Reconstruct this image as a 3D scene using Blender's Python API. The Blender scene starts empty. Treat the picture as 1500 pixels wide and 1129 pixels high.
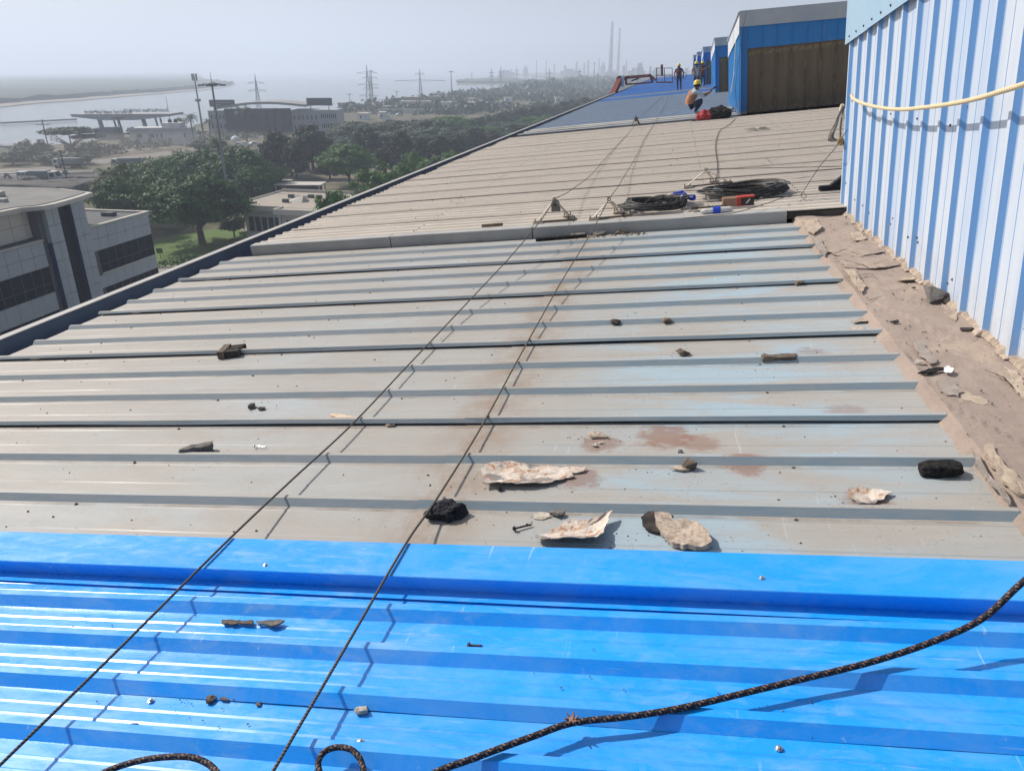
import bpy, bmesh, math, random
import numpy as np
from mathutils import Matrix, Vector, noise

scene = bpy.context.scene
COL = scene.collection
rnd = random.Random(7)
nrs = np.random.RandomState(11)

# ------------------------------------------------------------------ camera
CAM_H = 25.0                       # eye above the ground outside the factory
cam_d = bpy.data.cameras.new('camera')
cam_d.sensor_width = 36.0
cam_d.lens = 26.33
cam_d.clip_start = 0.05
cam_d.clip_end = 40000.0
cam = bpy.data.objects.new('camera', cam_d)
COL.objects.link(cam)
cam.matrix_world = Matrix(((0.979623, -0.073944, 0.186736, 0.0),
                           (0.200785, 0.382883, -0.901713, 0.0),
                           (-0.004822, 0.920833, 0.389928, CAM_H),
                           (0, 0, 0, 1)))
scene.camera = cam

# ------------------------------------------------------------------ light
SUN_DIR = Vector((-0.717, 0.25, 0.653)).normalized()     # towards the sun
sun_el = math.asin(SUN_DIR.z)
sun_az = math.atan2(SUN_DIR.x, SUN_DIR.y)           # clockwise from +Y
world = bpy.data.worlds.new('World')
scene.world = world
world.use_nodes = True
wn = world.node_tree
wn.nodes.clear()
sky = wn.nodes.new('ShaderNodeTexSky')
sky.sky_type = 'NISHITA'
sky.sun_disc = False
sky.sun_elevation = sun_el
sky.sun_rotation = sun_az
sky.air_density = 1.2
sky.dust_density = 4.0
sky.ozone_density = 1.5
bg = wn.nodes.new('ShaderNodeBackground')
bg.inputs['Strength'].default_value = 0.075
wo = wn.nodes.new('ShaderNodeOutputWorld')
wn.links.new(sky.outputs[0], bg.inputs[0])
wn.links.new(bg.outputs[0], wo.inputs[0])
sun_d = bpy.data.lights.new('sun', 'SUN')
sun_d.energy = 5.0
sun_d.angle = math.radians(0.5)
sun_d.color = (1.0, 0.94, 0.85)
sun = bpy.data.objects.new('sun', sun_d)
COL.objects.link(sun)
sun.location = (-60, 40, 120)
sun.rotation_euler = (-SUN_DIR).to_track_quat('-Z', 'Y').to_euler()
scene.view_settings.view_transform = 'Standard'
scene.view_settings.look = 'None'
scene.view_settings.exposure = 0.24
scene.view_settings.gamma = 1.0
scene.cycles.volume_bounces = 2
scene.cycles.max_bounces = 6
scene.cycles.volume_step_rate = 4

# ------------------------------------------------------------------ frames
SLOPE = math.radians(5.6)          # the roof falls to the left (towards the eave)
ROOF = Matrix(((math.cos(SLOPE), 0, -math.sin(SLOPE), 0),
               (0, 1, 0, 0),
               (math.sin(SLOPE), 0, math.cos(SLOPE), CAM_H),
               (0, 0, 0, 1))) @ Matrix.Translation((0, 0, -1.6))
def roof_m(u, v, w=0.0, rz=0.0, ry=0.0, rx=0.0):
    m = ROOF @ Matrix.Translation((u, v, w)) @ Matrix.Rotation(rz, 4, 'Z')
    if ry: m = m @ Matrix.Rotation(ry, 4, 'Y')
    if rx: m = m @ Matrix.Rotation(rx, 4, 'X')
    return m
def ground_m(x, y, z=0.0, rz=0.0, s=1.0):
    return Matrix.Translation((x, y, z)) @ Matrix.Rotation(rz, 4, 'Z') @ Matrix.Scale(s, 4)

# ------------------------------------------------------------------ materials
def srgb(r, g, b):
    f = lambda c: (c/255/12.92) if c <= 10 else ((c/255 + 0.055)/1.055)**2.4
    return (f(r), f(g), f(b))
class N:
    """small node-tree writer"""
    def __init__(s, name, rough=0.6, spec=0.4, metal=0.0):
        s.m = bpy.data.materials.new(name); s.m.use_nodes = True
        s.t = s.m.node_tree; s.b = s.t.nodes['Principled BSDF']
        s.b.inputs['Roughness'].default_value = rough
        s.b.inputs['Specular IOR Level'].default_value = spec
        s.b.inputs['Metallic'].default_value = metal
        s.tc = None
    def n(s, typ, **kw):
        x = s.t.nodes.new(typ)
        for k, v in kw.items(): setattr(x, k, v)
        return x
    def l(s, a, b): s.t.links.new(a, b)
    def co(s, kind='Object'):
        if s.tc is None: s.tc = s.n('ShaderNodeTexCoord')
        return s.tc.outputs[kind]
    def map(s, scale=(1, 1, 1), loc=(0, 0, 0), kind='Object', rot=(0, 0, 0)):
        mp = s.n('ShaderNodeMapping')
        mp.inputs['Scale'].default_value = scale; mp.inputs['Location'].default_value = loc
        mp.inputs['Rotation'].default_value = rot
        s.l(s.co(kind), mp.inputs[0]); return mp.outputs[0]
    def noise(s, scale=5, detail=4, rough=0.6, vec=None, dist=0.0):
        x = s.n('ShaderNodeTexNoise'); x.inputs['Scale'].default_value = scale
        x.inputs['Detail'].default_value = detail; x.inputs['Roughness'].default_value = rough
        x.inputs['Distortion'].default_value = dist
        s.l(vec if vec is not None else s.co(), x.inputs['Vector']); return x.outputs[0]
    def ramp(s, fac, a, b, ca=(0, 0, 0), cb=(1, 1, 1)):
        r = s.n('ShaderNodeValToRGB'); e = r.color_ramp.elements
        e[0].position = a; e[1].position = b
        e[0].color = (*ca, 1); e[1].color = (*cb, 1)
        s.l(fac, r.inputs[0]); return r.outputs[0]
    def mix(s, fac, a, b, blend='MIX'):
        x = s.n('ShaderNodeMix', data_type='RGBA', blend_type=blend)
        for sock, v in ((x.inputs[0], fac), (x.inputs[6], a), (x.inputs[7], b)):
            if isinstance(v, bpy.types.NodeSocket): s.l(v, sock)
            elif isinstance(v, (int, float)): sock.default_value = v
            else: sock.default_value = (*v, 1)
        return x.outputs[2]
    def math(s, op, a, b=0.0, c=None):
        x = s.n('ShaderNodeMath', operation=op)
        for i, v in enumerate((a, b, c)):
            if v is None: continue
            if isinstance(v, bpy.types.NodeSocket): s.l(v, x.inputs[i])
            else: x.inputs[i].default_value = v
        return x.outputs[0]
    def sep(s, vec=None):
        x = s.n('ShaderNodeSeparateXYZ'); s.l(vec if vec is not None else s.co(), x.inputs[0]); return x.outputs
    def band(s, val, c, half):
        """1 at c falling to 0 at c +- half"""
        d = s.math('ABSOLUTE', s.math('SUBTRACT', val, c))
        return s.math('MAXIMUM', s.math('SUBTRACT', 1.0, s.math('DIVIDE', d, half)), 0.0)
    def spot(s, c, rad):
        x = s.n('ShaderNodeVectorMath', operation='DISTANCE'); s.l(s.co(), x.inputs[0]); x.inputs[1].default_value = c
        return s.math('MAXIMUM', s.math('SUBTRACT', 1.0, s.math('DIVIDE', x.outputs['Value'], rad)), 0.0)
    def color(s, v):
        if isinstance(v, bpy.types.NodeSocket): s.l(v, s.b.inputs['Base Color'])
        else: s.b.inputs['Base Color'].default_value = (*v, 1)
    def rough(s, v): s.l(v, s.b.inputs['Roughness'])
    def bump(s, h, strength=0.3, dist=0.01):
        x = s.n('ShaderNodeBump'); x.inputs['Strength'].default_value = strength; x.inputs['Distance'].default_value = dist
        s.l(h, x.inputs['Height']); s.l(x.outputs[0], s.b.inputs['Normal'])
def mat(name, c1, c2=None, scale=4.0, rough=0.7, spec=0.3, metal=0.0, bump=0.0, bscale=None, lo=0.35, hi=0.65, bdist=0.01):
    k = N(name, rough, spec, metal)
    if c2 is None: c2 = tuple(x*0.8 for x in c1)
    k.color(k.ramp(k.noise(scale, 5, 0.65), lo, hi, c1, c2))
    if bump: k.bump(k.noise(bscale or scale*4, 5, 0.7), bump, bdist)
    return k.m

# ------------------------------------------------------------------ meshes
def new_mesh(name, verts, faces, m=None, smooth=False):
    me = bpy.data.meshes.new(name)
    me.from_pydata([tuple(v) for v in verts], [], faces)
    if m is not None:
        for x in (m if isinstance(m, (list, tuple)) else [m]): me.materials.append(x)
    if smooth:
        me.shade_smooth()
    me.update()
    return me
def ob(name, me, parent=None, mw=None, ml=None):
    o = bpy.data.objects.new(name, me)
    COL.objects.link(o)
    if parent is not None: o.parent = parent
    if mw is not None: o.matrix_world = mw
    if ml is not None: o.matrix_local = ml
    return o
def tag(o, label=None, cat=None, group=None, kind=None):
    if label: o['label'] = label
    if cat: o['category'] = cat
    if group: o['group'] = group
    if kind: o['kind'] = kind
    return o
def thing(name, label, cat, mw, group=None):
    o = bpy.data.objects.new(name, None); COL.objects.link(o)
    o.empty_display_size = 0.1
    o.matrix_world = mw
    return tag(o, label, cat, group)
def copy_tree(o, parent=None, mw=None):
    c = o.copy(); COL.objects.link(c)
    c.parent = parent
    if mw is not None: c.matrix_world = mw
    for ch in list(o.children): copy_tree(ch, c)
    return c
class MB:
    """collects shapes into one mesh"""
    def __init__(s): s.v = []; s.f = []
    def add(s, vs, fs):
        k = len(s.v); s.v += [tuple(x) for x in vs]; s.f += [tuple(i + k for i in q) for q in fs]; return s
    def box(s, x0, x1, y0, y1, z0, z1, m=None):
        vs = [Vector((x, y, z)) for z in (z0, z1) for x, y in ((x0, y0), (x1, y0), (x1, y1), (x0, y1))]
        if m is not None: vs = [m @ v for v in vs]
        return s.add(vs, [(3, 2, 1, 0), (4, 5, 6, 7), (0, 1, 5, 4), (1, 2, 6, 5), (2, 3, 7, 6), (3, 0, 4, 7)])
    def bar(s, a, b, w, h=None, up=(0, 0, 1)):
        """rectangular bar from a to b"""
        h = h or w; a = Vector(a); b = Vector(b); d = (b - a).normalized(); up = Vector(up)
        if abs(d.dot(up)) > 0.98: up = Vector((1, 0, 0))
        x = d.cross(up).normalized()*w/2; y = x.cross(d).normalized()*h/2
        vs = [p + sx*x + sy*y for p in (a, b) for sx, sy in ((-1, -1), (1, -1), (1, 1), (-1, 1))]
        return s.add(vs, [(3, 2, 1, 0), (4, 5, 6, 7), (0, 1, 5, 4), (1, 2, 6, 5), (2, 3, 7, 6), (3, 0, 4, 7)])
    def tube(s, path, r, n=8, cap=True):
        P = [Vector(p) for p in path]; k = len(P)
        rr = r if isinstance(r, (list, tuple)) else [r]*k
        vs = []; up = None
        for i, p in enumerate(P):
            d = (P[min(i+1, k-1)] - P[max(i-1, 0)]).normalized()
            if up is None: up = Vector((0, 0, 1)) if abs(d.z) < 0.9 else Vector((1, 0, 0))
            x = d.cross(up).normalized(); up = x.cross(d).normalized()
            vs += [p + rr[i]*(math.cos(2*math.pi*j/n)*x + math.sin(2*math.pi*j/n)*up) for j in range(n)]
        fs = [(i*n+j, i*n+(j+1) % n, (i+1)*n+(j+1) % n, (i+1)*n+j) for i in range(k-1) for j in range(n)]
        if cap: fs += [tuple(range(n-1, -1, -1)), tuple(range((k-1)*n, k*n))]
        return s.add(vs, fs)
    def lathe(s, prof, n=12, m=None):
        vs = []
        for r, z in prof:
            for j in range(n):
                v = Vector((r*math.cos(2*math.pi*j/n), r*math.sin(2*math.pi*j/n), z))
                vs.append(m @ v if m is not None else v)
        k = len(prof)
        fs = [(i*n+j, i*n+(j+1) % n, (i+1)*n+(j+1) % n, (i+1)*n+j) for i in range(k-1) for j in range(n)]
        fs += [tuple(range(n-1, -1, -1)), tuple(range((k-1)*n, k*n))]
        return s.add(vs, fs)
    def prism(s, outline, z0, z1):
        n = len(outline)
        vs = [(x, y, z0) for x, y in outline] + [(x, y, z1) for x, y in outline]
        return s.add(vs, [tuple(range(n-1, -1, -1)), tuple(range(n, 2*n))] + [(i, (i+1) % n, n+(i+1) % n, n+i) for i in range(n)])
    def mesh(s, name, m=None, smooth=False): return new_mesh(name, s.v, s.f, m, smooth)
    def build(s, name, m=None, parent=None, mw=None, ml=None, smooth=False): return ob(name, s.mesh(name, m, smooth), parent, mw, ml)
def smooth_path(pts, seg=8):
    """Catmull-Rom through pts"""
    P = [Vector(p) for p in pts]; out = []
    for i in range(len(P)-1):
        p0, p1, p2, p3 = P[max(i-1, 0)], P[i], P[i+1], P[min(i+2, len(P)-1)]
        for k in range(seg):
            t = k/seg
            out.append(0.5*((2*p1) + (p2-p0)*t + (2*p0-5*p1+4*p2-p3)*t*t + (3*p1-p0-3*p2+p3)*t**3))
    out.append(P[-1]); return out
def tube_uv(name, path, r, n, m, parent=None, mw=None):
    """a rope with UVs: U round it, V along it in metres"""
    mb = MB(); mb.tube(path, r, n)
    me = mb.mesh(name, m, True)
    uv = me.uv_layers.new(name='UVMap')
    L = [0.0]
    for a, b in zip(path[:-1], path[1:]): L.append(L[-1] + (Vector(b)-Vector(a)).length)
    for p in me.polygons:
        js = [v % n for v in p.vertices]
        wrap = len(p.vertices) == 4 and (n-1) in js and 0 in js
        for li in p.loop_indices:
            vi = me.loops[li].vertex_index; j = vi % n
            uv.data[li].uv = ((n if (wrap and j == 0) else j)/n, L[vi//n])
    return ob(name, me, parent, mw)
def rock_mesh(name, sx, sy, sz, m, seed=0, rough=0.35, sub=2):
    if sub == 2:                     # angular broken stone: hull of scattered points
        rr = random.Random(seed*13+5); bm = bmesh.new()
        for i in range(17):
            d = Vector((rr.gauss(0, 1), rr.gauss(0, 1), rr.gauss(0, 1))).normalized()*rr.uniform(0.72, 1.0)
            bm.verts.new((d.x*sx*0.55, d.y*sy*0.55, max(0.0, (d.z+0.72)*sz*0.6)))
        r = bmesh.ops.convex_hull(bm, input=bm.verts)
        bmesh.ops.delete(bm, geom=[g for g in r['geom_interior'] if isinstance(g, bmesh.types.BMVert)], context='VERTS')
        bmesh.ops.subdivide_edges(bm, edges=bm.edges[:], cuts=1, use_grid_fill=True)
        mx = max(sx, sy, sz)
        for v in bm.verts:
            q = noise.noise_vector(v.co*(5.5/mx) + Vector((seed, 2, 0)))*mx*0.045; v.co += Vector((q.x, q.y, q.z*0.6 if v.co.z > 0.002 else 0))
        me = bpy.data.meshes.new(name); bm.to_mesh(me); bm.free(); me.materials.append(m); return me
    bm = bmesh.new(); bmesh.ops.create_icosphere(bm, subdivisions=sub, radius=1.0)
    for v in bm.verts:
        p = v.co.copy()
        k = 1 + rough*noise.noise(p*1.3 + Vector((seed*7.1, seed*3.3, 0))) + 0.5*rough*noise.noise(p*3.1 + Vector((0, seed*5.7, 1)))
        q = Vector((max(-0.8, min(0.8, p.x*k)), max(-0.8, min(0.8, p.y*k)), max(-0.75, min(0.8, p.z*k))))
        v.co = Vector((q.x*sx/1.6, q.y*sy/1.6, (q.z+0.75)*sz/1.5))
    me = bpy.data.meshes.new(name); bm.to_mesh(me); bm.free(); me.materials.append(m); return me
def flake_mesh(name, outline, th, m, seed=0, wav=0.01, curl=0.0, lift=0.004):
    """a broken plate: ragged outline, thickness, waves and curled rim; outline in local metres"""
    pts = []
    n = len(outline)
    for i in range(n):
        a = Vector((*outline[i], 0)); b = Vector((*outline[(i+1) % n], 0)); k = max(2, int((b-a).length/0.011))
        k = min(k, 14)
        for j in range(k):
            p = a.lerp(b, j/k); q = noise.noise_vector(p*38 + Vector((seed, 0, 0)))*0.010 + noise.noise_vector(p*110 + Vector((seed, 4, 0)))*0.004
            pts.append(p + Vector((q.x, q.y, 0)))
    c = sum(pts, Vector())/len(pts); n = len(pts)
    rings = (0.3, 0.6, 0.85, 1.0); vs = []
    def zz(p, f): return lift + abs(noise.noise(p*6 + Vector((seed*3, 1, 0))))*wav*2.2 + noise.noise(p*25+Vector((seed, 5, 0)))*wav*0.3 + curl*f*f*max(0.0, noise.noise(p*4+Vector((seed, 9, 9)))+0.3)
    for top in (1, 0):
        vs.append((c.x, c.y, zz(c, 0) + (th if top else 0)))
        for f in rings:
            for p in pts:
                q = c.lerp(p, f); vs.append((q.x, q.y, zz(q, f) + (th if top else 0)))
    half = 1 + n*len(rings); fs = []
    for t, off in ((1, 0), (0, half)):
        for i in range(n):
            a, b = off+1+i, off+1+(i+1) % n
            fs.append((off, a, b) if t else (off, b, a))
            for r in range(len(rings)-1):
                q = (off+1+r*n+i, off+1+(r+1)*n+i, off+1+(r+1)*n+(i+1) % n, off+1+r*n+(i+1) % n)
                fs.append(q if t else q[::-1])
    o1 = 1+(len(rings)-1)*n; o2 = half+o1
    for i in range(n): fs.append((o1+i, o2+i, o2+(i+1) % n, o1+(i+1) % n))
    return new_mesh(name, vs, fs, m)
def block_mesh(name, sx, sy, sz, m, seed=0, rough=0.2, sub=3):
    """a broken rectangular lump"""
    bm = bmesh.new(); bmesh.ops.create_cube(bm, size=1.0); bmesh.ops.subdivide_edges(bm, edges=bm.edges[:], cuts=sub, use_grid_fill=True)
    mn = min(sx, sy, sz)
    for v in bm.verts:
        p = Vector((v.co.x*sx, v.co.y*sy, v.co.z*sz)); u = Vector((seed*3.3, seed, 1))
        q = noise.noise_vector(p*(1.6/mn*0.5) + u)*mn*rough*1.6 + noise.noise_vector(p*(1.6/mn*1.6) + u)*mn*rough*0.9
        e = abs(v.co.x) + abs(v.co.y) + abs(v.co.z)
        p *= 1 - max(0, e-1.0)*0.28*(0.6+abs(noise.noise(p*9/mn*0.3+u)))
        p += q; v.co = (p.x, p.y, max(0.0, p.z + sz/2))
    me = bpy.data.meshes.new(name); bm.to_mesh(me); bm.free(); me.materials.append(m); return me
def outline_local(pts):
    """roof outline -> (centre u, centre v, local points)"""
    cu = sum(p[0] for p in pts)/len(pts); cv = sum(p[1] for p in pts)/len(pts)
    return cu, cv, [(p[0]-cu, p[1]-cv) for p in pts]
# ================================================================== materials of the roof
def dusty_sheet_mat(name, paint, dust1, dust2, wash, wash_u, rust=(), seam=None, rough=0.5, wash_amt=0.8, flat=(0.80, 0.97), pitch=None):
    """painted profiled sheet under dust: the paint shows on the steep flanks and where it was washed"""
    k = N(name, rough, 0.35)
    st = k.map((0.45, 3.2, 1.0))
    n1 = k.noise(2.2, 6, 0.62, st)
    dust = k.ramp(n1, 0.3, 0.72, dust1, dust2)
    n2 = k.noise(1.1, 5, 0.6, k.map((0.9, 2.6, 1.0), (3, 1, 0)), 0.6)
    x = k.sep()
    wf = k.math('MULTIPLY', k.ramp(n2, 0.42, 0.66), k.math('MULTIPLY', k.band(x[0], wash_u[0], wash_u[1]), wash_amt))
    wf = k.math('MINIMUM', k.math('MULTIPLY', wf, 1.6), 0.85)
    col = k.mix(wf, dust, wash)
    # fine streaks along the sheet and blotches
    n3 = k.noise(6, 6, 0.7, k.map((1.0, 9.0, 1.0)))
    col = k.mix(k.math('MULTIPLY', k.ramp(n3, 0.5, 0.8), 0.35), col, tuple(c*0.72 for c in dust1))
    n4 = k.noise(16, 4, 0.6)
    col = k.mix(k.math('MULTIPLY', k.ramp(n4, 0.62, 0.75), 0.3), col, tuple(min(1, c*1.25) for c in dust1))
    # dirt that water leaves along the rib feet, speckle, dried runs
    if pitch:
        ph = k.math('FRACT', k.math('DIVIDE', k.math('SUBTRACT', x[1], pitch[0]), pitch[1]))
        foot = k.math('MAXIMUM', k.band(ph, 0.965, 0.05), k.band(ph, 0.215, 0.045))
        gn = k.ramp(k.noise(3.5, 6, 0.7, k.map((1.0, 0.4, 1), (2, 8, 0))), 0.40, 0.66)
        col = k.mix(k.math('MULTIPLY', k.math('MULTIPLY', foot, gn), 0.85), col, (0.17, 0.125, 0.09))
        n5 = k.noise(70, 3, 0.6); n6 = k.noise(2.6, 4, 0.6, k.map((1, 1, 1), (9, 3, 0)))
        col = k.mix(k.math('MULTIPLY', k.math('MULTIPLY', k.ramp(n5, 0.60, 0.68), k.ramp(n6, 0.45, 0.6)), 0.55), col, (0.16, 0.12, 0.095))
        n7 = k.noise(4.0, 7, 0.72, k.map((0.8, 1.5, 1), (1, 6, 0)), 0.9)
        col = k.mix(k.math('MULTIPLY', k.ramp(n7, 0.53, 0.60), 0.22), col, (0.30, 0.265, 0.235))
        n8 = k.noise(28, 4, 0.6, k.map((1.0, 0.05, 1), (3, 3, 0)))
        col = k.mix(k.math('MULTIPLY', k.ramp(n8, 0.66, 0.70), 0.3), col, (0.52, 0.51, 0.49))
    if seam is not None:
        sf = k.math('MULTIPLY', k.band(x[0], seam, 0.28), k.ramp(k.noise(5, 5, 0.7, k.map((1.5, 0.9, 1))), 0.38, 0.62))
        col = k.mix(k.math('MULTIPLY', sf, 0.75), col, (0.235, 0.155, 0.10))
    for (u, v, r, amt) in rust:
        rf = k.math('MULTIPLY', k.ramp(k.math('MULTIPLY', k.spot((u, v, 0.0), r), k.noise(13, 7, 0.75, k.map((1.0, 1.7, 1)), 0.5)), 0.24, 0.34), amt)
        col = k.mix(rf, col, (0.20, 0.085, 0.045))
    nz = k.sep(k.co('Normal'))[2]
    fl = k.ramp(nz, flat[0], flat[1])
    col = k.mix(fl, k.mix(k.math('MULTIPLY', k.ramp(n3, 0.35, 0.7), 0.5), paint, dust1), col)
    k.color(col)
    k.rough(k.ramp(n1, 0.3, 0.7, (rough-0.08,)*3, (rough+0.2,)*3))
    k.bump(k.noise(1.2, 2, 0.5, k.map((1, 4, 1))), 0.12, 0.02)
    return k.m
M = {}
RUST = [(-0.089, 3.230, 0.28, 0.62), (0.066, 3.160, 0.20, 0.5), (0.244, 2.954, 0.20, 0.6), (-0.387, 3.158, 0.2, 0.55), (0.672, 2.673, 0.2, 0.5), (-0.443, 2.820, 0.2, 0.6), (0.751, 3.484, 0.2, 0.4), (0.725, 4.318, 0.2, 0.4)]
M['grey_l'] = dusty_sheet_mat('dusty_grey_sheet', (0.20, 0.25, 0.29), (0.35, 0.325, 0.297), (0.295, 0.282, 0.265), (0.34, 0.385, 0.41), (-2.2, 1.6), (), -1.0, wash_amt=0.5, pitch=(2.55, 0.402))
M['grey_r'] = dusty_sheet_mat('faded_blue_grey_sheet', (0.19, 0.26, 0.31), (0.345, 0.32, 0.29), (0.305, 0.295, 0.278), (0.29, 0.385, 0.45), (0.25, 1.1), RUST, -1.0, wash_amt=1.05, pitch=(2.55, 0.402))
M['beige'] = dusty_sheet_mat('beige_dust_sheet', (0.30, 0.275, 0.245), (0.56, 0.495, 0.425), (0.51, 0.45, 0.39), (0.50, 0.46, 0.41), (0, 9), (), None, rough=0.6, wash_amt=0.4, flat=(0.45, 0.8), pitch=(8.26, 0.195))
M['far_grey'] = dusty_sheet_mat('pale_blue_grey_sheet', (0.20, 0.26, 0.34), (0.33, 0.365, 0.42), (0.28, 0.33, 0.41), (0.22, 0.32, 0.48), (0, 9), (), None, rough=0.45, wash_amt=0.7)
def blue_paint(name, base, dusty, rough=0.22, dust_amt=0.35):
    k = N(name, rough, 0.5)
    n1 = k.noise(1.6, 6, 0.65, k.map((0.6, 3.0, 1)))
    n2 = k.noise(9, 6, 0.75, k.map((0.7, 2.2, 1)), 0.5)
    x = k.sep()
    c = k.ramp(n1, 0.3, 0.7, base, tuple(q*0.86 for q in base))
    sm = k.math('MULTIPLY', k.math('MULTIPLY', k.ramp(n2, 0.5, 0.74), k.ramp(k.noise(0.9, 3, 0.5, k.map((0.8, 1.4, 1), (5, 2, 0))), 0.38, 0.62)), dust_amt)
    c = k.mix(sm, c, dusty)
    film = k.math('MULTIPLY', k.ramp(k.noise(2.3, 6, 0.7, k.map((1.0, 1.3, 1), (7, 7, 0)), 0.8), 0.45, 0.72), 0.30)
    c = k.mix(film, c, dusty)
    sc1 = k.noise(55, 2, 0.5, k.map((0.05, 1.0, 1), (0, 0, 0), rot=(0, 0, 0.35))); sc2 = k.noise(45, 2, 0.5, k.map((1.0, 0.06, 1), (5, 0, 0), rot=(0, 0, 0.2)))
    scm = k.ramp(k.noise(1.7, 3, 0.5, k.map((1, 1, 1), (2, 9, 0))), 0.5, 0.62)
    c = k.mix(k.math('MULTIPLY', k.math('MULTIPLY', k.math('MAXIMUM', k.ramp(sc1, 0.71, 0.74), k.ramp(sc2, 0.70, 0.73)), scm), 0.5), c, (0.45, 0.58, 0.75))
    n5 = k.noise(90, 3, 0.6)
    c = k.mix(k.math('MULTIPLY', k.math('MULTIPLY', k.ramp(n5, 0.63, 0.70), scm), 0.5), c, (0.20, 0.20, 0.22))
    k.color(c)
    k.rough(k.ramp(n2, 0.4, 0.75, (rough,)*3, (rough+0.3,)*3))
    k.bump(k.noise(1.6, 2, 0.5, k.map((0.7, 5, 1))), 0.10, 0.02)
    k.b.inputs['Coat Weight'].default_value = 0.12
    k.b.inputs['Coat Roughness'].default_value = 0.12
    return k.m
M['blue'] = blue_paint('new_blue_sheet', (0.010, 0.32, 0.90), (0.29, 0.45, 0.66), 0.23, 0.6)
M['blue_far'] = blue_paint('blue_sheet_far', (0.04, 0.20, 0.56), (0.30, 0.36, 0.46), 0.45, 0.8)  # duller than the near blue: haze and glare mixed into the colour
M['flash'] = mat('grey_flashing', (0.37, 0.36, 0.345), (0.30, 0.295, 0.285), 3, 0.55, 0.4, bump=0.1)
M['parapet'] = mat('dusty_gutter_metal', (0.40, 0.385, 0.365), (0.31, 0.31, 0.31), 2.5, 0.6, 0.3)
M['gutter_in'] = mat('gutter_inner_paint', (0.19, 0.225, 0.29), (0.155, 0.185, 0.245), 2, 0.6, 0.3)
M['gutter_dirt_gap_shade'] = mat('gutter_dirt_gap_shade', (0.10, 0.09, 0.08), (0.06, 0.055, 0.05), 6, 0.9, 0.1)
M['steel'] = mat('zinc_screw', (0.62, 0.63, 0.64), (0.45, 0.45, 0.46), 60, 0.3, 0.5, 0.9)
M['screw_dark'] = mat('weathered_screw', (0.05, 0.05, 0.055), (0.09, 0.06, 0.045), 60, 0.6, 0.4)
M['bldg_wall'] = mat('factory_side_sheet', (0.30, 0.36, 0.42), (0.25, 0.30, 0.36), 1.0, 0.6, 0.3)

factory = thing('factory_building', 'long factory under a low pitched metal roof of blue, grey and beige sheets', 'building', ROOF)

# ------------------------------------------------------------------ profiled sheets
def sheet(v0, n, pitch, u0, u1, w0, h, run, top, grooves, gh, m, lipgap=0.010, seg=18, skew=0.0, wav=0.0016, lift=0.005, seed=0, under=True):
    prof = []                                  # (v, w, is_lip)
    for i in range(n):
        b = v0 + i*pitch; dl = lift if i == 0 else 0.0
        if i == 0: prof.append((b + run*lipgap/h, lipgap, 1))
        else: prof.append((b, 0.0, 0))
        prof += [(b+run, h+dl, 0), (b+run+top, h+dl, 0), (b+2*run+top, dl*0.4, 0)]
        for g in grooves:
            c = b + g*pitch; prof += [(c-0.008, 0.0, 0), (c, gh*0.7, 0), (c+0.004, gh*0.2, 0)]
    if under:
        b = v0 + n*pitch; prof += [(b, 0.0, 0), (b+run+top*0.5, 0.0, 0)]
    vs, fs, k = [], [], len(prof)
    e = rnd.uniform(-0.02, 0.02)
    for j in range(seg+1):
        u = u0 + e + (u1-u0-e)*j/seg
        for v, w, lp in prof:
            dw = wav*noise.noise(Vector((u*1.7, v*5.0, seed*3.7)))
            dv = 0.0012*noise.noise(Vector((u*1.1, v*2.0, seed+9)))
            if lp: dw += 0.007*noise.noise(Vector((u*1.3, seed*5.1, 2.0)))
            vs.append((u, v + dv + skew*u, w0 + w + dw))
    for j in range(seg):
        for i in range(k-1): fs.append((j*k+i, (j+1)*k+i, (j+1)*k+i+1, j*k+i+1))
    return ob('roof_sheet', new_mesh('roof_sheet', vs, fs, m), factory)

PG = 0.402                                     # old grey sheet: ribs 0.40 m apart, three to a sheet
V_GREY = 2.55
GREY_RUN, GREY_H = 0.026, 0.029
# the near grey sheet runs in under the blue trim
for q, (a, b, mm) in enumerate(((-5.30, -1.05, 'grey_l'), (-1.09, 1.15, 'grey_r'))):
    lw = 0.0 if q == 0 else 0.0025
    for r, idx in enumerate((-1, 2, 5, 8, 11)):
        sheet(V_GREY + idx*PG, 3, PG, a, b, lw, GREY_H, GREY_RUN, 0.026, (0.47, 0.93), 0.0035, M[mm], 0.014, 22, seed=r*2+q, under=idx < 11)
# new blue sheets
for r in range(3):
    sheet(0.372 + r*0.561, 3, 0.187, -5.30, 1.3, 0.008, 0.031, 0.028, 0.028, (0.50, 0.74), 0.0030, M['blue'], 0.001, 26, skew=0.022, seed=20+r, lift=0.001, wav=0.0012)
# beige dusty sheets
r = 0; v = 8.26
while v < 23.8:
    for q, (a, b) in enumerate(((-5.13, 1.35), (1.30, 8.2))):
        sheet(v, 5, 0.195, a + (0.05 if r % 3 == 1 else 0), b, 0.096 + 0.002*q, 0.019, 0.019, 0.028, (0.6,), 0.002, M['beige'], 0.006 if r % 3 else 0.011, 8, seed=40+r*2+q, wav=0.0022, lift=0.003)
    v += 0.975; r += 1
V_BEIGE_END = v
r = 0; v = 27.0
while v < 49.5:
    sheet(v, 6, 0.33, -5.15, 8.2, 0.055, 0.026, 0.018, 0.03, (), 0.002, M['far_grey'], 0.008, 4, seed=90+r); v += 1.98; r += 1
while v < 160:
    sheet(v, 6, 0.33, -5.15, 8.2, 0.06, 0.028, 0.018, 0.03, (), 0.002, M['far_grey'] if r in (14, 15) else M['blue_far'], 0.004, 2, seed=130+r); v += 1.98; r += 1

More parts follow.
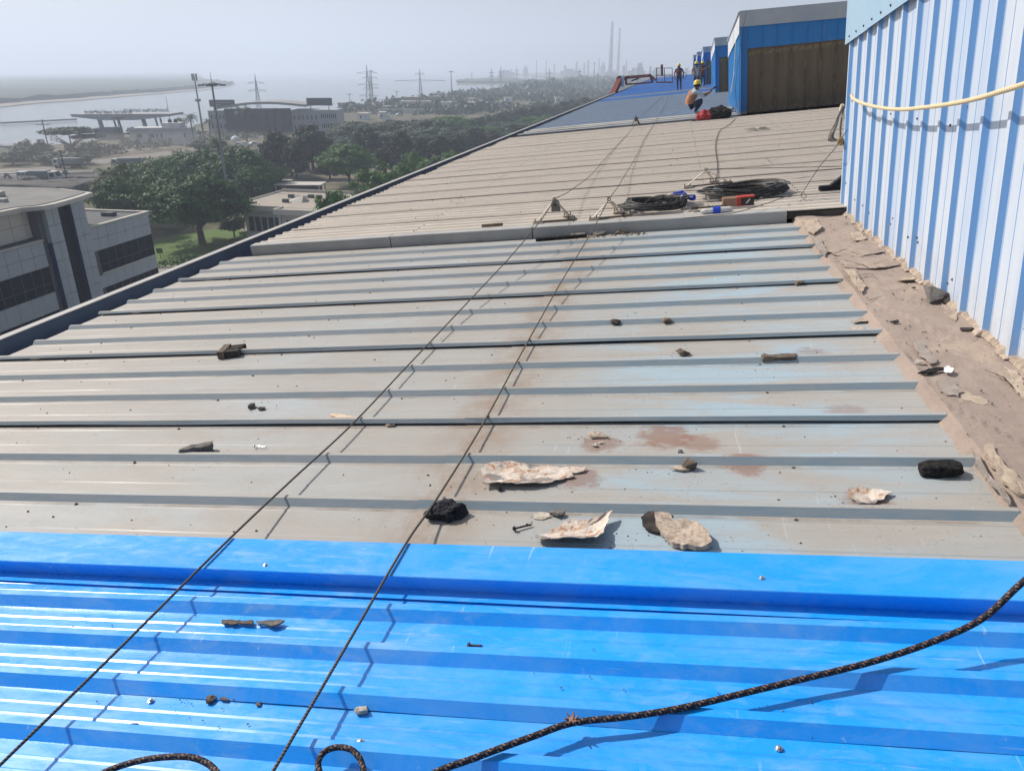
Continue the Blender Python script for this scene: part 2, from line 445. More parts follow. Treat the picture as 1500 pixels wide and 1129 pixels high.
# ------------------------------------------------------------------ trims and flashings
def extrude_profile(name, prof, u0, u1, m, parent, seg=12, wav=0.002, seed=0, closed=False, skew=0.0):
    vs, fs, k = [], [], len(prof)
    for j in range(seg+1):
        u = u0 + (u1-u0)*j/seg
        for v, w in prof: vs.append((u, v + skew*u + wav*noise.noise(Vector((u*0.9, v*3, seed))), w + wav*noise.noise(Vector((u*1.2, w*9+v, seed+4)))))
    for j in range(seg):
        for i in range(k if closed else k-1):
            i2 = (i+1) % k; fs.append((j*k+i, (j+1)*k+i, (j+1)*k+i2, j*k+i2))
    return ob(name, new_mesh(name, vs, fs, m), parent)
extrude_profile('edge_trim', [(1.962, 0.0165), (1.965, 0.015), (2.020, 0.012), (2.019, 0.015), (2.0065, 0.072), (2.0085, 0.0745), (2.205, 0.074), (2.211, 0.070), (2.213, 0.02)], -5.32, 1.18, M['blue'], factory, 30, 0.0011, 3, skew=0.006)
for a, b in ((-5.10, -3.30), (-3.29, -1.62), (-1.61, 1.06)):
    extrude_profile('step_flashing', [(8.205, -0.004), (8.200, 0.0), (8.196, 0.118), (8.200, 0.124), (8.33, 0.130), (8.335, 0.10)], a, b, M['flash'], factory, 8, 0.003, a)
extrude_profile('gap_shade_strip', [(8.30, 0.02), (8.29, 0.09)], 1.06, 1.66, M['gutter_dirt_gap_shade'], factory, 3)  # dark strip standing in for the shade in the gap under the sheets
# untidy strips of old flashing where the beige sheets end
strip_m = [mat('old_strip_pale', (0.42, 0.40, 0.36), (0.30, 0.29, 0.27), 2, 0.6), mat('old_strip_grey', (0.17, 0.185, 0.20), (0.24, 0.24, 0.24), 2, 0.6), M['far_grey']]
for i, (vv, ww, wd, mi) in enumerate(((24.95, 0.085, 0.62, 1), (25.62, 0.10, 0.34, 0), (26.02, 0.085, 0.45, 1), (26.5, 0.10, 0.5, 0))):
    extrude_profile('cover_strip', [(vv, ww-0.05), (vv+0.01, ww+0.01), (vv+wd, ww+0.012), (vv+wd+0.01, ww-0.03)], -5.15 + 0.1*(i % 2), 1.72, strip_m[mi], factory, 14, 0.012, i)
extrude_profile('under_deck', [(-3, -0.10), (160, -0.10)], -5.3, 8.2, M['gutter_dirt_gap_shade'], factory, 1, 0.0)
# box gutter and its outer parapet, in lengths
seams = [-3.0, 2.2, 8.65, 18.0, 27.5, 36.0, 50.0, 70.0, 100.0, 160.0]
for i in range(len(seams)-1):
    a, b = seams[i]+0.012, seams[i+1]-0.012
    mb = MB(); mb.box(-5.62, -5.545, a, b, -0.70, 0.066)
    o = mb.build('gutter_parapet', M['gutter_in'], factory)
    mb = MB(); mb.box(-5.635, -5.530, a, b, 0.068, 0.078)
    c = mb.build('coping', M['parapet'], o)
mb = MB(); mb.box(-5.54, -5.0, -3, 160, -0.34, -0.30); mb.build('gutter_floor', M['gutter_dirt_gap_shade'], factory)
mb = MB(); mb.box(-5.16, -5.12, -3, 160, -0.30, -0.11); mb.build('gutter_side', M['gutter_in'], factory)
mb = MB(); mb.box(-5.60, -5.50, -6, 160, 0, 22.3); o = mb.build('side_wall', M['bldg_wall'], factory); o.matrix_world = Matrix.Identity(4)
# fasteners
sm = MB(); sm.lathe([(0.0085, 0), (0.0085, 0.002), (0.0055, 0.0025), (0.0055, 0.0065), (0.003, 0.0075)], 8); s_dark = sm.mesh('screw', M['screw_dark'], False)
s_zinc = sm.mesh('screw', M['steel'], False)
for uu in (-4.62, -2.75, 0.42):
    for i in range(0, 14):
        ob('screw', s_dark, factory, ml=Matrix.Translation((uu + rnd.uniform(-0.03, 0.03), V_GREY + i*PG - 0.022, 0.002)))
for (u, v, w) in [(0.231, 2.072, 0.073), (0.223, 1.914, 0.011), (0.215, 1.467, 0.011), (-1.499, 2.033, 0.073), (-1.554, 1.875, 0.012), (-1.568, 1.441, 0.011), (-0.864, 1.368, 0.011)]:
    ob('screw', s_zinc, factory, ml=Matrix.Translation((u, v, w)) @ Matrix.Scale(1.15, 4))
for uu in (-3.1, 0.3, 2.2, 3.6):
    mb = MB()
    for i in range(0, 82):
        if rnd.random() < 0.75: mb.box(uu-0.007, uu+0.007, 8.27+i*0.195+0.026, 8.27+i*0.195+0.040, 0.116, 0.124)
    tag(mb.build('fastener_row', M['flash'], factory), kind='stuff')

# ------------------------------------------------------------------ mortar strip along the ventilator wall
k = N('cement_screed', 0.9, 0.15)
n1 = k.noise(3.0, 8, 0.65); n2 = k.noise(60, 3, 0.6); n3 = k.noise(1.4, 6, 0.7, k.map((1.6, 1.0, 1), (4, 4, 0)), 1.2)
c = k.ramp(n1, 0.3, 0.7, (0.345, 0.275, 0.235), (0.275, 0.22, 0.188))
c = k.mix(k.math('MULTIPLY', k.ramp(n3, 0.54, 0.60), 0.65), c, (0.40, 0.32, 0.25))
c = k.mix(k.math('MULTIPLY', k.ramp(n2, 0.5, 0.8), 0.4), c, (0.16, 0.12, 0.10))
k.color(c); k.bump(k.noise(18, 9, 0.8), 0.7, 0.015)
M['screed'] = k.m
vs, fs = [], []; nu, nv = 22, 260
for j in range(nv+1):
    v = 0.6 + (8.32-0.6)*j/nv
    for i in range(nu+1):
        t = i/nu; u = 1.115 + 0.60*t
        if i == 0: u += 0.022*noise.noise(Vector((v*3.1, 4, 0))) + 0.012*noise.noise(Vector((v*11, 4, 0)))
        w = 0.033*min(1, t/0.085) + 0.004*min(1, t*5) + 0.012*noise.noise(Vector((u*3, v*2.2, 3))) + 0.006*noise.noise(Vector((u*11, v*9, 1)))
        c = noise.noise(Vector((u*2.5, v*1.4, 8.0)))
        w += 0.010*max(0.0, min(1.0, (c-0.12)*14))          # layers broken away in steps
        if i == 0: w = 0.0
        w += 0.02*max(0.0, (t-0.8)/0.2)*(0.7+0.6*noise.noise(Vector((v*2.7, 0, 5))))
        vs.append((u, v, w))
for j in range(nv):
    for i in range(nu): a = j*(nu+1)+i; fs.append((a, a+1, a+nu+2, a+nu+1))
tag(ob('mortar_strip', new_mesh('mortar_strip', vs, fs, M['screed']), factory), 'cracked brown cement strip at the foot of the blue wall')
M['plaster'] = mat('cream_plaster', (0.43, 0.35, 0.275), (0.31, 0.25, 0.20), 18, 0.9, 0.15, bump=0.6, bscale=50, bdist=0.006)
M['mortar_grey'] = mat('grey_mortar', (0.31, 0.27, 0.24), (0.24, 0.205, 0.18), 14, 0.9, 0.15, bump=0.6, bscale=50, bdist=0.006)
def piece(name, outl, th, m, parent=None, seed=0, wav=0.006, curl=0.0, w=0.0, lift=0.002):
    cu, cv, loc = outline_local(outl)
    me = flake_mesh(name, loc, th, m, seed, wav, curl, lift)
    if parent is None: return ob(name, me, mw=roof_m(cu, cv, w))
    return ob(name, me, parent, ml=Matrix.Translation((cu, cv, w)))
piece('plaster_patch', [(1.181, 3.030), (1.210, 3.042), (1.200, 2.870), (1.218, 2.791), (1.211, 2.715), (1.190, 2.652), (1.165, 2.675), (1.151, 2.743), (1.162, 2.842), (1.152, 2.902)], 0.014, M['plaster'], factory, 1, 0.012, w=0.040)
piece('plaster_patch', [(1.138, 3.011), (1.119, 2.868), (1.120, 2.737), (1.130, 2.607), (1.115, 2.625), (1.102, 2.732), (1.104, 2.868)], 0.016, M['mortar_grey'], factory, 2, 0.012, w=0.034)
piece('plaster_patch', [(1.260, 4.364), (1.297, 4.292), (1.295, 4.161), (1.283, 3.997), (1.246, 3.980), (1.234, 4.081), (1.230, 4.220)], 0.006, M['mortar_grey'], factory, 3, 0.006, w=0.042)
piece('plaster_patch', [(1.202, 3.732), (1.280, 3.773), (1.288, 3.618), (1.245, 3.555), (1.206, 3.580)], 0.006, M['mortar_grey'], factory, 4, 0.006, w=0.042)
piece('plaster_patch', [(1.193, 8.022), (1.326, 8.050), (1.300, 7.569), (1.193, 7.345), (1.154, 7.484)], 0.012, M['plaster'], factory, 5, 0.01, w=0.042)
piece('plaster_patch', [(1.153, 7.235), (1.211, 7.158), (1.189, 6.615), (1.145, 6.475), (1.130, 6.786)], 0.012, M['mortar_grey'], factory, 6, 0.01, w=0.038)
piece('plaster_patch', [(1.204, 6.007), (1.263, 5.911), (1.252, 5.491), (1.192, 5.327), (1.188, 5.575)], 0.010, M['plaster'], factory, 8, 0.01, w=0.044)
piece('plaster_patch', [(1.482, 7.259), (1.591, 7.287), (1.555, 6.946), (1.451, 6.864)], 0.008, M['plaster'], factory, 9, 0.012, 0.03, w=0.038)
piece('plaster_patch', [(1.492, 5.670), (1.618, 5.723), (1.607, 5.611), (1.513, 5.591)], 0.004, M['plaster'], factory, 10, 0.006, 0.02, w=0.038)
piece('plaster_patch', [(1.600, 5.012), (1.605, 4.894), (1.592, 4.703), (1.563, 4.654), (1.559, 4.816)], 0.006, M['plaster'], factory, 11, 0.01, 0.01, w=0.04)
piece('plaster_patch', [(1.264, 3.686), (1.316, 3.617), (1.371, 3.520), (1.328, 3.475), (1.269, 3.538)], 0.004, M['plaster'], factory, 12, 0.006, 0.0, w=0.034)
piece('plaster_patch', [(1.574, 3.941), (1.594, 3.829), (1.579, 3.708), (1.509, 3.516), (1.516, 3.660), (1.523, 3.797)], 0.006, M['plaster'], factory, 13, 0.008, 0.01, w=0.036)
# slabs of screed that have come loose and lift at the edge
for i, outl in enumerate(([(1.249, 6.974), (1.482, 7.080), (1.573, 6.777), (1.608, 6.511), (1.404, 6.367), (1.235, 6.454), (1.187, 6.666)], [(1.207, 6.412), (1.412, 6.460), (1.605, 6.367), (1.608, 6.050), (1.408, 5.965), (1.221, 6.046)], [(1.503, 7.133), (1.631, 7.096), (1.627, 6.926), (1.497, 6.934)])):
    piece('loose_slab', outl, 0.006, M['screed'], factory, 30+i, 0.008, 0.010, w=0.038, lift=0.003)

ck = N('crack_shadow', 0.95, 0.05); ck.color((0.03, 0.024, 0.02))
def crack(pts, wd):
    P = smooth_path([(a, b, 0) for a, b in pts], 6); vs, fs = [], []
    for i, q in enumerate(P):
        d = (P[min(i+1, len(P)-1)]-P[max(i-1, 0)]).normalized(); n_ = Vector((-d.y, d.x, 0)); t_ = i/(len(P)-1)
        h = wd*math.sin(math.pi*min(1, 0.08+t_*0.9))*(0.5+abs(noise.noise(q*40))); jt = noise.noise(q*28+Vector((0, 0, 3)))*0.010
        q = q + n_*jt; vs += [(q.x-n_.x*h, q.y-n_.y*h, 0.053), (q.x+n_.x*h, q.y+n_.y*h, 0.053)]
    fs = [(2*i, 2*i+1, 2*i+3, 2*i+2) for i in range(len(P)-1)]
    return ob('crack', new_mesh('crack', vs, fs, ck.m), factory)
for q in ([(1.139, 6.203), (1.262, 6.267), (1.350, 6.111), (1.527, 6.161)], [(1.266, 5.792), (1.337, 5.818), (1.378, 5.750)], [(1.175, 5.128), (1.237, 5.184), (1.299, 5.240)], [(1.411, 6.892), (1.505, 6.978), (1.544, 6.800)], [(1.224, 6.518), (1.342, 6.641), (1.394, 6.476), (1.528, 6.299)], [(1.458, 3.878), (1.493, 3.820), (1.510, 3.748), (1.502, 3.613)], [(1.350, 6.111), (1.398, 5.971), (1.461, 6.043)]): crack(q, 0.006)
# ================================================================== roof ventilators (raised boxes along the ridge)
def wall_paint(name, paint, chalk, amt=0.9, rough=0.5):
    k = N(name, rough, 0.35)
    n1 = k.noise(1.3, 5, 0.6, k.map((1, 1, 0.25)))
    n2 = k.noise(5, 6, 0.7, k.map((1, 1.6, 0.12)))
    nx = k.math('ABSOLUTE', k.sep(k.co('Normal'))[0])
    c = k.mix(k.math('MULTIPLY', k.math('MULTIPLY', k.ramp(n1, 0.2, 0.55, (0.45,)*3), amt), k.ramp(nx, 0.78, 0.97, (0.12,)*3)), paint, chalk)
    c = k.mix(k.math('MULTIPLY', k.ramp(n2, 0.55, 0.8), 0.35), c, tuple(0.8*q for q in paint))
    z = k.sep()[2]
    ft = k.math('MULTIPLY', k.ramp(z, 0.0, 0.10, (1, 1, 1), (0, 0, 0)), k.ramp(k.noise(9, 5, 0.7), 0.35, 0.6))
    c = k.mix(k.math('MULTIPLY', ft, 0.8), c, (0.42, 0.34, 0.26))
    spl = k.math('MULTIPLY', k.ramp(z, 0.0, 0.42, (1, 1, 1), (0, 0, 0)), k.ramp(k.noise(14, 6, 0.75, k.map((1, 1, 0.5))), 0.42, 0.66))
    c = k.mix(k.math('MULTIPLY', spl, 0.55), c, (0.36, 0.32, 0.28))
    run = k.ramp(k.noise(9, 5, 0.6, k.map((1, 3.0, 0.10), (3, 3, 3))), 0.58, 0.72)
    c = k.mix(k.math('MULTIPLY', run, 0.28), c, (0.33, 0.36, 0.40))
    k.color(c); k.bump(k.noise(2.5, 2, 0.5, k.map((1, 5, 0.4))), 0.14, 0.03)
    return k.m
M['wall_faded'] = wall_paint('chalky_blue_wall', (0.10, 0.29, 0.62), (0.56, 0.59, 0.63))
M['trim_faded'] = wall_paint('pale_blue_trim', (0.20, 0.38, 0.56), (0.31, 0.44, 0.56), 0.9)
M['wall_blue'] = wall_paint('blue_wall', (0.02, 0.20, 0.50), (0.05, 0.27, 0.60), 0.6)
M['band_blue'] = wall_paint('blue_band', (0.015, 0.17, 0.48), (0.04, 0.24, 0.56), 0.6)
M['trim_white'] = mat('dusty_white_trim', (0.60, 0.62, 0.64), (0.45, 0.48, 0.52), 2, 0.6)
M['cap_grey'] = mat('grey_cap_sheet', (0.30, 0.36, 0.44), (0.38, 0.42, 0.47), 2.0, 0.5, 0.3)
k = N('brown_translucent_panel', 0.65, 0.3)
n1 = k.noise(1.5, 6, 0.7, k.map((4, 1, 0.5))); n2 = k.noise(12, 5, 0.7)
c = k.ramp(n1, 0.3, 0.7, (0.155, 0.125, 0.085), (0.11, 0.088, 0.06))
zz = k.sep()[2]
st = k.math('MULTIPLY', k.ramp(k.math('ABSOLUTE', k.math('SUBTRACT', zz, 1.68)), 0.0, 0.10, (1, 1, 1), (0, 0, 0)), k.ramp(n2, 0.42, 0.6))
c = k.mix(k.math('MULTIPLY', st, 0.8), c, (0.33, 0.26, 0.17))
st2 = k.math('MULTIPLY', k.ramp(zz, 0.0, 0.22, (1, 1, 1), (0, 0, 0)), k.ramp(n2, 0.4, 0.6))
c = k.mix(k.math('MULTIPLY', st2, 0.6), c, (0.30, 0.24, 0.17))
k.color(c)
M['panel_brown'] = k.m
M['panel_strip'] = mat('panel_cover_strip', (0.07, 0.058, 0.042), (0.20, 0.165, 0.12), 3, 0.6)
LEN = 5.35
def zt(y): return 2.22 - 0.108*y              # lower edge of the verge trim
def ventilator(label, mw, wall_m, trim_m, band_m, full=True, width=6.5):
    t = thing('roof_ventilator', label, 'ventilator', mw, 'ventilators along the ridge')
    # side wall: vertical ribs every 0.37 m, sheets of three ribs
    pitch, p, run, top = 0.37, 0.029, 0.025, 0.040
    y = LEN; i = 0
    prof = []
    while y > 0.05:
        n = 3 if y > 3*pitch else max(1, int(y/pitch))
        pr = []
        for q in range(n):
            b = y - q*pitch
            pr += [(b, 0.0), (b-0.05, 0.0), (b-0.05-run, -p), (b-0.05-run-top, -p), (b-0.05-2*run-top, 0.0), (b-0.05-2*run-top-0.012, -0.004), (b-0.05-2*run-top-0.02, 0.0)]
            pr += [(b-0.268, 0.0), (b-0.272, 0.004), (b-0.276, 0.0)]
        pr.append((y - n*pitch - 0.03, -0.003))
        vs, fs = [], []; nz = 6; kk = len(pr)
        for j in range(nz+1):
            for (yy, xx) in pr:
                z0 = -0.02 + 0.012*noise.noise(Vector((yy*9, i, 0))); z1 = zt(yy)+0.12
                z = z0 + (z1-z0)*j/nz
                vs.append((xx - 0.002*(i % 2) + 0.003*noise.noise(Vector((yy*2.1, z*1.2, i))), yy + 0.003*noise.noise(Vector((z*2, yy, 3))), z))
        for j in range(nz):
            for a in range(kk-1): fs.append((j*kk+a, j*kk+a+1, (j+1)*kk+a+1, (j+1)*kk+a))
        ws = ob('wall_sheet', new_mesh('wall_sheet', vs, fs, wall_m), t)
        if full:
            for q in range(n):
                yb = y - q*pitch - 0.22
                for z in (0.18 + rnd.uniform(-0.02, 0.02), 0.23 + rnd.uniform(-0.02, 0.02), 1.10 + 0.02*rnd.uniform(-1, 1)):
                    if rnd.random() < (0.34 if z < 1 else 0.6): ob('screw', s_dark, ws, ml=Matrix.Translation((-0.001, yb + rnd.uniform(-0.08, 0.08), z + rnd.uniform(-0.05, 0.12))) @ Matrix.Rotation(-math.pi/2, 4, 'Y') @ Matrix.Scale(1.1, 4))
        y -= n*pitch; i += 1
    # verge trim: two lapped plates that follow the falling top
    for a, b, off in ((LEN+0.04, LEN-0.98, -0.048), (LEN-0.90, 2.2, -0.056), (2.3, -0.06, -0.050)):
        vs = [(off, yy, zt(yy) + dz) for yy in (a, b) for dz in (0.0, 0.02, 0.50)]
        vs += [(off+0.012, yy, zt(yy) + dz) for yy in (a, b) for dz in (0.004, 0.02, 0.50)]
        fs = [(0, 1, 4, 3), (1, 2, 5, 4), (6, 9, 10, 7), (7, 10, 11, 8), (0, 3, 9, 6), (2, 8, 11, 5), (0, 6, 7, 1), (1, 7, 8, 2), (3, 4, 10, 9), (4, 5, 11, 10)]
        tr = ob('verge_trim', new_mesh('verge_trim', vs, fs, trim_m), t)
        if full:
            q = a - 0.2
            while q > b+0.05:
                ob('screw', s_dark, tr, ml=Matrix.Translation((off-0.001, q, zt(q)+0.05)) @ Matrix.Rotation(-math.pi/2, 4, 'Y') @ Matrix.Scale(1.3, 4)); q -= 0.30
    # roof deck
    mb = MB(); h = lambda y, x: zt(y) + 0.52 - 0.026*x
    vs = [(x, y, h(y, x) + dz) for dz in (0.0, 0.04) for (x, y) in ((-0.09, LEN+0.06), (width, LEN+0.06), (width, -0.10), (-0.09, -0.10))]
    mb.add(vs, [(3, 2, 1, 0), (4, 5, 6, 7), (0, 1, 5, 4), (1, 2, 6, 5), (2, 3, 7, 6), (3, 0, 4, 7)])
    mb.build('roof_deck', M['cap_grey'], t)
    # back wall, right wall
    mb = MB(); mb.box(0.02, width-0.05, LEN-0.03, LEN-0.005, 0.0, zt(LEN)+0.4); mb.build('end_wall', band_m, t)
    mb = MB(); mb.box(width-0.03, width, 0.02, LEN-0.04, 0.0, zt(LEN)+0.3); mb.build('far_wall', band_m, t)
    # front: corner post, brown panels, blue band panels, grey cap
    mb = MB(); mb.box(-0.025, 0.20, -0.03, 0.0, 0.0, 1.84); mb.build('corner_post', band_m, t)
    x = 0.21; w = 0.408
    while x < width-0.05:
        x1 = min(x+w-0.006, width-0.06)
        zb = 1.80 - 0.012*x
        mb = MB()
        nrib = 9
        pts = []
        for q in range(nrib+1):
            xx = x + (x1-x)*q/nrib; pts.append((xx, 0.06 + (0.005 if q % 2 else 0.0)))
        vs = [(a, b, z) for z in (0.02, zb+0.04) for a, b in pts]; kk = len(pts)
        mb.add(vs, [(a, a+1, kk+a+1, kk+a) for a in range(kk-1)])
        pn_ = mb.build('wall_panel', M['panel_brown'], t)
        mb = MB(); mb.box(x1-0.028, x1+0.004, 0.02, 0.058, 0.02, zb); mb.build('cover_strip', M['panel_strip'], pn_)
        mb = MB(); mb.box(x-0.0, x1, -0.06, -0.045, zb, 2.42-0.014*x); mb.box(x1-0.016, x1+0.002, -0.078, -0.062, zb+0.01, 2.41-0.014*x)
        mb.build('band_panel', band_m, t)
        x += w
    mb = MB(); mb.box(-0.03, 0.205, -0.062, -0.047, 1.80, 2.42); mb.build('band_panel', band_m, t)
    mb = MB()
    vs = [(x, y, z - 0.028*x) for (x, y) in ((-0.05, -0.115), (width, -0.115), (width, -0.075), (-0.05, -0.075)) for z in (2.40, 2.82)]
    mb.add(vs, [(0, 2, 3, 1), (2, 4, 5, 3), (4, 6, 7, 5), (6, 0, 1, 7), (1, 3, 5, 7), (0, 6, 4, 2)])
    mb.build('front_cap', M['cap_grey'], t)
    mb = MB(); mb.box(0.0, width, 0.08, 0.11, 0.0, 2.4); mb.build('back_board', M['gutter_dirt_gap_shade'], t)
    return t
ventilator('pale chalky blue ribbed ventilator wall nearest the camera, yellow rope along it', roof_m(1.655, 8.60-LEN, 0.0), M['wall_faded'], M['trim_faded'], M['wall_blue'])
v2 = ventilator('blue ventilator with brown front panels and grey cap, next beyond the near wall', roof_m(1.775, 24.95, 0.095), M['wall_blue'], M['trim_white'], M['band_blue'], False)
for i, (uu, vv, lab) in enumerate(((1.98, 46.3, 'blue ventilator behind the brown fronted one, third in the row'), (1.95, 66.5, 'small looking blue ventilator fourth along the ridge'), (1.95, 88.0, 'distant blue ventilator fifth along the ridge behind the workers'), (1.95, 110.0, 'farthest tiny blue ventilator at the end of the ridge'))):
    c = copy_tree(v2, None, roof_m(uu, vv, 0.06)); c['label'] = lab
# irregular sealant at the foot of the near wall
vs, fs = [], []; n = 620
for j in range(n+1):
    v = 3.3 + 5.28*j/n
    r = 0.5 + 0.5*noise.noise(Vector((v*6, 0, 2))) + 0.35*noise.noise(Vector((v*21, 3, 2)))
    ribs = 1.0 if ((8.60 - v) % 0.37) < 0.13 else 0.0
    r += 0.45*noise.noise(Vector((v*47, 1, 7)))
    d = 0.016 + 0.020*r + 0.024*ribs; h = 0.050 + 0.045*max(-0.3, r)
    vs += [(1.66, v, h), (1.655-d*0.5-0.012, v, h*0.8), (1.65-d, v, 0.045)]
for j in range(n):
    for i in range(2): fs.append((j*3+i, j*3+i+1, j*3+i+4, j*3+i+3))
tag(ob('wall_sealant', new_mesh('wall_sealant', vs, fs, M['plaster']), factory), 'crumbling cream sealant along the foot of the ribbed wall')
# ================================================================== ropes and gear on the roof
def rope_mat(name, c1, c2, turns=60.0, slant=1.0, rough=0.7, fleck=0.5):
    k = N(name, rough, 0.3)
    x = k.sep(k.co('UV'))
    s = k.math('FRACT', k.math('ADD', k.math('MULTIPLY', x[1], turns), k.math('MULTIPLY', x[0], slant)))
    tri = k.math('ABSOLUTE', k.math('SUBTRACT', s, 0.5))
    n1 = k.noise(40, 3, 0.6)
    c = k.mix(k.ramp(tri, 0.12, 0.42), c1, c2)
    c = k.mix(k.math('MULTIPLY', k.ramp(n1, 0.4, 0.7), fleck), c, c1)
    k.color(c); k.bump(tri, 0.9, 0.004)
    return k.m
M['wire'] = rope_mat('dusty_wire_rope', (0.035, 0.032, 0.03), (0.16, 0.135, 0.11), 90, 1, 0.6, 0.3)
M['wire_far'] = mat('dusty_wire_far', (0.13, 0.105, 0.08), (0.09, 0.075, 0.06), 30, 0.7)
k = N('braided_black_rope', 0.65, 0.3)
x = k.sep(k.co('UV'))
def saw(a, b, sgn):
    return k.math('ABSOLUTE', k.math('SUBTRACT', k.math('FRACT', k.math('ADD', k.math('MULTIPLY', x[1], a), k.math('MULTIPLY', x[0], b*sgn))), 0.5))
s1, s2 = saw(75, 3, 1), saw(75, 3, -1)
br = k.math('MAXIMUM', s1, s2)
fl = k.math('MULTIPLY', k.math('GREATER_THAN', s1, 0.33), k.math('GREATER_THAN', saw(28, 2, -1), 0.27))
c = k.mix(k.ramp(br, 0.2, 0.5), (0.022, 0.02, 0.03), (0.005, 0.005, 0.008))
c = k.mix(k.math('MULTIPLY', fl, 0.75), c, (0.32, 0.17, 0.11))
k.color(c); k.bump(br, 0.8, 0.003)
M['braid'] = k.m
M['yellow_rope'] = rope_mat('yellow_nylon_rope', (0.46, 0.35, 0.20), (0.76, 0.65, 0.45), 34, 1, 0.7, 0.3)
M['white_cord'] = mat('pale_cord', (0.55, 0.53, 0.50), (0.42, 0.40, 0.37), 40, 0.8)
M['cable'] = mat('black_rubber_cable', (0.02, 0.02, 0.021), (0.10, 0.095, 0.085), 30, 0.5, 0.4, lo=0.45, hi=0.8)
M['angle_iron'] = mat('painted_angle_iron', (0.55, 0.48, 0.40), (0.36, 0.31, 0.26), 14, 0.7)
M['dark_iron'] = mat('dark_iron', (0.06, 0.052, 0.045), (0.10, 0.075, 0.055), 30, 0.7)
M['plug_blue'] = mat('blue_plug_plastic', (0.02, 0.05, 0.42), (0.03, 0.07, 0.5), 10, 0.4)
M['plug_white'] = mat('white_plug_plastic', (0.6, 0.58, 0.54), (0.5, 0.48, 0.44), 10, 0.5)

def on_rib(v):                      # top of the ribs where a line rests
    return 0.0
rope_a = [(-1.776, 1.005, 0.082), (-1.774, 1.126, 0.082), (-1.756, 1.549, 0.080), (-1.733, 2.172, 0.083), (-1.738, 2.679, 0.052), (-1.700, 3.289, 0.044), (-1.690, 4.067, 0.042), (-1.670, 4.893, 0.048), (-1.617, 5.711, 0.085), (-1.534, 6.567, 0.150), (-1.444, 7.348, 0.245), (-1.395, 7.933, 0.315), (-1.407, 8.611, 0.360)]
rope_b = [(-1.012, 1.063, 0.082), (-1.014, 1.196, 0.082), (-1.012, 1.634, 0.080), (-1.007, 2.188, 0.083), (-1.005, 2.555, 0.052), (-0.989, 3.260, 0.043), (-0.992, 4.141, 0.042), (-0.986, 4.967, 0.050), (-0.957, 5.872, 0.090), (-0.900, 6.630, 0.150), (-0.847, 7.344, 0.215), (-0.807, 8.114, 0.280), (-0.789, 8.618, 0.315)]
far_a = [(-1.407, 8.611, 0.360), (-1.377, 9.167, 0.320), (-1.385, 10.101, 0.260), (-1.375, 12.292, 0.170), (-1.386, 15.791, 0.135), (-1.319, 20.768, 0.130), (-1.160, 21.582, 0.300)] + [(-1.35, 26.6, 0.16), (-1.2, 36, 0.11), (-0.9, 49, 0.12)]
far_b = [(-0.789, 8.618, 0.315), (-0.794, 10.247, 0.240), (-0.812, 12.410, 0.175), (-0.804, 14.533, 0.140), (-0.808, 18.589, 0.130), (-0.747, 23.337, 0.130), (-0.684, 30.438, 0.120)] + [(-0.6, 49, 0.12)]
for near, far, lab in ((rope_a, far_a, 'left of two long dusty lifeline ropes stretched up the roof'), (rope_b, far_b, 'right of two long dusty lifeline ropes stretched up the roof')):
    p = smooth_path(near, 10) + smooth_path(far, 6)[1:]
    o = tube_uv('lifeline_rope', p, 0.0048, 7, M['wire'], mw=ROOF)
    tag(o, lab, 'rope', 'lifelines along the roof')
# thick braided rope, near right, and the two loops of its slack
braid_pts = [(0.98, 1.86, 0.40), (0.899, 1.931, 0.200), (0.792, 1.876, 0.115), (0.657, 1.809, 0.085), (0.488, 1.737, 0.065), (0.304, 1.666, 0.056), (0.160, 1.609, 0.052), (-0.017, 1.537, 0.050), (-0.156, 1.490, 0.052), (-0.295, 1.453, 0.054), (-0.393, 1.397, 0.055), (-0.519, 1.320, 0.055), (-0.623, 1.251, 0.055), (-0.62, 1.18, 0.05)]
p = smooth_path(braid_pts, 10)
tag(tube_uv('safety_rope', p, 0.0088, 12, M['braid'], mw=ROOF), 'thick black braided rope with orange flecks curving across the blue sheets', 'rope')
# small whipping knot on it
mb = MB()
ku, kv, kw = -0.299, 1.457, 0.054
for i in range(6):
    a = i*1.05; mb.tube([(ku + 0.008*math.cos(a), kv + 0.008*math.sin(a), kw + 0.006), (ku + 0.019*math.cos(a+0.4), kv + 0.019*math.sin(a+0.4), kw + 0.016)], [0.004, 0.0015], 6)
mb.lathe([(0.006, -0.01), (0.0125, -0.004), (0.0125, 0.006), (0.006, 0.012)], 10, Matrix.Translation((ku, kv, kw)) @ Matrix.Rotation(1.35, 4, 'Y'))
tag(mb.build('rope_knot', M['braid'], mw=ROOF), 'frayed little knot tied on the black braided rope', 'knot')
p = smooth_path([(-1.509, 1.151, 0.050), (-1.457, 1.191, 0.050), (-1.377, 1.213, 0.060), (-1.284, 1.228, 0.060), (-1.223, 1.222, 0.050), (-1.173, 1.195, 0.045)], 9)
tag(tube_uv('rope_loop', p, 0.0085, 12, M['braid'], mw=ROOF), 'arch of black braided rope at the bottom left edge', 'rope', 'slack rope loops')
p = smooth_path([(-0.909, 1.230, 0.040), (-0.927, 1.257, 0.050), (-0.922, 1.282, 0.060), (-0.896, 1.302, 0.060), (-0.853, 1.300, 0.060), (-0.821, 1.281, 0.050), (-0.796, 1.244, 0.040)], 9)
tag(tube_uv('rope_loop', p, 0.0080, 12, M['braid'], mw=ROOF), 'tight black rope loop at the bottom edge beside the lifeline', 'rope', 'slack rope loops')

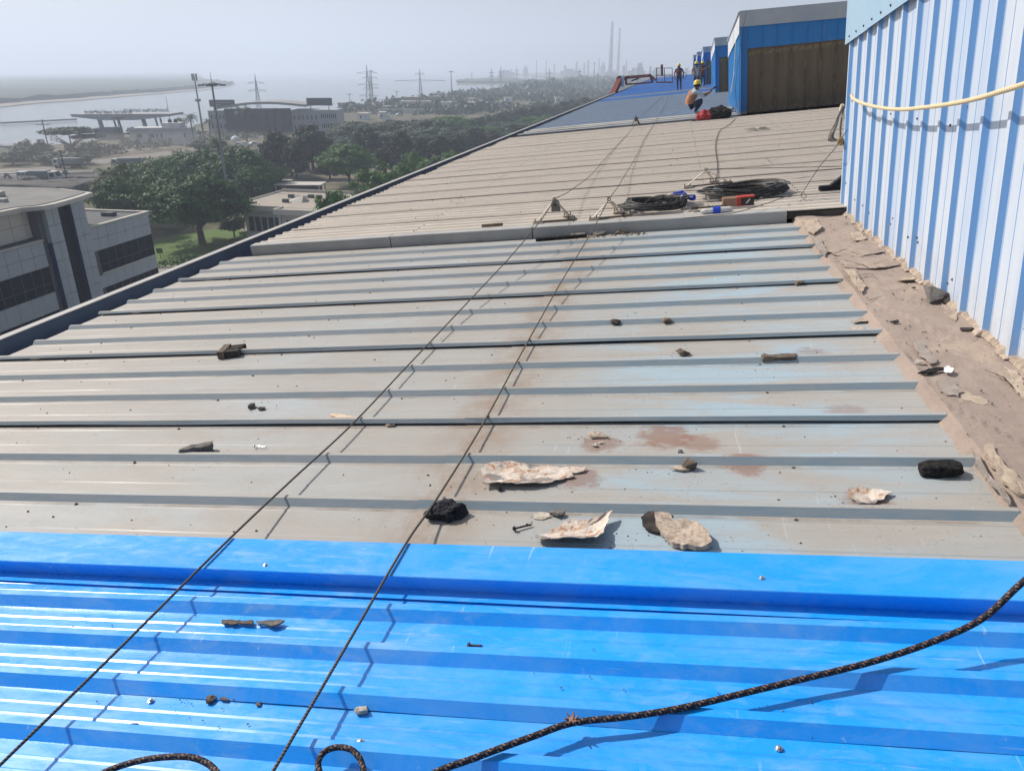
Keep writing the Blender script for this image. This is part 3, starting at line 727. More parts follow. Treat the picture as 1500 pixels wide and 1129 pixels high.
# ------------------------------------------------------------------ anchor stands that carry the lifelines
def anchor(label, u, v, h, w0, spread, mw_rz=0.0, pulley=False, m=None):
    m = m or M['angle_iron']
    t = thing('anchor_stand', label, 'anchor', roof_m(u, v, w0, mw_rz), 'lifeline anchor stands')
    feet = ((-spread, -0.10), (spread, -0.06), (spread*0.55, 0.22), (-spread*0.5, 0.22))
    for i, (fx, fy) in enumerate(feet[:3]):
        mb = MB(); mb.bar((fx*0.12, fy*0.12, h*0.96), (fx, fy, 0.02), 0.028, 0.008); mb.build('leg', m, t)
        mb = MB(); mb.box(fx-0.06, fx+0.06, fy-0.045, fy+0.045, 0.0, 0.012); pl = mb.build('foot_plate', M['angle_iron'] if i != 1 else M['dark_iron'], t)
        for bx in (-0.035, 0.035):
            mb = MB(); mb.lathe([(0.010, 0.012), (0.010, 0.022), (0.005, 0.023), (0.005, 0.045)], 6, Matrix.Translation((fx+bx, fy, 0))); mb.build('bolt', M['dark_iron'], pl)
    mb = MB(); mb.box(-spread-0.05, spread+0.05, -0.135, -0.105, 0.0, 0.018); mb.build('base_bar', M['dark_iron'], t)
    mb = MB(); mb.tube([(0.018*math.cos(a), 0, h + 0.018 + 0.018*math.sin(a)) for a in np.linspace(0, 2*math.pi, 13)], 0.005, 6, False); mb.build('eye', M['dark_iron'], t)
    mb = MB(); mb.box(-0.05, 0.05, -0.02, 0.02, h*0.86, h*0.93); mb.build('head_plate', m, t)
    if pulley:
        mb = MB()
        ol = [(0.052*math.cos(a)*0.95, 0.062*math.sin(a)) for a in np.linspace(0, math.pi, 9)] + [(-0.052, -0.075), (0.052, -0.075)]
        rot = Matrix.Translation((0.01, -0.01, h*0.80)) @ Matrix.Rotation(math.pi/2, 4, 'X')
        b2 = MB(); b2.prism(ol, -0.012, 0.012); b2.v = [tuple(rot @ Vector(q)) for q in b2.v]
        pb = b2.build('pulley_plate', mat('pulley_grey', (0.13, 0.125, 0.12), (0.20, 0.19, 0.17), 30, 0.6), t)
        b3 = MB(); b3.lathe([(0.018, -0.018), (0.018, 0.018)], 10, rot); b3.build('axle', M['dark_iron'], pb)
    return t
anchor('anchor stand with grey pulley plate under the left lifeline', -1.408, 8.62, 0.215, 0.118, 0.19, 0.0, True)
anchor('dark hooked anchor stand under the right lifeline beside the cable coil', -0.789, 8.62, 0.17, 0.118, 0.19, 0.15, False)
t = anchor('anchor stand with side wire, standing beyond the coiled cables', 0.33, 10.60, 0.17, 0.118, 0.27, 0.2, False)
anchor('rag covered far anchor at the end of the beige sheets', -1.268, 23.910, 0.26, 0.10, 0.13, 0.0, True, M['dark_iron'])
au, av = 0.33, 10.60
def line(name, pts, r, m, label, cat, seg=8, group=None):
    mb = MB(); mb.tube(smooth_path(pts, seg), r, 6); return tag(mb.build(name, m, mw=ROOF, smooth=True), label, cat, group)
line('stay_wire', [(au, av, 0.31), (au+0.8, av+0.04, 0.26), (au+1.6, av+0.08, 0.21), (au+2.4, av+0.12, 0.17)], 0.005, M['wire_far'], 'thin wire running right from the far anchor stand to the wall', 'wire')
line('hanging_rope', [(0.425, 10.148, 0.120), (0.477, 10.955, 0.130), (0.552, 12.233, 0.130), (0.675, 15.815, 0.130), (0.904, 19.023, 0.130), (1.171, 20.484, 0.130), (1.431, 22.245, 0.130), (1.70, 24.7, 0.16), (1.64, 24.8, 1.0), (1.9, 24.7, 2.9)], 0.007, M['wire_far'], 'rope trailing from the anchor stand up over the brown fronted ventilator', 'rope')
line('hanging_rope', [(1.66, 25.6, 1.3), (1.58, 25.5, 0.95), (1.52, 25.4, 0.62), (1.60, 25.6, 0.9), (1.65, 25.7, 1.4), (1.71, 25.9, 2.2)], 0.014, M['white_cord'], 'pale rope looped on the blue side of the brown fronted ventilator', 'rope')
line('signal_wire', [(-1.471, 8.241, 0.010), (0.014, 8.014, 0.150), (0.288, 8.014, 0.160), (0.524, 8.025, 0.170), (0.857, 8.371, 0.180), (1.147, 8.792, 0.180), (1.289, 8.953, 0.190), (1.328, 8.772, 0.170), (1.294, 8.728, 0.150), (1.288, 8.888, 0.170), (1.319, 8.920, 0.200), (1.460, 8.858, 0.452), (1.540, 8.416, 0.698), (1.600, 8.244, 0.869)][1:], 0.0045, M['wire_far'], 'thin cable with a small loop rising from the plug to the wall corner', 'cable')

# coils of cable
def coil(label, u, v, ru, rv, turns, seed, plug=False):
    t = thing('cable_coil', label, 'cable', roof_m(u, v, 0.118), 'coiled cables')
    r2 = random.Random(seed)
    for b in range(3):
        pts = []
        for q in range(int(turns/3*16)):
            a = q/16*2*math.pi
            if q % 16 == 0: ox, oy, sc, oz = r2.uniform(-0.05, 0.05)*ru/0.4, r2.uniform(-0.04, 0.04), r2.uniform(0.62, 1.0), r2.uniform(0.008, 0.085)
            pts.append((ox + sc*ru*math.cos(a) + 0.012*r2.uniform(-1, 1), oy + sc*rv*math.sin(a) + 0.012*r2.uniform(-1, 1), oz + 0.02*math.sin(a*2+b) + 0.02))
        mb = MB(); mb.tube(smooth_path(pts, 2), 0.0075, 6); mb.build('cable_turn', M['cable'], t, smooth=True)
    return t
cu, cv = -0.306, 8.937
t = coil('black cable coil with blue plugs beside the right anchor stand', cu, cv, 0.40, 0.34, 24, 3)
for i, (x, y, w, a) in enumerate(((0.27, 0.30, 0.10, 0.5), (0.40, 0.18, 0.07, -0.7), (0.33, 0.10, 0.10, 1.4))):
    mb = MB(); rm = Matrix.Translation((x, y, w)) @ Matrix.Rotation(a, 4, 'Z') @ Matrix.Rotation(math.pi/2, 4, 'Y')
    mb.lathe([(0.018, -0.07), (0.026, -0.05), (0.026, 0.02), (0.036, 0.022), (0.036, 0.07), (0.028, 0.075)], 10, rm); pg = mb.build('plug', M['plug_blue'], t)
    mb = MB(); mb.lathe([(0.012, -0.13), (0.024, -0.10), (0.022, -0.071)], 10, rm); mb.build('plug_sleeve', M['plug_white'], pg)
coil('wide black cable coil behind the red toolbox', 0.749, 9.465, 0.52, 0.38, 27, 5)
line('cable_tail', [(-0.420, 8.748, 0.200), (-0.326, 8.939, 0.240), (-0.176, 9.204, 0.220), (-0.044, 9.351, 0.140)], 0.0075, M['cable'], 'end of black cable arching over the coil with blue plugs', 'cable')
# toolbox / test meter
bu, bv = 0.608, 8.755
t = thing('tool_case', 'small red tool case with black front beside the cable coil', 'case', roof_m(bu, bv, 0.118, 0.06))
mb = MB(); mb.box(-0.16, 0.005, -0.06, 0.06, 0.0, 0.095); mb.build('box', mat('brown_case', (0.26, 0.15, 0.10), (0.20, 0.12, 0.08), 12, 0.6), t)
mb = MB(); mb.box(0.008, 0.17, -0.055, 0.055, 0.006, 0.088); o = mb.build('front', mat('black_case', (0.015, 0.015, 0.017), (0.03, 0.03, 0.03), 12, 0.5), t)
red_m = mat('red_case', (0.42, 0.035, 0.02), (0.33, 0.03, 0.02), 12, 0.45)
mb = MB(); mb.box(-0.01, 0.03, -0.064, 0.064, 0.0, 0.10); mb.box(0.031, 0.176, -0.06, 0.06, 0.090, 0.102); mb.box(0.031, 0.176, -0.06, 0.06, -0.0, 0.005); mb.build('frame', red_m, t)
mb = MB(); mb.bar((0.085, -0.058, 0.028), (0.125, -0.058, 0.07), 0.014, 0.004, (0, 1, 0)); mb.build('emblem', M['plug_white'], o)
du, dv = 0.348, 8.668
mb = MB(); q = []
for i in range(40): q.append((0.010 + (0.004 if i % 4 < 2 else 0), -0.17 + i*0.008))
mb.lathe(q, 8, Matrix.Rotation(math.pi/2, 4, 'Y')); mb.lathe([(0.02, -0.24), (0.02, -0.17), (0.012, -0.165)], 8, Matrix.Rotation(math.pi/2, 4, 'Y'))
tag(mb.build('drill_bit', M['dark_iron'], mw=roof_m(du, dv, 0.14, 0.07)), 'long dark drill bit lying left of the red tool case', 'tool')
pu, pv = 0.370, 8.331
t = thing('cable_plug', 'white cable plug with a blue ring on the step flashing', 'plug', roof_m(pu, pv, 0.155, 0.12))
mb = MB(); rm = Matrix.Rotation(math.pi/2, 4, 'Y'); mb.lathe([(0.012, -0.17), (0.028, -0.13), (0.030, -0.045)], 12, rm); mb.lathe([(0.034, 0.035), (0.030, 0.14), (0.016, 0.17)], 12, rm); mb.build('body', M['plug_white'], t)
mb = MB(); mb.lathe([(0.034, -0.044), (0.042, -0.04), (0.042, 0.03), (0.034, 0.034)], 12, rm); mb.build('ring', M['plug_blue'], t)
# a shoe tucked behind the wall corner
M['black_cloth'] = mat('black_cloth', (0.012, 0.013, 0.016), (0.028, 0.028, 0.033), 20, 0.85, 0.2)
su, sv = 1.728, 9.422
mb = MB(); secs = []
for i in range(9):
    x = -0.17 + i*0.04; hgt = 0.05 if i < 4 else 0.05 + 0.03*(i-3); wd = 0.045 if 0 < i < 8 else 0.03
    secs.append([(x, -wd, 0.0), (x, wd, 0.0), (x, wd*0.8, hgt), (x, -wd*0.8, hgt)])
mb.v = [q for s_ in secs for q in s_]; mb.f = [(a*4+j, a*4+(j+1) % 4, a*4+4+(j+1) % 4, a*4+4+j) for a in range(8) for j in range(4)] + [(3, 2, 1, 0), (32, 33, 34, 35)]
tag(mb.build('boot', M['black_cloth'], mw=roof_m(su, sv, 0.118, 0.1)), 'black boot lying by the corner of the pale blue wall', 'shoe')
# yellow rope along the wall
pts = [(1.530, 3.931, 1.395), (1.530, 4.073, 1.369), (1.530, 4.292, 1.337), (1.530, 4.643, 1.288), (1.530, 5.071, 1.243), (1.530, 5.600, 1.199), (1.530, 6.085, 1.166), (1.530, 6.676, 1.150), (1.530, 7.276, 1.155), (1.530, 7.699, 1.179), (1.530, 7.798, 1.210)]
p = smooth_path(pts, 8)
tag(tube_uv('wall_rope', p, 0.0135, 10, M['yellow_rope'], mw=ROOF), 'yellow nylon rope sagging along the pale blue ribbed wall', 'rope')
kt = thing('rope_hitch', 'grey and yellow rope knotted round the corner of the pale blue wall', 'knot', roof_m(1.635, 8.66, 0.93) @ Matrix.Scale(0.62, 4))
r3 = random.Random(4)
for i in range(7):
    pts = [(0.02*r3.uniform(-1, 1), 0.02*r3.uniform(-1, 1), 0.22), (-0.05-0.03*r3.random(), 0.03*r3.uniform(-1, 1), 0.10), (-0.10-0.05*r3.random(), 0.04*r3.uniform(-1, 1), -0.10), (-0.12-0.1*r3.random(), 0.05*r3.uniform(-1, 1), -0.26-0.05*r3.random()), (-0.04, 0.02*r3.uniform(-1, 1), -0.30), (-0.03, 0.03*r3.uniform(-1, 1), -0.08), (0.0, 0.0, 0.2)]
    mb = MB(); mb.tube(smooth_path(pts, 5), 0.012, 6); mb.build('strand', mat('grey_strand', (0.30, 0.27, 0.23), (0.20, 0.18, 0.15), 30, 0.9) if i == 0 else bpy.data.materials['grey_strand'], kt, smooth=True)
mb = MB(); mb.tube(smooth_path([(0.0, -0.04, 0.02), (-0.05, 0.0, 0.14), (-0.02, 0.05, 0.24), (0.04, 0.0, 0.16), (0.0, -0.04, 0.02)], 6), 0.016, 8); mb.build('yellow_turn', M['yellow_rope'], kt, smooth=True)
# small things at the corner
tu, tv, tw = 1.600, 8.269, 0.739
tag(ob('foam_lump', rock_mesh('foam_lump', 0.09, 0.08, 0.11, mat('brown_foam', (0.40, 0.26, 0.09), (0.28, 0.17, 0.06), 40, 0.9), 3), mw=roof_m(tu, tv+0.25, tw-0.05)), 'brown foam lump hanging at the edge of the pale wall', 'lump')
# red and black bag behind
gu, gv = 0.855, 23.610
t = thing('tool_bag', 'red and black tool bag lying behind the squatting worker', 'bag', roof_m(gu, gv, 0.12, -0.1))
def soft_lump(name, sx, sy, sz, m, seed):
    bm = bmesh.new(); bmesh.ops.create_icosphere(bm, subdivisions=4, radius=1.0)
    for v in bm.verts:
        p = v.co.copy(); u = Vector((seed, seed*2.0, 1)); q = p*(1 + 0.42*noise.noise(p*1.5+u) + 0.26*abs(noise.noise(p*3.6+u)) + 0.08*noise.noise(p*9+u))
        v.co = Vector((q.x*sx*0.46, q.y*sy*0.46, max(0.0, (q.z+0.62)*sz*0.56)))
    me = bpy.data.meshes.new(name); bm.to_mesh(me); bm.free(); me.materials.append(m); return me
ob('black_half', soft_lump('black_half', 0.66, 0.42, 0.34, M['black_cloth'], 5), t, ml=Matrix.Translation((0.22, 0, 0)))
ob('red_half', soft_lump('red_half', 0.44, 0.36, 0.27, mat('red_bag', (0.42, 0.05, 0.06), (0.30, 0.04, 0.05), 8, 0.8), 8), t, ml=Matrix.Translation((-0.16, -0.05, 0)))
mb = MB(); mb.tube(smooth_path([(0.05, -0.15, 0.2), (0.2, -0.24, 0.30), (0.38, -0.2, 0.12), (0.5, -0.22, 0.02)], 5), 0.014, 6); mb.build('strap', M['black_cloth'], t)
mb = MB(); mb.bar((-0.52, -0.28, 0.015), (-0.22, -0.24, 0.015), 0.05, 0.02); tag(mb.build('hammer_handle', M['black_cloth'], mw=roof_m(gu, gv, 0.12)), 'short black handle lying left of the red bag', 'tool')
# rubble at the foot of the brown fronted ventilator
for i, (u, v, s) in enumerate(((1.35, 25.6, 0.35), (1.1, 26.2, 0.30), (1.55, 26.4, 0.42), (0.85, 26.7, 0.28))):
    tag(ob('rubble_lump', rock_mesh('rubble_lump', s*1.3, s, s*0.45, M['mortar_grey'], 60+i), mw=roof_m(u, v, 0.09, i)), ('flat rubble lump at the corner of the brown fronted ventilator', 'rubble lump behind the red and black bag', 'largest rubble lump beside the blue ventilator side', 'small rubble lump right of the squatting worker')[i], 'rubble', 'rubble by the second ventilator')
tag(ob('paper_scrap', flake_mesh('paper_scrap', [(-0.30, -0.05), (0.1, -0.10), (0.32, -0.02), (0.05, 0.10), (-0.1, 0.08)], 0.003, mat('white_scrap', (0.72, 0.70, 0.66), None, 8, 0.8), 5, 0.03, 0.05), mw=roof_m(1.674, 18.433, 0.12)), 'crumpled white scrap on the beige sheets before the brown panels', 'scrap')
# ================================================================== debris on the sheets
def stone_m(name, a, b, sc=18): return mat(name, a, b, sc, 0.9, 0.15, bump=1.0, bscale=sc*4, bdist=0.012, lo=0.4, hi=0.6)
M['st_brown'] = stone_m('brown_stone', (0.20, 0.155, 0.12), (0.11, 0.09, 0.075))
M['st_grey'] = stone_m('grey_stone', (0.22, 0.205, 0.19), (0.13, 0.12, 0.11))
M['st_dark'] = stone_m('dark_stone', (0.045, 0.04, 0.04), (0.09, 0.075, 0.065))
M['st_white'] = stone_m('white_stone', (0.62, 0.56, 0.48), (0.42, 0.36, 0.29))
M['st_conc'] = stone_m('concrete_chip', (0.74, 0.61, 0.50), (0.46, 0.36, 0.285), 60)
M['foam'] = stone_m('black_foam', (0.012, 0.012, 0.014), (0.045, 0.042, 0.04), 60)
k = N('rusted_flake', 0.8, 0.25)
n1 = k.noise(9, 7, 0.75, None, 0.6); n2 = k.noise(16, 7, 0.75, k.map((1, 1, 1), (3, 3, 3)), 1.0); n3 = k.noise(7, 5, 0.7, k.map((1.0, 1, 1), (7, 1, 2)))
c = k.ramp(n1, 0.36, 0.62, (0.66, 0.59, 0.52), (0.42, 0.35, 0.30))
c = k.mix(k.ramp(n3, 0.52, 0.60), c, (0.20, 0.19, 0.185))
c = k.mix(k.ramp(n2, 0.53, 0.62), c, (0.34, 0.14, 0.045))
c = k.mix(k.ramp(n2, 0.64, 0.74), c, (0.16, 0.055, 0.02))
k.color(c); k.bump(n1, 0.8, 0.01)
M['rust_flake'] = k.m
def stone(u, v, su, sv, sh, m, label, seed, cat='stone', rz=0.0, w=0.002, name='stone_chip', rough=0.45, sub=2, group='debris on the sheets'):
    return tag(ob(name, rock_mesh(name, su, sv, sh, M[m], seed, rough, sub), mw=roof_m(u, v, w, rz)), label, cat, group)
# bark like block
def bark_block(u, v, L, W, Hh, label, rz, m1, ridges=6, name='insulation_block'):
    t = thing(name, label, 'debris', roof_m(u, v, 0.004, rz), 'debris on the sheets')
    mb = MB(); rr = random.Random(int(L*1000))
    for i in range(ridges):
        y0 = -W/2 + W*i/ridges; y1 = y0 + W/ridges*0.82
        hh = Hh*(0.75+0.35*rr.random()); xe = L/2*(0.8+0.45*rr.random())
        mb.box(-L/2, xe, y0, y1, 0.0, hh)
    o = mb.build('ridge_layer', m1, t)
    mb = MB(); mb.box(-L/2-0.012, -L/2+L*0.28, -W/2-0.004, W/2+0.004, 0.0, Hh*1.06); mb.build('smooth_edge', M['st_brown'], t)
    return t
bark_block(-3.189, 4.586, 0.135, 0.175, 0.048, 'dark ridged block of old insulation standing alone on the left sheets', 0.25, M['st_dark'])
tag(ob('concrete_lump', block_mesh('concrete_lump', 0.165, 0.062, 0.042, M['st_grey'], 41), mw=roof_m(-2.465, 3.047, 0.002, 0.28)), 'oblong rough grey lump on the pale sheet at the left', 'debris', 'debris on the sheets')
stone(-2.481, 3.621, 0.045, 0.075, 0.032, 'st_grey', 'upright grey chip beside a darker sliver left of the left lifeline', 4)
stone(-2.401, 3.590, 0.062, 0.035, 0.016, 'st_dark', 'dark sliver lying right of the upright grey chip', 5)
stone(-0.457, 4.969, 0.085, 0.075, 0.045, 'st_dark', 'dark pointed stone, left of the two beyond the rust stain', 6)
stone(-0.111, 4.960, 0.085, 0.07, 0.042, 'st_brown', 'triangular brown stone, right of the dark pointed one', 7)
stone(-0.001, 4.330, 0.095, 0.07, 0.045, 'st_brown', 'brown stone resting against the lapped sheet edge', 8)
tag(ob('brick_bat', block_mesh('brick_bat', 0.185, 0.05, 0.036, M['st_brown'], 42), mw=roof_m(0.527, 4.193, 0.002, 0.0)), 'flat brown brick fragment on the right of the grey sheets', 'brick', 'debris on the sheets')
stone(0.850, 5.784, 0.10, 0.08, 0.04, 'st_brown', 'small brown stone near the mortar strip at the back', 10)
stone(-0.406, 3.225, 0.115, 0.075, 0.03, 'st_conc', 'flat tan stone chip with white crumbs in front of it', 11, rz=-0.4)
stone(-0.409, 3.125, 0.035, 0.03, 0.018, 'st_white', 'white crumb in front of the flat tan chip', 12)
stone(-0.382, 3.153, 0.03, 0.024, 0.015, 'st_white', 'smaller white crumb touching the tan chip', 13)
stone(0.020, 2.920, 0.075, 0.075, 0.05, 'st_brown', 'knobbly brown stone in the middle of the sheets below the rust stain', 14)
stone(-0.023, 2.901, 0.10, 0.045, 0.024, 'st_conc', 'flat chip leaning on the knobbly brown stone', 15)
stone(-0.020, 3.059, 0.036, 0.03, 0.022, 'st_grey', 'grey pebble just below the red brown stain', 16)
stone(-0.500, 2.522, 0.075, 0.045, 0.028, 'st_grey', 'grey crumbly stone above the big rusty flake', 17)
stone(-0.777, 2.712, 0.032, 0.03, 0.024, 'st_dark', 'tiny dark stone under the long rusty sheet piece', 18)
tag(ob('foam_block', rock_mesh('foam_block', 0.155, 0.075, 0.05, M['foam'], 19, 0.3, 3), mw=roof_m(0.985, 2.891, 0.003, 0.0)), 'black foam block near the mortar strip at the right', 'foam', 'debris on the sheets')
tag(ob('concrete_chunk', rock_mesh('concrete_chunk', 0.16, 0.19, 0.115, M['st_grey'], 23, 0.5, 2), mw=roof_m(1.568, 5.102, 0.044, 0.5)), 'jagged grey concrete chunk against the foot of the pale wall', 'concrete', 'debris on the mortar strip')
stone(1.579, 4.503, 0.085, 0.06, 0.02, 'st_dark', 'dark brown flake at the foot of the wall past the concrete chunk', 21, w=0.046, group='debris on the mortar strip')
stone(1.245, 4.681, 0.06, 0.045, 0.02, 'st_dark', 'small dark chip in the middle of the mortar strip', 22, w=0.046, group='debris on the mortar strip')
stone(1.196, 4.013, 0.055, 0.04, 0.026, 'st_white', 'rounded cream pebble at the left edge of the mortar strip', 23, w=0.04, group='debris on the mortar strip')
stone(1.534, 5.406, 0.03, 0.03, 0.015, 'st_dark', 'tiny dark stone left of the jagged concrete chunk', 24, w=0.046, group='debris on the mortar strip')
tag(piece('rubber_strip', [(1.142, 3.836), (1.183, 3.871), (1.237, 3.906), (1.286, 3.913), (1.278, 3.885), (1.228, 3.850), (1.173, 3.835)], 0.008, M['foam'], None, 25, 0.004, 0.0, w=0.046), 'thin black rubber strip across the mortar strip', 'rubber', 'debris on the mortar strip')
tag(piece('paper_scrap', [(1.284, 3.904), (1.317, 3.921), (1.325, 3.873), (1.302, 3.828), (1.274, 3.839)], 0.003, mat('white_paper', (0.75, 0.75, 0.75), None, 20, 0.8), None, 26, 0.008, 0.015, w=0.048), 'white paper scrap beside the black rubber strip', 'scrap', 'debris on the mortar strip')
tag(piece('rusty_flake', [(-0.888, 2.848), (-0.882, 2.905), (-0.858, 2.938), (-0.734, 2.927), (-0.607, 2.916), (-0.532, 2.911), (-0.421, 2.900), (-0.430, 2.869), (-0.476, 2.856), (-0.466, 2.826), (-0.500, 2.813), (-0.526, 2.783), (-0.579, 2.746), (-0.665, 2.727), (-0.769, 2.724), (-0.852, 2.727)], 0.004, M['rust_flake'], None, 1, 0.012, 0.03, w=0.004), 'long rust eaten sheet piece lying by the right lifeline', 'metal scrap', 'rust flakes')
tag(piece('rusty_flake', [(-0.551, 2.346), (-0.521, 2.384), (-0.470, 2.434), (-0.426, 2.465), (-0.403, 2.447), (-0.367, 2.458), (-0.322, 2.479), (-0.283, 2.515), (-0.284, 2.471), (-0.294, 2.405), (-0.299, 2.341), (-0.316, 2.305), (-0.379, 2.293), (-0.468, 2.297), (-0.532, 2.298)], 0.004, M['rust_flake'], None, 2, 0.014, 0.04, w=0.004), 'white and orange rust flake touching the blue trim', 'metal scrap', 'rust flakes')
tag(piece('rusty_flake', [(0.614, 2.735), (0.666, 2.747), (0.734, 2.743), (0.770, 2.724), (0.738, 2.677), (0.688, 2.646), (0.635, 2.644), (0.614, 2.683)], 0.004, M['rust_flake'], None, 3, 0.010, 0.02, w=0.004), 'oval rust flake at the right near the mortar strip', 'metal scrap', 'rust flakes')
tag(piece('concrete_plate', [(-0.120, 2.498), (-0.064, 2.490), (-0.054, 2.462), (-0.013, 2.483), (0.032, 2.476), (0.065, 2.422), (0.082, 2.361), (0.085, 2.327), (0.033, 2.303), (-0.019, 2.305), (-0.053, 2.337), (-0.092, 2.396)], 0.020, M['st_conc'], None, 4, 0.020, 0.0, w=0.002), 'tan rough broken concrete plate just above the blue trim', 'concrete', 'debris on the sheets')
tag(piece('fibre_mat', [(-0.167, 2.505), (-0.148, 2.545), (-0.111, 2.542), (-0.080, 2.523), (-0.049, 2.501), (-0.074, 2.490), (-0.110, 2.479), (-0.103, 2.432), (-0.093, 2.405), (-0.133, 2.413), (-0.159, 2.448)], 0.010, M['st_dark'], None, 6, 0.012, 0.01, w=0.002), 'dark fibrous scrap tucked under the concrete plate', 'debris', 'debris on the sheets')
tag(piece('plaster_ring', [(-0.595, 2.528), (-0.570, 2.545), (-0.530, 2.536), (-0.520, 2.511), (-0.550, 2.490), (-0.584, 2.498)], 0.004, M['st_white'], None, 7, 0.004, 0.0), 'pale plaster splash left of the grey crumbly stone', 'plaster', 'debris on the sheets')
tag(piece('wood_strip', [(-1.934, 3.514), (-1.859, 3.503), (-1.745, 3.465), (-1.742, 3.439), (-1.839, 3.458), (-1.913, 3.477)], 0.006, mat('pale_wood', (0.62, 0.50, 0.37), (0.50, 0.38, 0.27), 20, 0.8), None, 8, 0.003, 0.0), 'pale splinter of wood under the left lifeline', 'wood', 'debris on the sheets')
tag(piece('paint_flake', [(1.033, 4.857), (1.104, 4.892), (1.162, 4.899), (1.121, 4.819), (1.046, 4.800)], 0.003, M['plaster'], None, 9, 0.008, 0.02), 'cream paint flake at the right end of a rib', 'flake', 'debris on the sheets')
tag(piece('paint_flake', [(0.999, 4.723), (1.051, 4.745), (1.091, 4.714), (1.058, 4.664), (1.005, 4.670)], 0.003, M['st_conc'], None, 10, 0.008, 0.02), 'tan paint flake in front of the cream one', 'flake', 'debris on the sheets')
tag(piece('paint_flake', [(-1.541, 3.359), (-1.521, 3.375), (-1.486, 3.375), (-1.492, 3.350), (-1.531, 3.342)], 0.003, M['st_conc'], None, 11, 0.006, 0.02), 'small flake by a sheet lap between the lifelines', 'flake', 'debris on the sheets')
# crumpled black cloth
bm = bmesh.new(); bmesh.ops.create_icosphere(bm, subdivisions=4, radius=1.0)
for v in bm.verts:
    p = v.co.copy(); k_ = 1 + 0.55*noise.noise(p*1.6 + Vector((3, 1, 2))) + 0.30*abs(noise.noise(p*4.2)) + 0.10*noise.noise(p*9)
    if p.x < -0.4 and p.z < 0.3: k_ += 0.5*max(0, -p.x-0.4)
    q = p*k_; v.co = Vector((q.x*0.060, q.y*0.050, max(0.0, (q.z+0.55))*0.040))
me = bpy.data.meshes.new('crumpled_cloth'); bm.to_mesh(me); bm.free(); me.materials.append(M['black_cloth'])
tag(ob('crumpled_cloth', me, mw=roof_m(-0.947, 2.503, 0.002, 0.2)), 'crumpled black cloth against the right lifeline above the blue trim', 'cloth')
# bolts
def bolt(u, v, L, r, rz, m, label, w=0.006):
    mb = MB(); rm = Matrix.Rotation(math.pi/2, 4, 'Y')
    mb.lathe([(r*2.0, -L/2-r*1.4), (r*2.0, -L/2)], 6, rm); mb.lathe([(r*2.6, -L/2), (r*2.6, -L/2+0.002)], 12, rm)
    pr = [(r, -L/2+0.0021)]
    for i in range(10): pr += [(r*(1.0 if i % 2 else 0.8), -L/2 + L*(0.3+0.06*i))]
    pr.append((r*0.3, L/2)); mb.lathe(pr, 8, rm)
    return tag(mb.build('loose_screw', m, mw=roof_m(u, v, w + r*1.8, rz, 0.05)), label, 'screw', 'loose screws')
bolt(-0.617, 2.424, 0.075, 0.0042, 0.55, M['foam'], 'black bolt lying left of the big rusty flake')
bolt(-2.133, 3.103, 0.072, 0.003, 0.0, M['steel'], 'zinc screw on the pale sheet right of the oblong grey lump')
bolt(-0.641, 1.759, 0.042, 0.0038, 0.1, M['screw_dark'], 'dark screw lying in the middle of the blue sheets')
bolt(-2.300, 1.678, 0.050, 0.0038, -0.1, M['screw_dark'], 'dark screw at the left edge of the blue sheets')
# on the blue sheets
tag(piece('bark_flake', [(-1.544, 1.793), (-1.499, 1.800), (-1.431, 1.802), (-1.424, 1.782), (-1.483, 1.774), (-1.522, 1.774)], 0.006, M['st_brown'], None, 12, 0.006, 0.01, w=0.012), 'grey brown flake on the blue sheet, left of a pair', 'flake', 'debris on the blue sheets')
tag(piece('bark_flake', [(-1.417, 1.796), (-1.381, 1.806), (-1.341, 1.806), (-1.311, 1.802), (-1.343, 1.772), (-1.400, 1.784)], 0.006, M['st_grey'], None, 13, 0.006, 0.015, w=0.012), 'curled flake right of the grey brown one on the blue sheet', 'flake', 'debris on the blue sheets')
stone(-1.380, 1.464, 0.034, 0.045, 0.018, 'st_brown', 'upright brown chip on a blue rib at the lower left', 31, w=0.009, group='debris on the blue sheets')
stone(-1.337, 1.469, 0.042, 0.02, 0.014, 'st_brown', 'knobbly chip right of the upright brown chip', 32, w=0.009, group='debris on the blue sheets')
stone(-1.219, 1.462, 0.022, 0.018, 0.010, 'st_brown', 'small crumb at the end of the trail right of the knobbly chip', 33, w=0.009, group='debris on the blue sheets')
stone(-0.901, 1.468, 0.045, 0.032, 0.024, 'st_white', 'white pebble on a blue rib right of the right lifeline', 34, w=0.009, group='debris on the blue sheets')
stone(-0.625, 1.342, 0.042, 0.036, 0.014, 'st_grey', 'flat grey stone on the blue sheet beside the braided rope', 35, w=0.014, group='debris on the blue sheets')
stone(-1.148, 1.906, 0.032, 0.018, 0.010, 'st_brown', 'rusty chip on the blue sheet left of the right lifeline', 36, w=0.014, group='debris on the blue sheets')
nu_, nv_ = -1.541, 1.326
mb = MB(); ol = [(0.017*math.cos(a), 0.017*math.sin(a)) for a in np.linspace(0, 2*math.pi, 7)[:-1]]
inn = [(0.008*math.cos(a), 0.008*math.sin(a)) for a in np.linspace(0, 2*math.pi, 7)[:-1]]
vs = [(x, y, z) for z in (0, 0.016) for x, y in ol+inn]
mb.add(vs, [(i, (i+1) % 6, 12+(i+1) % 6, 12+i) for i in range(6)] + [(6+(i+1) % 6, 6+i, 18+i, 18+(i+1) % 6) for i in range(6)] + [(12+i, 12+(i+1) % 6, 18+(i+1) % 6, 18+i) for i in range(6)])
tag(mb.build('hex_nut', M['foam'], mw=roof_m(nu_, nv_, 0.016, 0.3, 0.2, -0.35)), 'black hexagonal nut on the blue sheet at the lower left', 'nut')
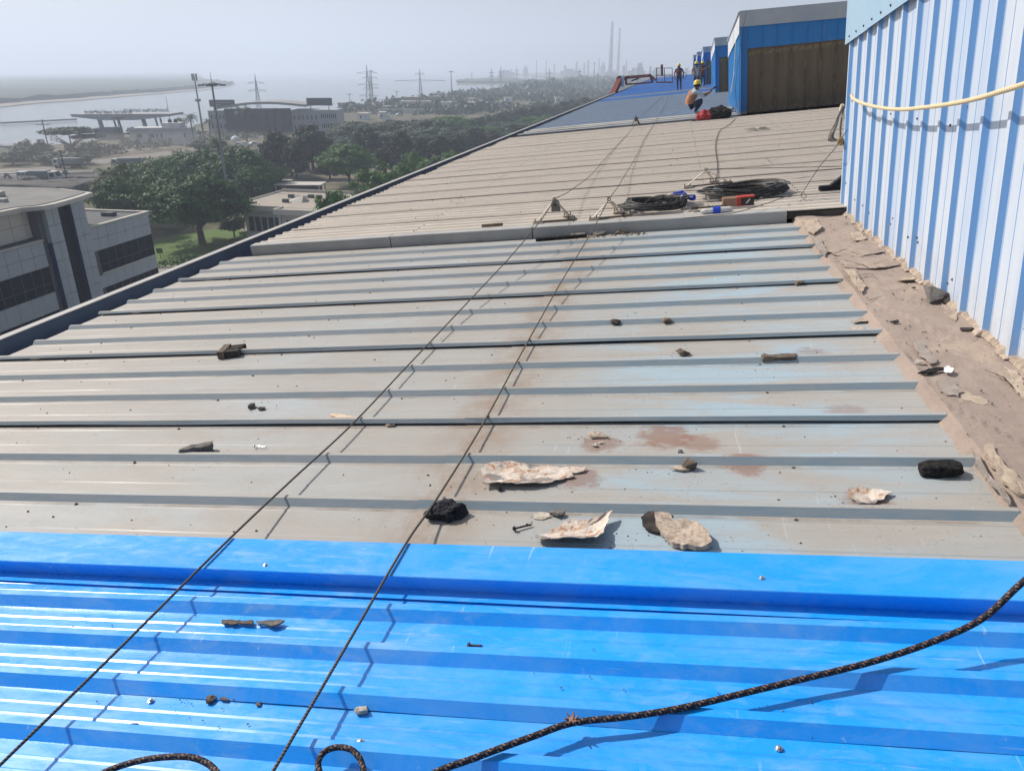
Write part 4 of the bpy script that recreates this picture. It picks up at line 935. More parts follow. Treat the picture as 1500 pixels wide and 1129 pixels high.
# grit, far too many to count
grit = MB()
gr = random.Random(21)
def grit_at(u, v, s, w):
    n = 5; pts = [(u + s*math.cos(2*math.pi*i/n+gr.random())*gr.uniform(0.5, 1), v + s*0.8*math.sin(2*math.pi*i/n+gr.random())*gr.uniform(0.5, 1), w) for i in range(n)]
    k0 = len(grit.v); grit.v += pts + [(u, v, w + s*0.7)]; grit.f += [(k0+i, k0+(i+1) % n, k0+n) for i in range(n)]
for i in range(520):
    v = 2.3 + 5.8*gr.random()**1.3; u = -5.2 + 6.3*gr.random()
    ph = (v - V_GREY) % PG
    if ph < 0.075: continue
    grit_at(u, v, gr.choice((0.003, 0.004, 0.006, 0.009)), 0.002)
for i in range(70):
    u0, v0 = gr.choice(((-1.45, 1.42), (-1.25, 1.40), (-1.9, 1.7), (0.2, 1.6), (-0.3, 1.7)))
    grit_at(u0 + gr.gauss(0, 0.12), v0 + gr.gauss(0, 0.05), gr.choice((0.0025, 0.004, 0.005)), 0.014)
for (u0, v0, n_, sp) in ((-3.182, 4.570, 26, 0.10), (-2.465, 3.043, 30, 0.12), (-0.635, 2.797, 60, 0.20), (-0.415, 2.365, 46, 0.15), (-0.014, 2.364, 70, 0.15), (-0.402, 3.216, 36, 0.10), (0.003, 2.913, 36, 0.10), (-0.502, 2.528, 30, 0.08), (-0.459, 4.985, 18, 0.08), (-0.111, 4.976, 18, 0.08), (-0.001, 4.361, 20, 0.08), (0.529, 4.208, 20, 0.10), (0.689, 2.699, 26, 0.10), (0.988, 2.898, 20, 0.10), (-0.952, 2.509, 16, 0.10), (-2.448, 3.613, 16, 0.07)):
    for i in range(n_): grit_at(u0 + gr.gauss(0, sp), v0 + gr.gauss(0, sp*0.55), gr.choice((0.002, 0.003, 0.004, 0.006)), 0.003)
for i in range(260):
    grit_at(1.16 + 0.46*gr.random(), 2.2 + 6*gr.random(), gr.choice((0.004, 0.006, 0.01)), 0.045)
for i in range(260):
    grit_at(-5 + 9*gr.random(), 8.5 + 15*gr.random(), gr.choice((0.006, 0.010, 0.016)), 0.12)
for i in range(110):
    grit_at(-1.25 + 0.9*gr.random(), 8.02 + 0.15*gr.random(), gr.choice((0.008, 0.014, 0.02)), 0.004)
tag(grit.build('roof_grit', M['st_brown'], mw=ROOF), 'scattered brown grit and crumbs over the roof sheets', 'grit', kind='stuff')
# rubbish in front of the step flashing
for i, (u, v, s, m_) in enumerate(((-1.34, 8.12, 0.10, 'st_dark'), (-1.1, 8.10, 0.14, 'st_grey'), (-0.85, 8.13, 0.12, 'st_grey'), (-0.62, 8.14, 0.12, 'st_brown'))):
    stone(u, v, s*1.5, s*0.6, s*0.45, m_, ('dark crumb of dirt left of four packed against the step flashing', 'grey dirt lump second from the left against the step flashing', 'grey dirt lump third from the left against the step flashing', 'brown dirt lump rightmost against the step flashing')[i], 70+i, 'dirt', group='dirt lumps under the flashing')
mb = MB(); mb.bar((-1.55, 8.03, 0.02), (-1.0, 8.09, 0.02), 0.05, 0.03); tag(mb.build('timber_offcut', M['foam'], mw=ROOF), 'blackened timber offcut in front of the step flashing', 'timber')
mb = MB(); mb.bar((-2.24, 8.42, 0.14), (-2.0, 8.44, 0.14), 0.05, 0.03); tag(mb.build('timber_offcut', M['st_brown'], mw=ROOF), 'brown offcut lying on the beige sheets left of the pulley stand', 'timber')
# ================================================================== workers
M['skin'] = mat('brown_skin', (0.20, 0.105, 0.06), (0.16, 0.085, 0.05), 10, 0.6)
M['trouser'] = mat('dark_blue_trousers', (0.018, 0.024, 0.05), (0.03, 0.036, 0.06), 10, 0.85)
M['shirt_pale'] = mat('pale_grey_shirt', (0.46, 0.49, 0.50), (0.36, 0.39, 0.41), 8, 0.85)
M['shirt_dark'] = mat('dark_jacket', (0.05, 0.055, 0.07), (0.09, 0.07, 0.07), 8, 0.85)
k = N('striped_shirt', 0.85, 0.2)
st = k.math('GREATER_THAN', k.math('FRACT', k.math('MULTIPLY', k.sep()[2], 9.0)), 0.5)
k.color(k.mix(st, (0.40, 0.30, 0.22), (0.16, 0.11, 0.09)))
M['shirt_stripe'] = k.m
M['shoe'] = mat('dusty_shoe', (0.30, 0.27, 0.22), (0.2, 0.18, 0.15), 10, 0.8)
M['vest'] = mat('orange_brown_vest', (0.46, 0.20, 0.10), (0.36, 0.15, 0.08), 8, 0.8)
M['vest_red'] = mat('dark_red_harness', (0.24, 0.045, 0.035), (0.17, 0.035, 0.03), 8, 0.8)
M['helmet'] = mat('yellow_helmet', (0.72, 0.52, 0.04), (0.62, 0.45, 0.05), 3, 0.35, 0.5)
M['hair'] = mat('black_hair', (0.012, 0.011, 0.01), None, 10, 0.7)
def person(label, mw, J, mats, head_dir=(0, -1, 0), extras=None):
    """J: joint name -> (x,y,z); one skinned surface over the whole figure"""
    bones = [('pelvis', 'waist', .145, .13, 1), ('waist', 'chest', .13, .155, 1), ('chest', 'neck', .155, .058, 1), ('neck', 'head', .058, .088, 0), ('head', 'crown', .088, .075, 0)]
    for s in 'LR':
        bones += [('pelvis', 'hip'+s, .145, .098, 2), ('hip'+s, 'knee'+s, .092, .062, 2), ('knee'+s, 'ankle'+s, .062, .045, 2), ('ankle'+s, 'toe'+s, .045, .036, 3),
                  ('chest', 'sho'+s, .155, .062, 1), ('sho'+s, 'elb'+s, .058, .043, 1), ('elb'+s, 'wri'+s, .041, .028, 4 if 'bare' in mats else 1), ('wri'+s, 'palm'+s, .028, .034, 0)]
    V_, R_, idx, E_ = [], [], {}, []
    for a, b, ra, rb, g in bones:
        for n_, r_ in ((a, ra), (b, rb)):
            if n_ not in idx: idx[n_] = len(V_); V_.append(Vector(J[n_])); R_.append(r_)
        E_.append((idx[a], idx[b]))
    # nose, ears
    hd = Vector(head_dir).normalized(); hp = Vector(J['head']); sd = hd.cross(Vector((0, 0, 1))).normalized()
    me = bpy.data.meshes.new('body_skel'); me.from_pydata(V_, E_, []); me.update()
    o = bpy.data.objects.new('body_skel', me); COL.objects.link(o)
    o.modifiers.new('skin', 'SKIN')
    for i, q in enumerate(me.skin_vertices[0].data): q.radius = (R_[i], R_[i]); q.use_root = (i == 0)
    sb = o.modifiers.new('sub', 'SUBSURF'); sb.levels = 2
    dg = bpy.context.evaluated_depsgraph_get(); ev = o.evaluated_get(dg)
    bm = bmesh.new(); bm.from_mesh(ev.to_mesh()); ev.to_mesh_clear()
    bpy.data.objects.remove(o)
    mlist = [M['skin'], mats['shirt'], M['trouser'], M['shoe'], M['skin'] if 'bare' in mats else mats['shirt']]
    for f in bm.faces:
        c = f.calc_center_median(); best = 9
        for a, b, ra, rb, g in bones:
            pa, pb = Vector(J[a]), Vector(J[b]); d = pb-pa
            t_ = max(0, min(1, (c-pa).dot(d)/max(1e-6, d.length_squared)))
            ds = (c-(pa+d*t_)).length - (ra+(rb-ra)*t_)
            if ds < best: best, f.material_index = ds, g
        f.smooth = True
    # fingers: four unequal bent chains and a thumb from the side of each palm
    def chain(pts, r0, r1):
        mb = MB(); mb.tube(pts, [r0 + (r1-r0)*i/(len(pts)-1) for i in range(len(pts))], 6)
        vs = [bm.verts.new(v) for v in mb.v]
        for q in mb.f:
            try: fc = bm.faces.new([vs[i] for i in q]); fc.smooth = True; fc.material_index = 0
            except ValueError: pass
    for s in 'LR':
        w_, p_ = Vector(J['wri'+s]), Vector(J['palm'+s]); d = (p_-w_).normalized()
        ax = d.cross(Vector((0, 0, 1)) if abs(d.z) < 0.8 else Vector((0, 1, 0))).normalized(); bend = ax.cross(d)
        for i, L in enumerate((0.068, 0.076, 0.072, 0.056)):
            b = p_ + ax*(i-1.5)*0.018; chain([b, b + d*L*0.5 + bend*0.004, b + d*L*0.85 + bend*0.018, b + d*L + bend*0.034], .0095, .007)
        b = w_ + d*0.03 - ax*0.022; chain([b, b + d*0.03 - ax*0.022, b + d*0.055 - ax*0.026 + bend*0.012], .011, .008)
    chain([hp + hd*0.08 + Vector((0, 0, .02)), hp + hd*0.105 + Vector((0, 0, -.012)), hp + hd*0.085 + Vector((0, 0, -.022))], .010, .012)
    for s in (-1, 1): chain([hp + sd*s*0.082 + Vector((0, 0, .02)), hp + sd*s*0.095, hp + sd*s*0.08 - Vector((0, 0, .03))], .012, .010)
    m2 = bpy.data.meshes.new('body')
    bm.to_mesh(m2); bm.free()
    for x in mlist: m2.materials.append(x)
    t = thing('person', label, 'person', mw)
    body = ob('body', m2, t)
    # face: eyes and mouth, hair under the helmet
    mb = MB()
    for s in (-1, 1): mb.lathe([(0.006, -0.01), (0.010, 0.0), (0.004, 0.008)], 6, Matrix.Translation(hp + hd*0.083 + sd*s*0.032 + Vector((0, 0, .012))) @ hd.to_track_quat('Z', 'Y').to_matrix().to_4x4())
    mb.bar(hp + hd*0.085 - sd*0.022 - Vector((0, 0, .045)), hp + hd*0.085 + sd*0.022 - Vector((0, 0, .045)), 0.008)
    mb.build('face_features', M['hair'], t)
    hm = Matrix.Translation(hp + Vector((0, 0, 0.022)) - hd*0.01) @ (Vector((0, 0, 1))).to_track_quat('Z', 'Y').to_matrix().to_4x4()
    mb = MB(); mb.lathe([(0.102, -0.045), (0.104, 0.01), (0.098, 0.03)], 14, hm); mb.build('hair', M['hair'], t)
    mb = MB(); mb.lathe([(0.112, 0.028), (0.135, 0.026), (0.136, 0.032), (0.118, 0.045), (0.116, 0.08), (0.100, 0.125), (0.066, 0.152), (0.02, 0.162)], 18, hm)
    hel = mb.build('helmet', M['helmet'], t, smooth=True)
    mb = MB(); pk = hp + Vector((0, 0, 0.052)) + hd*0.10; mb.add([pk - sd*0.085, pk + hd*0.065 - sd*0.055 - Vector((0, 0, .012)), pk + hd*0.065 + sd*0.055 - Vector((0, 0, .012)), pk + sd*0.085, pk - sd*0.085 + Vector((0, 0, .008)), pk + hd*0.065 - sd*0.055 - Vector((0, 0, .004)), pk + hd*0.065 + sd*0.055 - Vector((0, 0, .004)), pk + sd*0.085 + Vector((0, 0, .008))], [(0, 1, 2, 3), (7, 6, 5, 4), (0, 4, 5, 1), (1, 5, 6, 2), (2, 6, 7, 3)]); mb.build('peak', M['helmet'], hel)
    # vest: a sleeve of cloth round the trunk
    pe, wa, ch, ne = (Vector(J[n_]) for n_ in ('pelvis', 'waist', 'chest', 'neck'))
    mb = MB(); path = [pe.lerp(wa, 0.35), wa, wa.lerp(ch, 0.55), ch, ch.lerp(ne, 0.45)]
    shp = ((0.185, 0.145), (0.178, 0.140), (0.192, 0.155), (0.200, 0.160), (0.155, 0.115)); n = 18; vs = []
    lat = (Vector(J['shoL'])-Vector(J['shoR'])).normalized()
    for q, (p_, (a_, b_)) in enumerate(zip(path, shp)):
        d = (path[min(q+1, 4)]-path[max(q-1, 0)]).normalized(); fw = d.cross(lat).normalized()
        for j in range(n):
            an = 2*math.pi*j/n + 0.10; vs.append(p_ + lat*a_*math.cos(an) + fw*b_*math.sin(an)*(1+0.04*math.sin(5*an+q)))
    mb.add(vs, [(q*n+j, q*n+(j+1) % n, (q+1)*n+(j+1) % n, (q+1)*n+j) for q in range(4) for j in range(n)])
    mb.build('vest', mats['vest'], t, smooth=True)
    mb = MB()
    for s in ('L', 'R'):
        a_ = Vector(J['sho'+s]).lerp(ne, 0.45); 
        for sg in (1, -1):
            fw = (ch-wa).normalized().cross(lat).normalized()*sg*0.16
            mb.bar(a_ + Vector((0, 0, 0.07)), ch + fw*1.02 + (Vector(J['sho'+s])-ne)*0.3, 0.035, 0.008, fw); mb.bar(ch + fw*1.02 + (Vector(J['sho'+s])-ne)*0.3, pe + fw*0.98 - (Vector(J['sho'+s])-ne)*0.1, 0.035, 0.008, fw)
    mb.build('harness_strap', M['trim_white'] if mats.get('light') else M['shirt_dark'], t)
    return t
def standing(arm=0.0, stride=0.0, lean=0.0):
    J = dict(pelvis=(0, 0, .93), waist=(0, -lean*.3, 1.08), chest=(0, -lean*.7, 1.29), neck=(0, -lean, 1.45), head=(0, -lean-.02, 1.555), crown=(0, -lean-.02, 1.62))
    for s, k_ in (('L', 1), ('R', -1)):
        J['hip'+s] = (k_*.095, 0, .88); J['knee'+s] = (k_*.10, -.03 - k_*stride*.5, .48); J['ankle'+s] = (k_*.105, .01 - k_*stride, .08); J['toe'+s] = (k_*.125, -.15 - k_*stride, .035)
        J['sho'+s] = (k_*.19, -lean*.9, 1.40); J['elb'+s] = (k_*(.27+arm*.05), .02-lean*.6, 1.13); J['wri'+s] = (k_*(.27+arm*.03), -.10-lean*.6, .91); J['palm'+s] = (k_*.27, -.13-lean*.6, .83)
    return J
J = standing(0.5, 0.06)
p1 = person('worker in dark red harness and yellow helmet standing on the far blue sheets', roof_m(0.01, 55, 0.09), J, dict(shirt=M['shirt_dark'], vest=M['vest_red'], bare=1))
mb = MB(); mb.tube([(0.34+0.13*math.cos(a), -.1, 0.95+0.2*math.sin(a)) for a in np.linspace(0, 2*math.pi, 20)], 0.018, 6); tag(mb.build('rope_hank', M['cable'], mw=roof_m(0.01, 55, 0.09)), 'hank of dark rope hanging at the far worker in red harness', 'rope')
J = standing(0.3, 0.0, 0.05); J['elbR'] = (-.30, -.05, 1.15); J['wriR'] = (-.25, -.20, 1.02); J['palmR'] = (-.2, -.25, .99)
J['elbL'] = (.34, -.12, 1.2); J['wriL'] = (.50, -.2, 1.30); J['palmL'] = (.57, -.22, 1.33)
person('worker in striped brown shirt and yellow helmet beside the blue ventilators', roof_m(1.02, 50, 0.09, 0.3), J, dict(shirt=M['shirt_stripe'], vest=M['shirt_stripe'], light=1, bare=1))
J = standing(0.3, 0.0, 0.0); J['elbL'] = (.30, -.18, 1.2); J['wriL'] = (.42, -.25, 1.42); J['palmL'] = (.47, -.27, 1.48)
person('worker half hidden behind the striped shirt, by the far ventilators', roof_m(1.62, 58, 0.09, 0.6), J, dict(shirt=M['shirt_dark'], vest=M['vest_red'], bare=1))
# squatting worker, facing right, both arms out to the right with a tool
J = dict(pelvis=(-.10, 0, .30), waist=(-.10, 0, .45), chest=(0.0, 0, .66), neck=(.08, 0, .80), head=(.15, 0, .885), crown=(.16, 0, .95))
for s, k_ in (('L', 1), ('R', -1)):
    J['hip'+s] = (-.06, k_*.11, .27); J['knee'+s] = (.30, k_*.20, .47 if s == 'L' else .42); J['ankle'+s] = (.05, k_*.15, .09); J['toe'+s] = (.24, k_*.19, .035)
    J['sho'+s] = (.05, k_*.18, .73); J['elb'+s] = (.34, k_*.20, .55 if s == 'R' else .60); J['wri'+s] = (.54, k_*.08, .66); J['palm'+s] = (.60, k_*.05, .71)
J['hipL'] = (-.06, .11, .27)
sq = person('squatting worker in orange vest and yellow helmet working at the sheets', roof_m(0.44, 27.0, 0.09, 0.0), J, dict(shirt=M['shirt_pale'], vest=M['vest'], light=1, bare=1), head_dir=(1, -0.15, -0.35))
mb = MB(); mb.bar((0.55, 0.0, 0.70), (0.72, 0.0, 0.80), 0.03, 0.05); mb.bar((0.70, 0.0, 0.79), (0.80, 0.0, 0.80), 0.015, 0.015); tag(mb.build('hand_tool', M['black_cloth'], mw=roof_m(0.44, 27.0, 0.09)), 'small dark hand tool held by the squatting worker', 'tool')

# ================================================================== boom lift reaching over the eave
M['lift_red'] = mat('weathered_red_paint', (0.22, 0.055, 0.04), (0.16, 0.045, 0.035), 4, 0.6)
E1 = Vector((-5.950, 71.952, -0.402)); E2 = Vector((-5.307, 75.000, 1.081))
low = E1 + (E1-E2).normalized()*24
base = ROOF @ low
t = thing('boom_lift', 'red boom lift reaching over the eave with its basket above the roof', 'lift', Matrix.Translation((base.x, base.y, 0)))
inv = t.matrix_world.inverted()
def lp(p): return inv @ (ROOF @ Vector(p))
mb = MB(); mb.bar(lp(low), lp(E2), 0.42, 0.5); mb.build('lower_boom', M['lift_red'], t)
mb = MB(); mb.lathe([(0.33, -0.3), (0.33, 0.3)], 14, Matrix.Translation(lp(E2)) @ Matrix.Rotation(math.pi/2, 4, 'X')); mb.build('elbow_joint', M['dark_iron'], t)
mb = MB(); mb.box(-0.16, 0.16, -0.32, -0.31, -0.5, 0.4, Matrix.Translation(lp(E2) + Vector((0.25, 0, -0.1)))); mb.build('maker_plate', M['trim_white'], t)
A = lambda x, y: lp(PT[(x, y)])
PT = {(917, 114): (-4.867, 77.000, 1.189), (953, 111): (-2.552, 76.000, 1.144), (917, 124): (-4.893, 77.000, 0.591), (956, 121): (-2.384, 76.000, 0.539), (961, 118): (-2.069, 76.000, 0.684), (925, 119): (-4.371, 77.000, 0.840), (936, 115): (-3.665, 77.000, 1.008)}
for a, b, w in (((917, 114), (953, 111), 0.26), ((917, 124), (956, 121), 0.14)):
    mb = MB(); mb.bar(A(*a), A(*b), w, w); mb.build('jib_arm', M['lift_red'], t)
mb = MB(); mb.bar(A(917, 114), A(917, 124), 0.18, 0.18); mb.bar(A(953, 111), A(956, 121), 0.22, 0.22); mb.bar(A(953, 111), A(961, 118), 0.2, 0.16); mb.bar(lp(E2), A(917, 114), 0.3, 0.3); mb.build('jib_link', M['lift_red'], t)
mb = MB(); mb.bar(A(925, 119), A(936, 115), 0.12, 0.12); mb.build('hydraulic_ram', M['black_cloth'], t)
B0 = Vector((-1.986, 75.000, 0.516)); B1 = Vector((-0.584, 75.000, 0.377)); B2 = Vector((-0.559, 75.000, 1.583))
dx = (B1-B0); dz = Vector((0, 0, (B2-B1).length)); dy = Vector((0, 0.9, 0))
mb = MB()
for zf in (0.0, 0.5, 1.0):
    for a, b in (((0, 0), (1, 0)), ((1, 0), (1, 1)), ((1, 1), (0, 1)), ((0, 1), (0, 0))):
        mb.bar(lp(B0 + dx*a[0] + dy*a[1] + dz*zf), lp(B0 + dx*b[0] + dy*b[1] + dz*zf), 0.05 if zf else 0.10)
for a in ((0, 0), (1, 0), (1, 1), (0, 1), (0.5, 0), (0.5, 1)): mb.bar(lp(B0 + dx*a[0] + dy*a[1]), lp(B0 + dx*a[0] + dy*a[1] + dz), 0.05)
mb.build('basket_frame', M['lift_red'], t)
mb = MB(); mb.bar(lp(B0 + dy*0.5), lp(B1 + dy*0.5), 0.86, 0.06); mb.build('basket_floor', M['dark_iron'], t)
mb = MB(); mb.bar(lp(B0 + dx*0.35 + dy*0.3 + dz*0.45), lp(B0 + dx*0.35 + dy*0.3 + dz*1.25), 0.28, 0.2); mb.build('control_box', M['lift_red'], t)
# chassis standing on the ground
gx, gy = base.x, base.y
mb = MB(); gm = inv @ Matrix.Translation((gx, gy, 0))
mb.box(-1.2, 1.2, -2.4, 2.4, 0.6, 1.5, gm); mb.build('chassis', M['lift_red'], t)
mb = MB(); mb.box(-0.9, 0.9, -1.6, 1.4, 1.52, 2.4, gm); mb.build('turret', M['lift_red'], t)
for sx in (-1.25, 1.25):
    for sy in (-1.6, 1.6):
        mb = MB(); mb.lathe([(0.5, -0.2), (0.55, 0), (0.5, 0.2)], 16, gm @ Matrix.Translation((sx, sy, 0.55)) @ Matrix.Rotation(math.pi/2, 4, 'Y')); mb.build('wheel', M['black_cloth'], t)
# ================================================================== ground, sea, far shore
k = N('dry_ground', 0.95, 0.1)
n1 = k.noise(0.02, 7, 0.65); n2 = k.noise(0.12, 6, 0.7); n3 = k.noise(0.006, 5, 0.6)
c = k.ramp(n1, 0.35, 0.65, (0.13, 0.108, 0.085), (0.20, 0.165, 0.125))
c = k.mix(k.ramp(n2, 0.44, 0.58), c, (0.06, 0.07, 0.038))
c = k.mix(k.math('MULTIPLY', k.ramp(n3, 0.5, 0.6), 0.6), c, (0.10, 0.10, 0.065))
k.color(c); M['ground'] = k.m
k = N('sea_water', 0.18, 0.5)
k.color((0.09, 0.105, 0.11))
k.bump(k.noise(0.25, 6, 0.7, k.map((1, 0.45, 1))), 0.5, 0.6)
k.b.inputs['Roughness'].default_value = 0.16
M['sea'] = k.m
M['shore'] = mat('mangrove_green', (0.020, 0.030, 0.018), (0.028, 0.038, 0.022), 0.02, 0.95)
M['sand'] = mat('mud_bank', (0.26, 0.23, 0.19), (0.20, 0.175, 0.145), 0.02, 0.9)
M['asphalt'] = mat('dusty_road', (0.20, 0.175, 0.15), (0.15, 0.135, 0.12), 0.3, 0.9)
M['paving'] = mat('concrete_paving', (0.30, 0.28, 0.25), (0.25, 0.235, 0.21), 0.4, 0.9)
M['lawn'] = mat('mown_lawn', (0.075, 0.13, 0.028), (0.10, 0.15, 0.04), 0.5, 0.95)
def poly(name, pts, z, m, kind='structure', label=None, cat=None, thick=0.0):
    vs = [(x, y, z) for x, y in pts]; o = ob(name, new_mesh(name, vs, [tuple(range(len(vs)))], m))
    return tag(o, label, cat, None, kind)
sea = 6300.0
poly('sea', [(-6300, -1300), (6300, -1300), (6300, 8800), (-6300, 8800)], -0.8, M['sea'])
coast = [(-227.650, 229.009), (-222.949, 242.161), (-218.851, 265.063), (-226.415, 328.787), (-243.862, 398.533), (-235.439, 454.121), (-230.963, 514.193), (-233.571, 543.937), (-238.739, 641.409), (-237.183, 703.457), (-236.033, 777.441), (-235.041, 892.761), (-240.523, 1010.637), (-236.952, 1140.736), (-330, 2100), (-700, 3200), (-900, 8700)]
land = [(-900, -1200), (-560, -300), (-380, 60)] + coast + [(6200, 8700), (6200, -1200)]
poly('ground', land, 0.0, M['ground'])
# far bank with its pale mud edge
bank = [(-486.073, 396.266), (-505.360, 518.505), (-533.147, 590.416), (-536.263, 634.387), (-567.054, 740.002), (-590.296, 842.538), (-630.760, 990.878), (-703.226, 1172.544), (-802.955, 1365.567), (-974.416, 1635.843), (-1348.254, 2126.221), (-4600, 6600), (-6200, 3000)]
poly('mud_bank', bank, -0.3, M['sand'])
spit = [(-373.551, 1341.881), (-320.418, 1284.072), (-268.287, 1308.363), (-280.319, 1648.250), (-421.189, 1969.713), (-482.037, 1865.774), (-440.627, 1583.402)]
poly('mud_spit', spit, -0.3, M['sand'])
# ------------------------------------------------------------------ foliage
def leaf_mat(name, c1, c2, c3=None, tr=0.25):
    k = N(name, 0.6, 0.25)
    oi = k.n('ShaderNodeObjectInfo')
    n1 = k.noise(0.55, 3, 0.6); n2 = k.noise(4.0, 2, 0.5)
    c = k.mix(k.ramp(n1, 0.35, 0.65), c1, c2)
    c = k.mix(k.math('MULTIPLY', k.ramp(n2, 0.55, 0.75), 0.6), c, c3 or tuple(1.5*x for x in c2))
    c = k.mix(k.math('MULTIPLY', oi.outputs['Random'], 0.25), c, tuple(0.6*x for x in c1))
    k.color(c)
    tb = k.n('ShaderNodeBsdfTranslucent'); k.l(c, tb.inputs[0])
    ms = k.n('ShaderNodeMixShader'); ms.inputs[0].default_value = tr
    out = [x for x in k.t.nodes if x.type == 'OUTPUT_MATERIAL'][0]
    k.l(k.b.outputs[0], ms.inputs[1]); k.l(tb.outputs[0], ms.inputs[2]); k.l(ms.outputs[0], out.inputs[0])
    return k.m
M['leaf'] = leaf_mat('dark_leaf', (0.015, 0.052, 0.012), (0.045, 0.118, 0.022))
M['leaf_b'] = leaf_mat('bright_leaf', (0.035, 0.10, 0.016), (0.075, 0.17, 0.03))
M['leaf_c'] = leaf_mat('casuarina_needles', (0.018, 0.034, 0.020), (0.030, 0.050, 0.028), (0.05, 0.065, 0.04), 0.15)
M['leaf_p'] = leaf_mat('palm_leaf', (0.04, 0.065, 0.02), (0.07, 0.10, 0.035))
M['leaf_far'] = leaf_mat('hazy_leaf', (0.024, 0.048, 0.026), (0.044, 0.072, 0.036), None, 0.1)
M['bark'] = mat('bark', (0.10, 0.08, 0.062), (0.065, 0.052, 0.042), 2, 0.9, 0.1)
def quads_mesh(name, C, A, B, m):
    """leaf quads: centres C, half axes A, B (numpy n x 3)"""
    n = len(C); V_ = np.empty((n, 4, 3)); V_[:, 0] = C - A - B*0.25; V_[:, 1] = C - B; V_[:, 2] = C + A + B*0.2; V_[:, 3] = C + B
    me = bpy.data.meshes.new(name); me.vertices.add(n*4); me.vertices.foreach_set('co', V_.reshape(-1))
    me.loops.add(n*4); me.loops.foreach_set('vertex_index', np.arange(n*4, dtype=np.int32))
    me.polygons.add(n); me.polygons.foreach_set('loop_start', np.arange(0, n*4, 4, dtype=np.int32)); me.polygons.foreach_set('loop_total', np.full(n, 4, np.int32))
    me.materials.append(m); me.update(); me.validate(); return me
def unit(a): return a/np.maximum(1e-9, np.linalg.norm(a, axis=1, keepdims=True))
def crown_mesh(name, m, n_clump, per, rx, rz, zc, clump_r, leaf, seed, flat=0.0, droop=0.0, hollow=0.55, taper=0.0):
    """clumps spread through an uneven crown of half width rx, half height rz centred at zc"""
    rs = np.random.RandomState(seed)
    d = unit(rs.normal(size=(n_clump, 3))); rad = hollow + (1-hollow)*rs.rand(n_clump, 1)**0.6
    lump = np.array([1 + 0.40*noise.noise(Vector(q)*1.7 + Vector((seed*3.1, 0, 0))) + 0.15*noise.noise(Vector(q)*4 + Vector((0, seed, 0))) for q in d])[:, None]
    cc = d*rad*lump*np.array([[rx, rx, rz]])
    if flat: cc[:, 2] = np.where(cc[:, 2] < 0, cc[:, 2]*(1-flat), cc[:, 2])
    if taper:
        t_ = (cc[:, 2]/rz + 1)/2; cc[:, :2] *= (1 - taper*np.clip(t_, 0, 1))[:, None]
    cr = clump_r*(0.6+0.8*rs.rand(n_clump))
    C = np.repeat(cc, per, 0) + unit(rs.normal(size=(n_clump*per, 3)))*(rs.rand(n_clump*per, 1)**0.45)*np.repeat(cr, per)[:, None]*np.array([[1, 1, 0.62]])
    C[:, 2] -= droop*np.abs(rs.normal(size=len(C)))
    A = rs.normal(size=C.shape) + np.array([[0, 0, -0.3 - droop*2]])
    outw = unit(C - np.repeat(cc, per, 0)*0.88); A = unit(A - 0.85*outw*np.sum(A*outw, 1, keepdims=True))*leaf*(0.7+0.6*rs.rand(len(C), 1))
    outw = unit(C - np.repeat(cc, per, 0)*0.88); nrm = unit(rs.normal(size=C.shape)*0.45 + outw*0.9 + np.array([[0, 0, 0.35]])); B = unit(np.cross(A, nrm))*leaf*0.42*(0.7+0.6*rs.rand(len(C), 1))
    C[:, 2] += zc
    return quads_mesh(name, C, A, B, m)
def trunk_mesh(name, h, r, spread, seed, n=7, lean=0.0, top=None):
    rr = random.Random(seed); mb = MB(); top = top or h*0.55
    mb.tube([(0, 0, -0.1), (0.1*r, 0, top*0.3), (lean*0.5+0.2*r, 0.1*r, top*0.7), (lean, 0, top)], [r*1.25, r, r*0.85, r*0.7], 8)
    for i in range(n):
        a = 2*math.pi*i/n + rr.uniform(-0.3, 0.3); L = spread*rr.uniform(0.55, 1.0); z0 = top*rr.uniform(0.62, 1.0)
        p0 = Vector((lean*z0/top, 0, z0)); p2 = Vector((L*math.cos(a), L*math.sin(a), z0 + (h-z0)*rr.uniform(0.35, 0.8))); p1 = p0.lerp(p2, 0.45) + Vector((0, 0, 0.08*h))
        mb.tube([p0, p1, p2], [r*0.5, r*0.32, r*0.1], 6)
        for q in range(2):
            b = p1.lerp(p2, rr.uniform(0.2, 0.8)); mb.tube([b, b + Vector((rr.uniform(-1, 1)*spread*0.3, rr.uniform(-1, 1)*spread*0.3, h*0.12))], [r*0.18, r*0.05], 5)
    return mb.mesh(name, M['bark'])
# prototypes: meshes of unit height 10 m, unit half width 5 m
TREE = {}
for i in range(3): TREE['b%d' % i] = (crown_mesh('crown', M['leaf'], 125, 64, 4.3, 3.2, 6.4, 1.15, 0.30, 10+i, 0.25, 0.0, 0.5), trunk_mesh('trunk', 9, 0.32, 3.6, i, 7, 0.2, 4.2))
TREE['rain'] = (crown_mesh('crown', M['leaf'], 240, 70, 4.6, 3.5, 6.1, 0.92, 0.215, 31, 0.2, 0.0, 0.45), trunk_mesh('trunk', 9, 0.28, 3.8, 5, 9, 0.1, 3.6))
for i in range(2): TREE['g%d' % i] = (crown_mesh('crown', M['leaf_b'], 125, 64, 4.3, 3.6, 6.0, 1.1, 0.29, 40+i, 0.1, 0.0, 0.5), trunk_mesh('trunk', 9, 0.25, 3.4, 8+i, 7, 0.2, 3.0))
for i in range(3): TREE['c%d' % i] = (crown_mesh('crown', M['leaf_c'], 170, 46, 3.9, 4.3, 5.6, 0.8, 0.36, 50+i, 0.0, 0.28, 0.25, 0.55), trunk_mesh('trunk', 9.6, 0.20, 2.6, 20+i, 12, 0.1, 8.6))
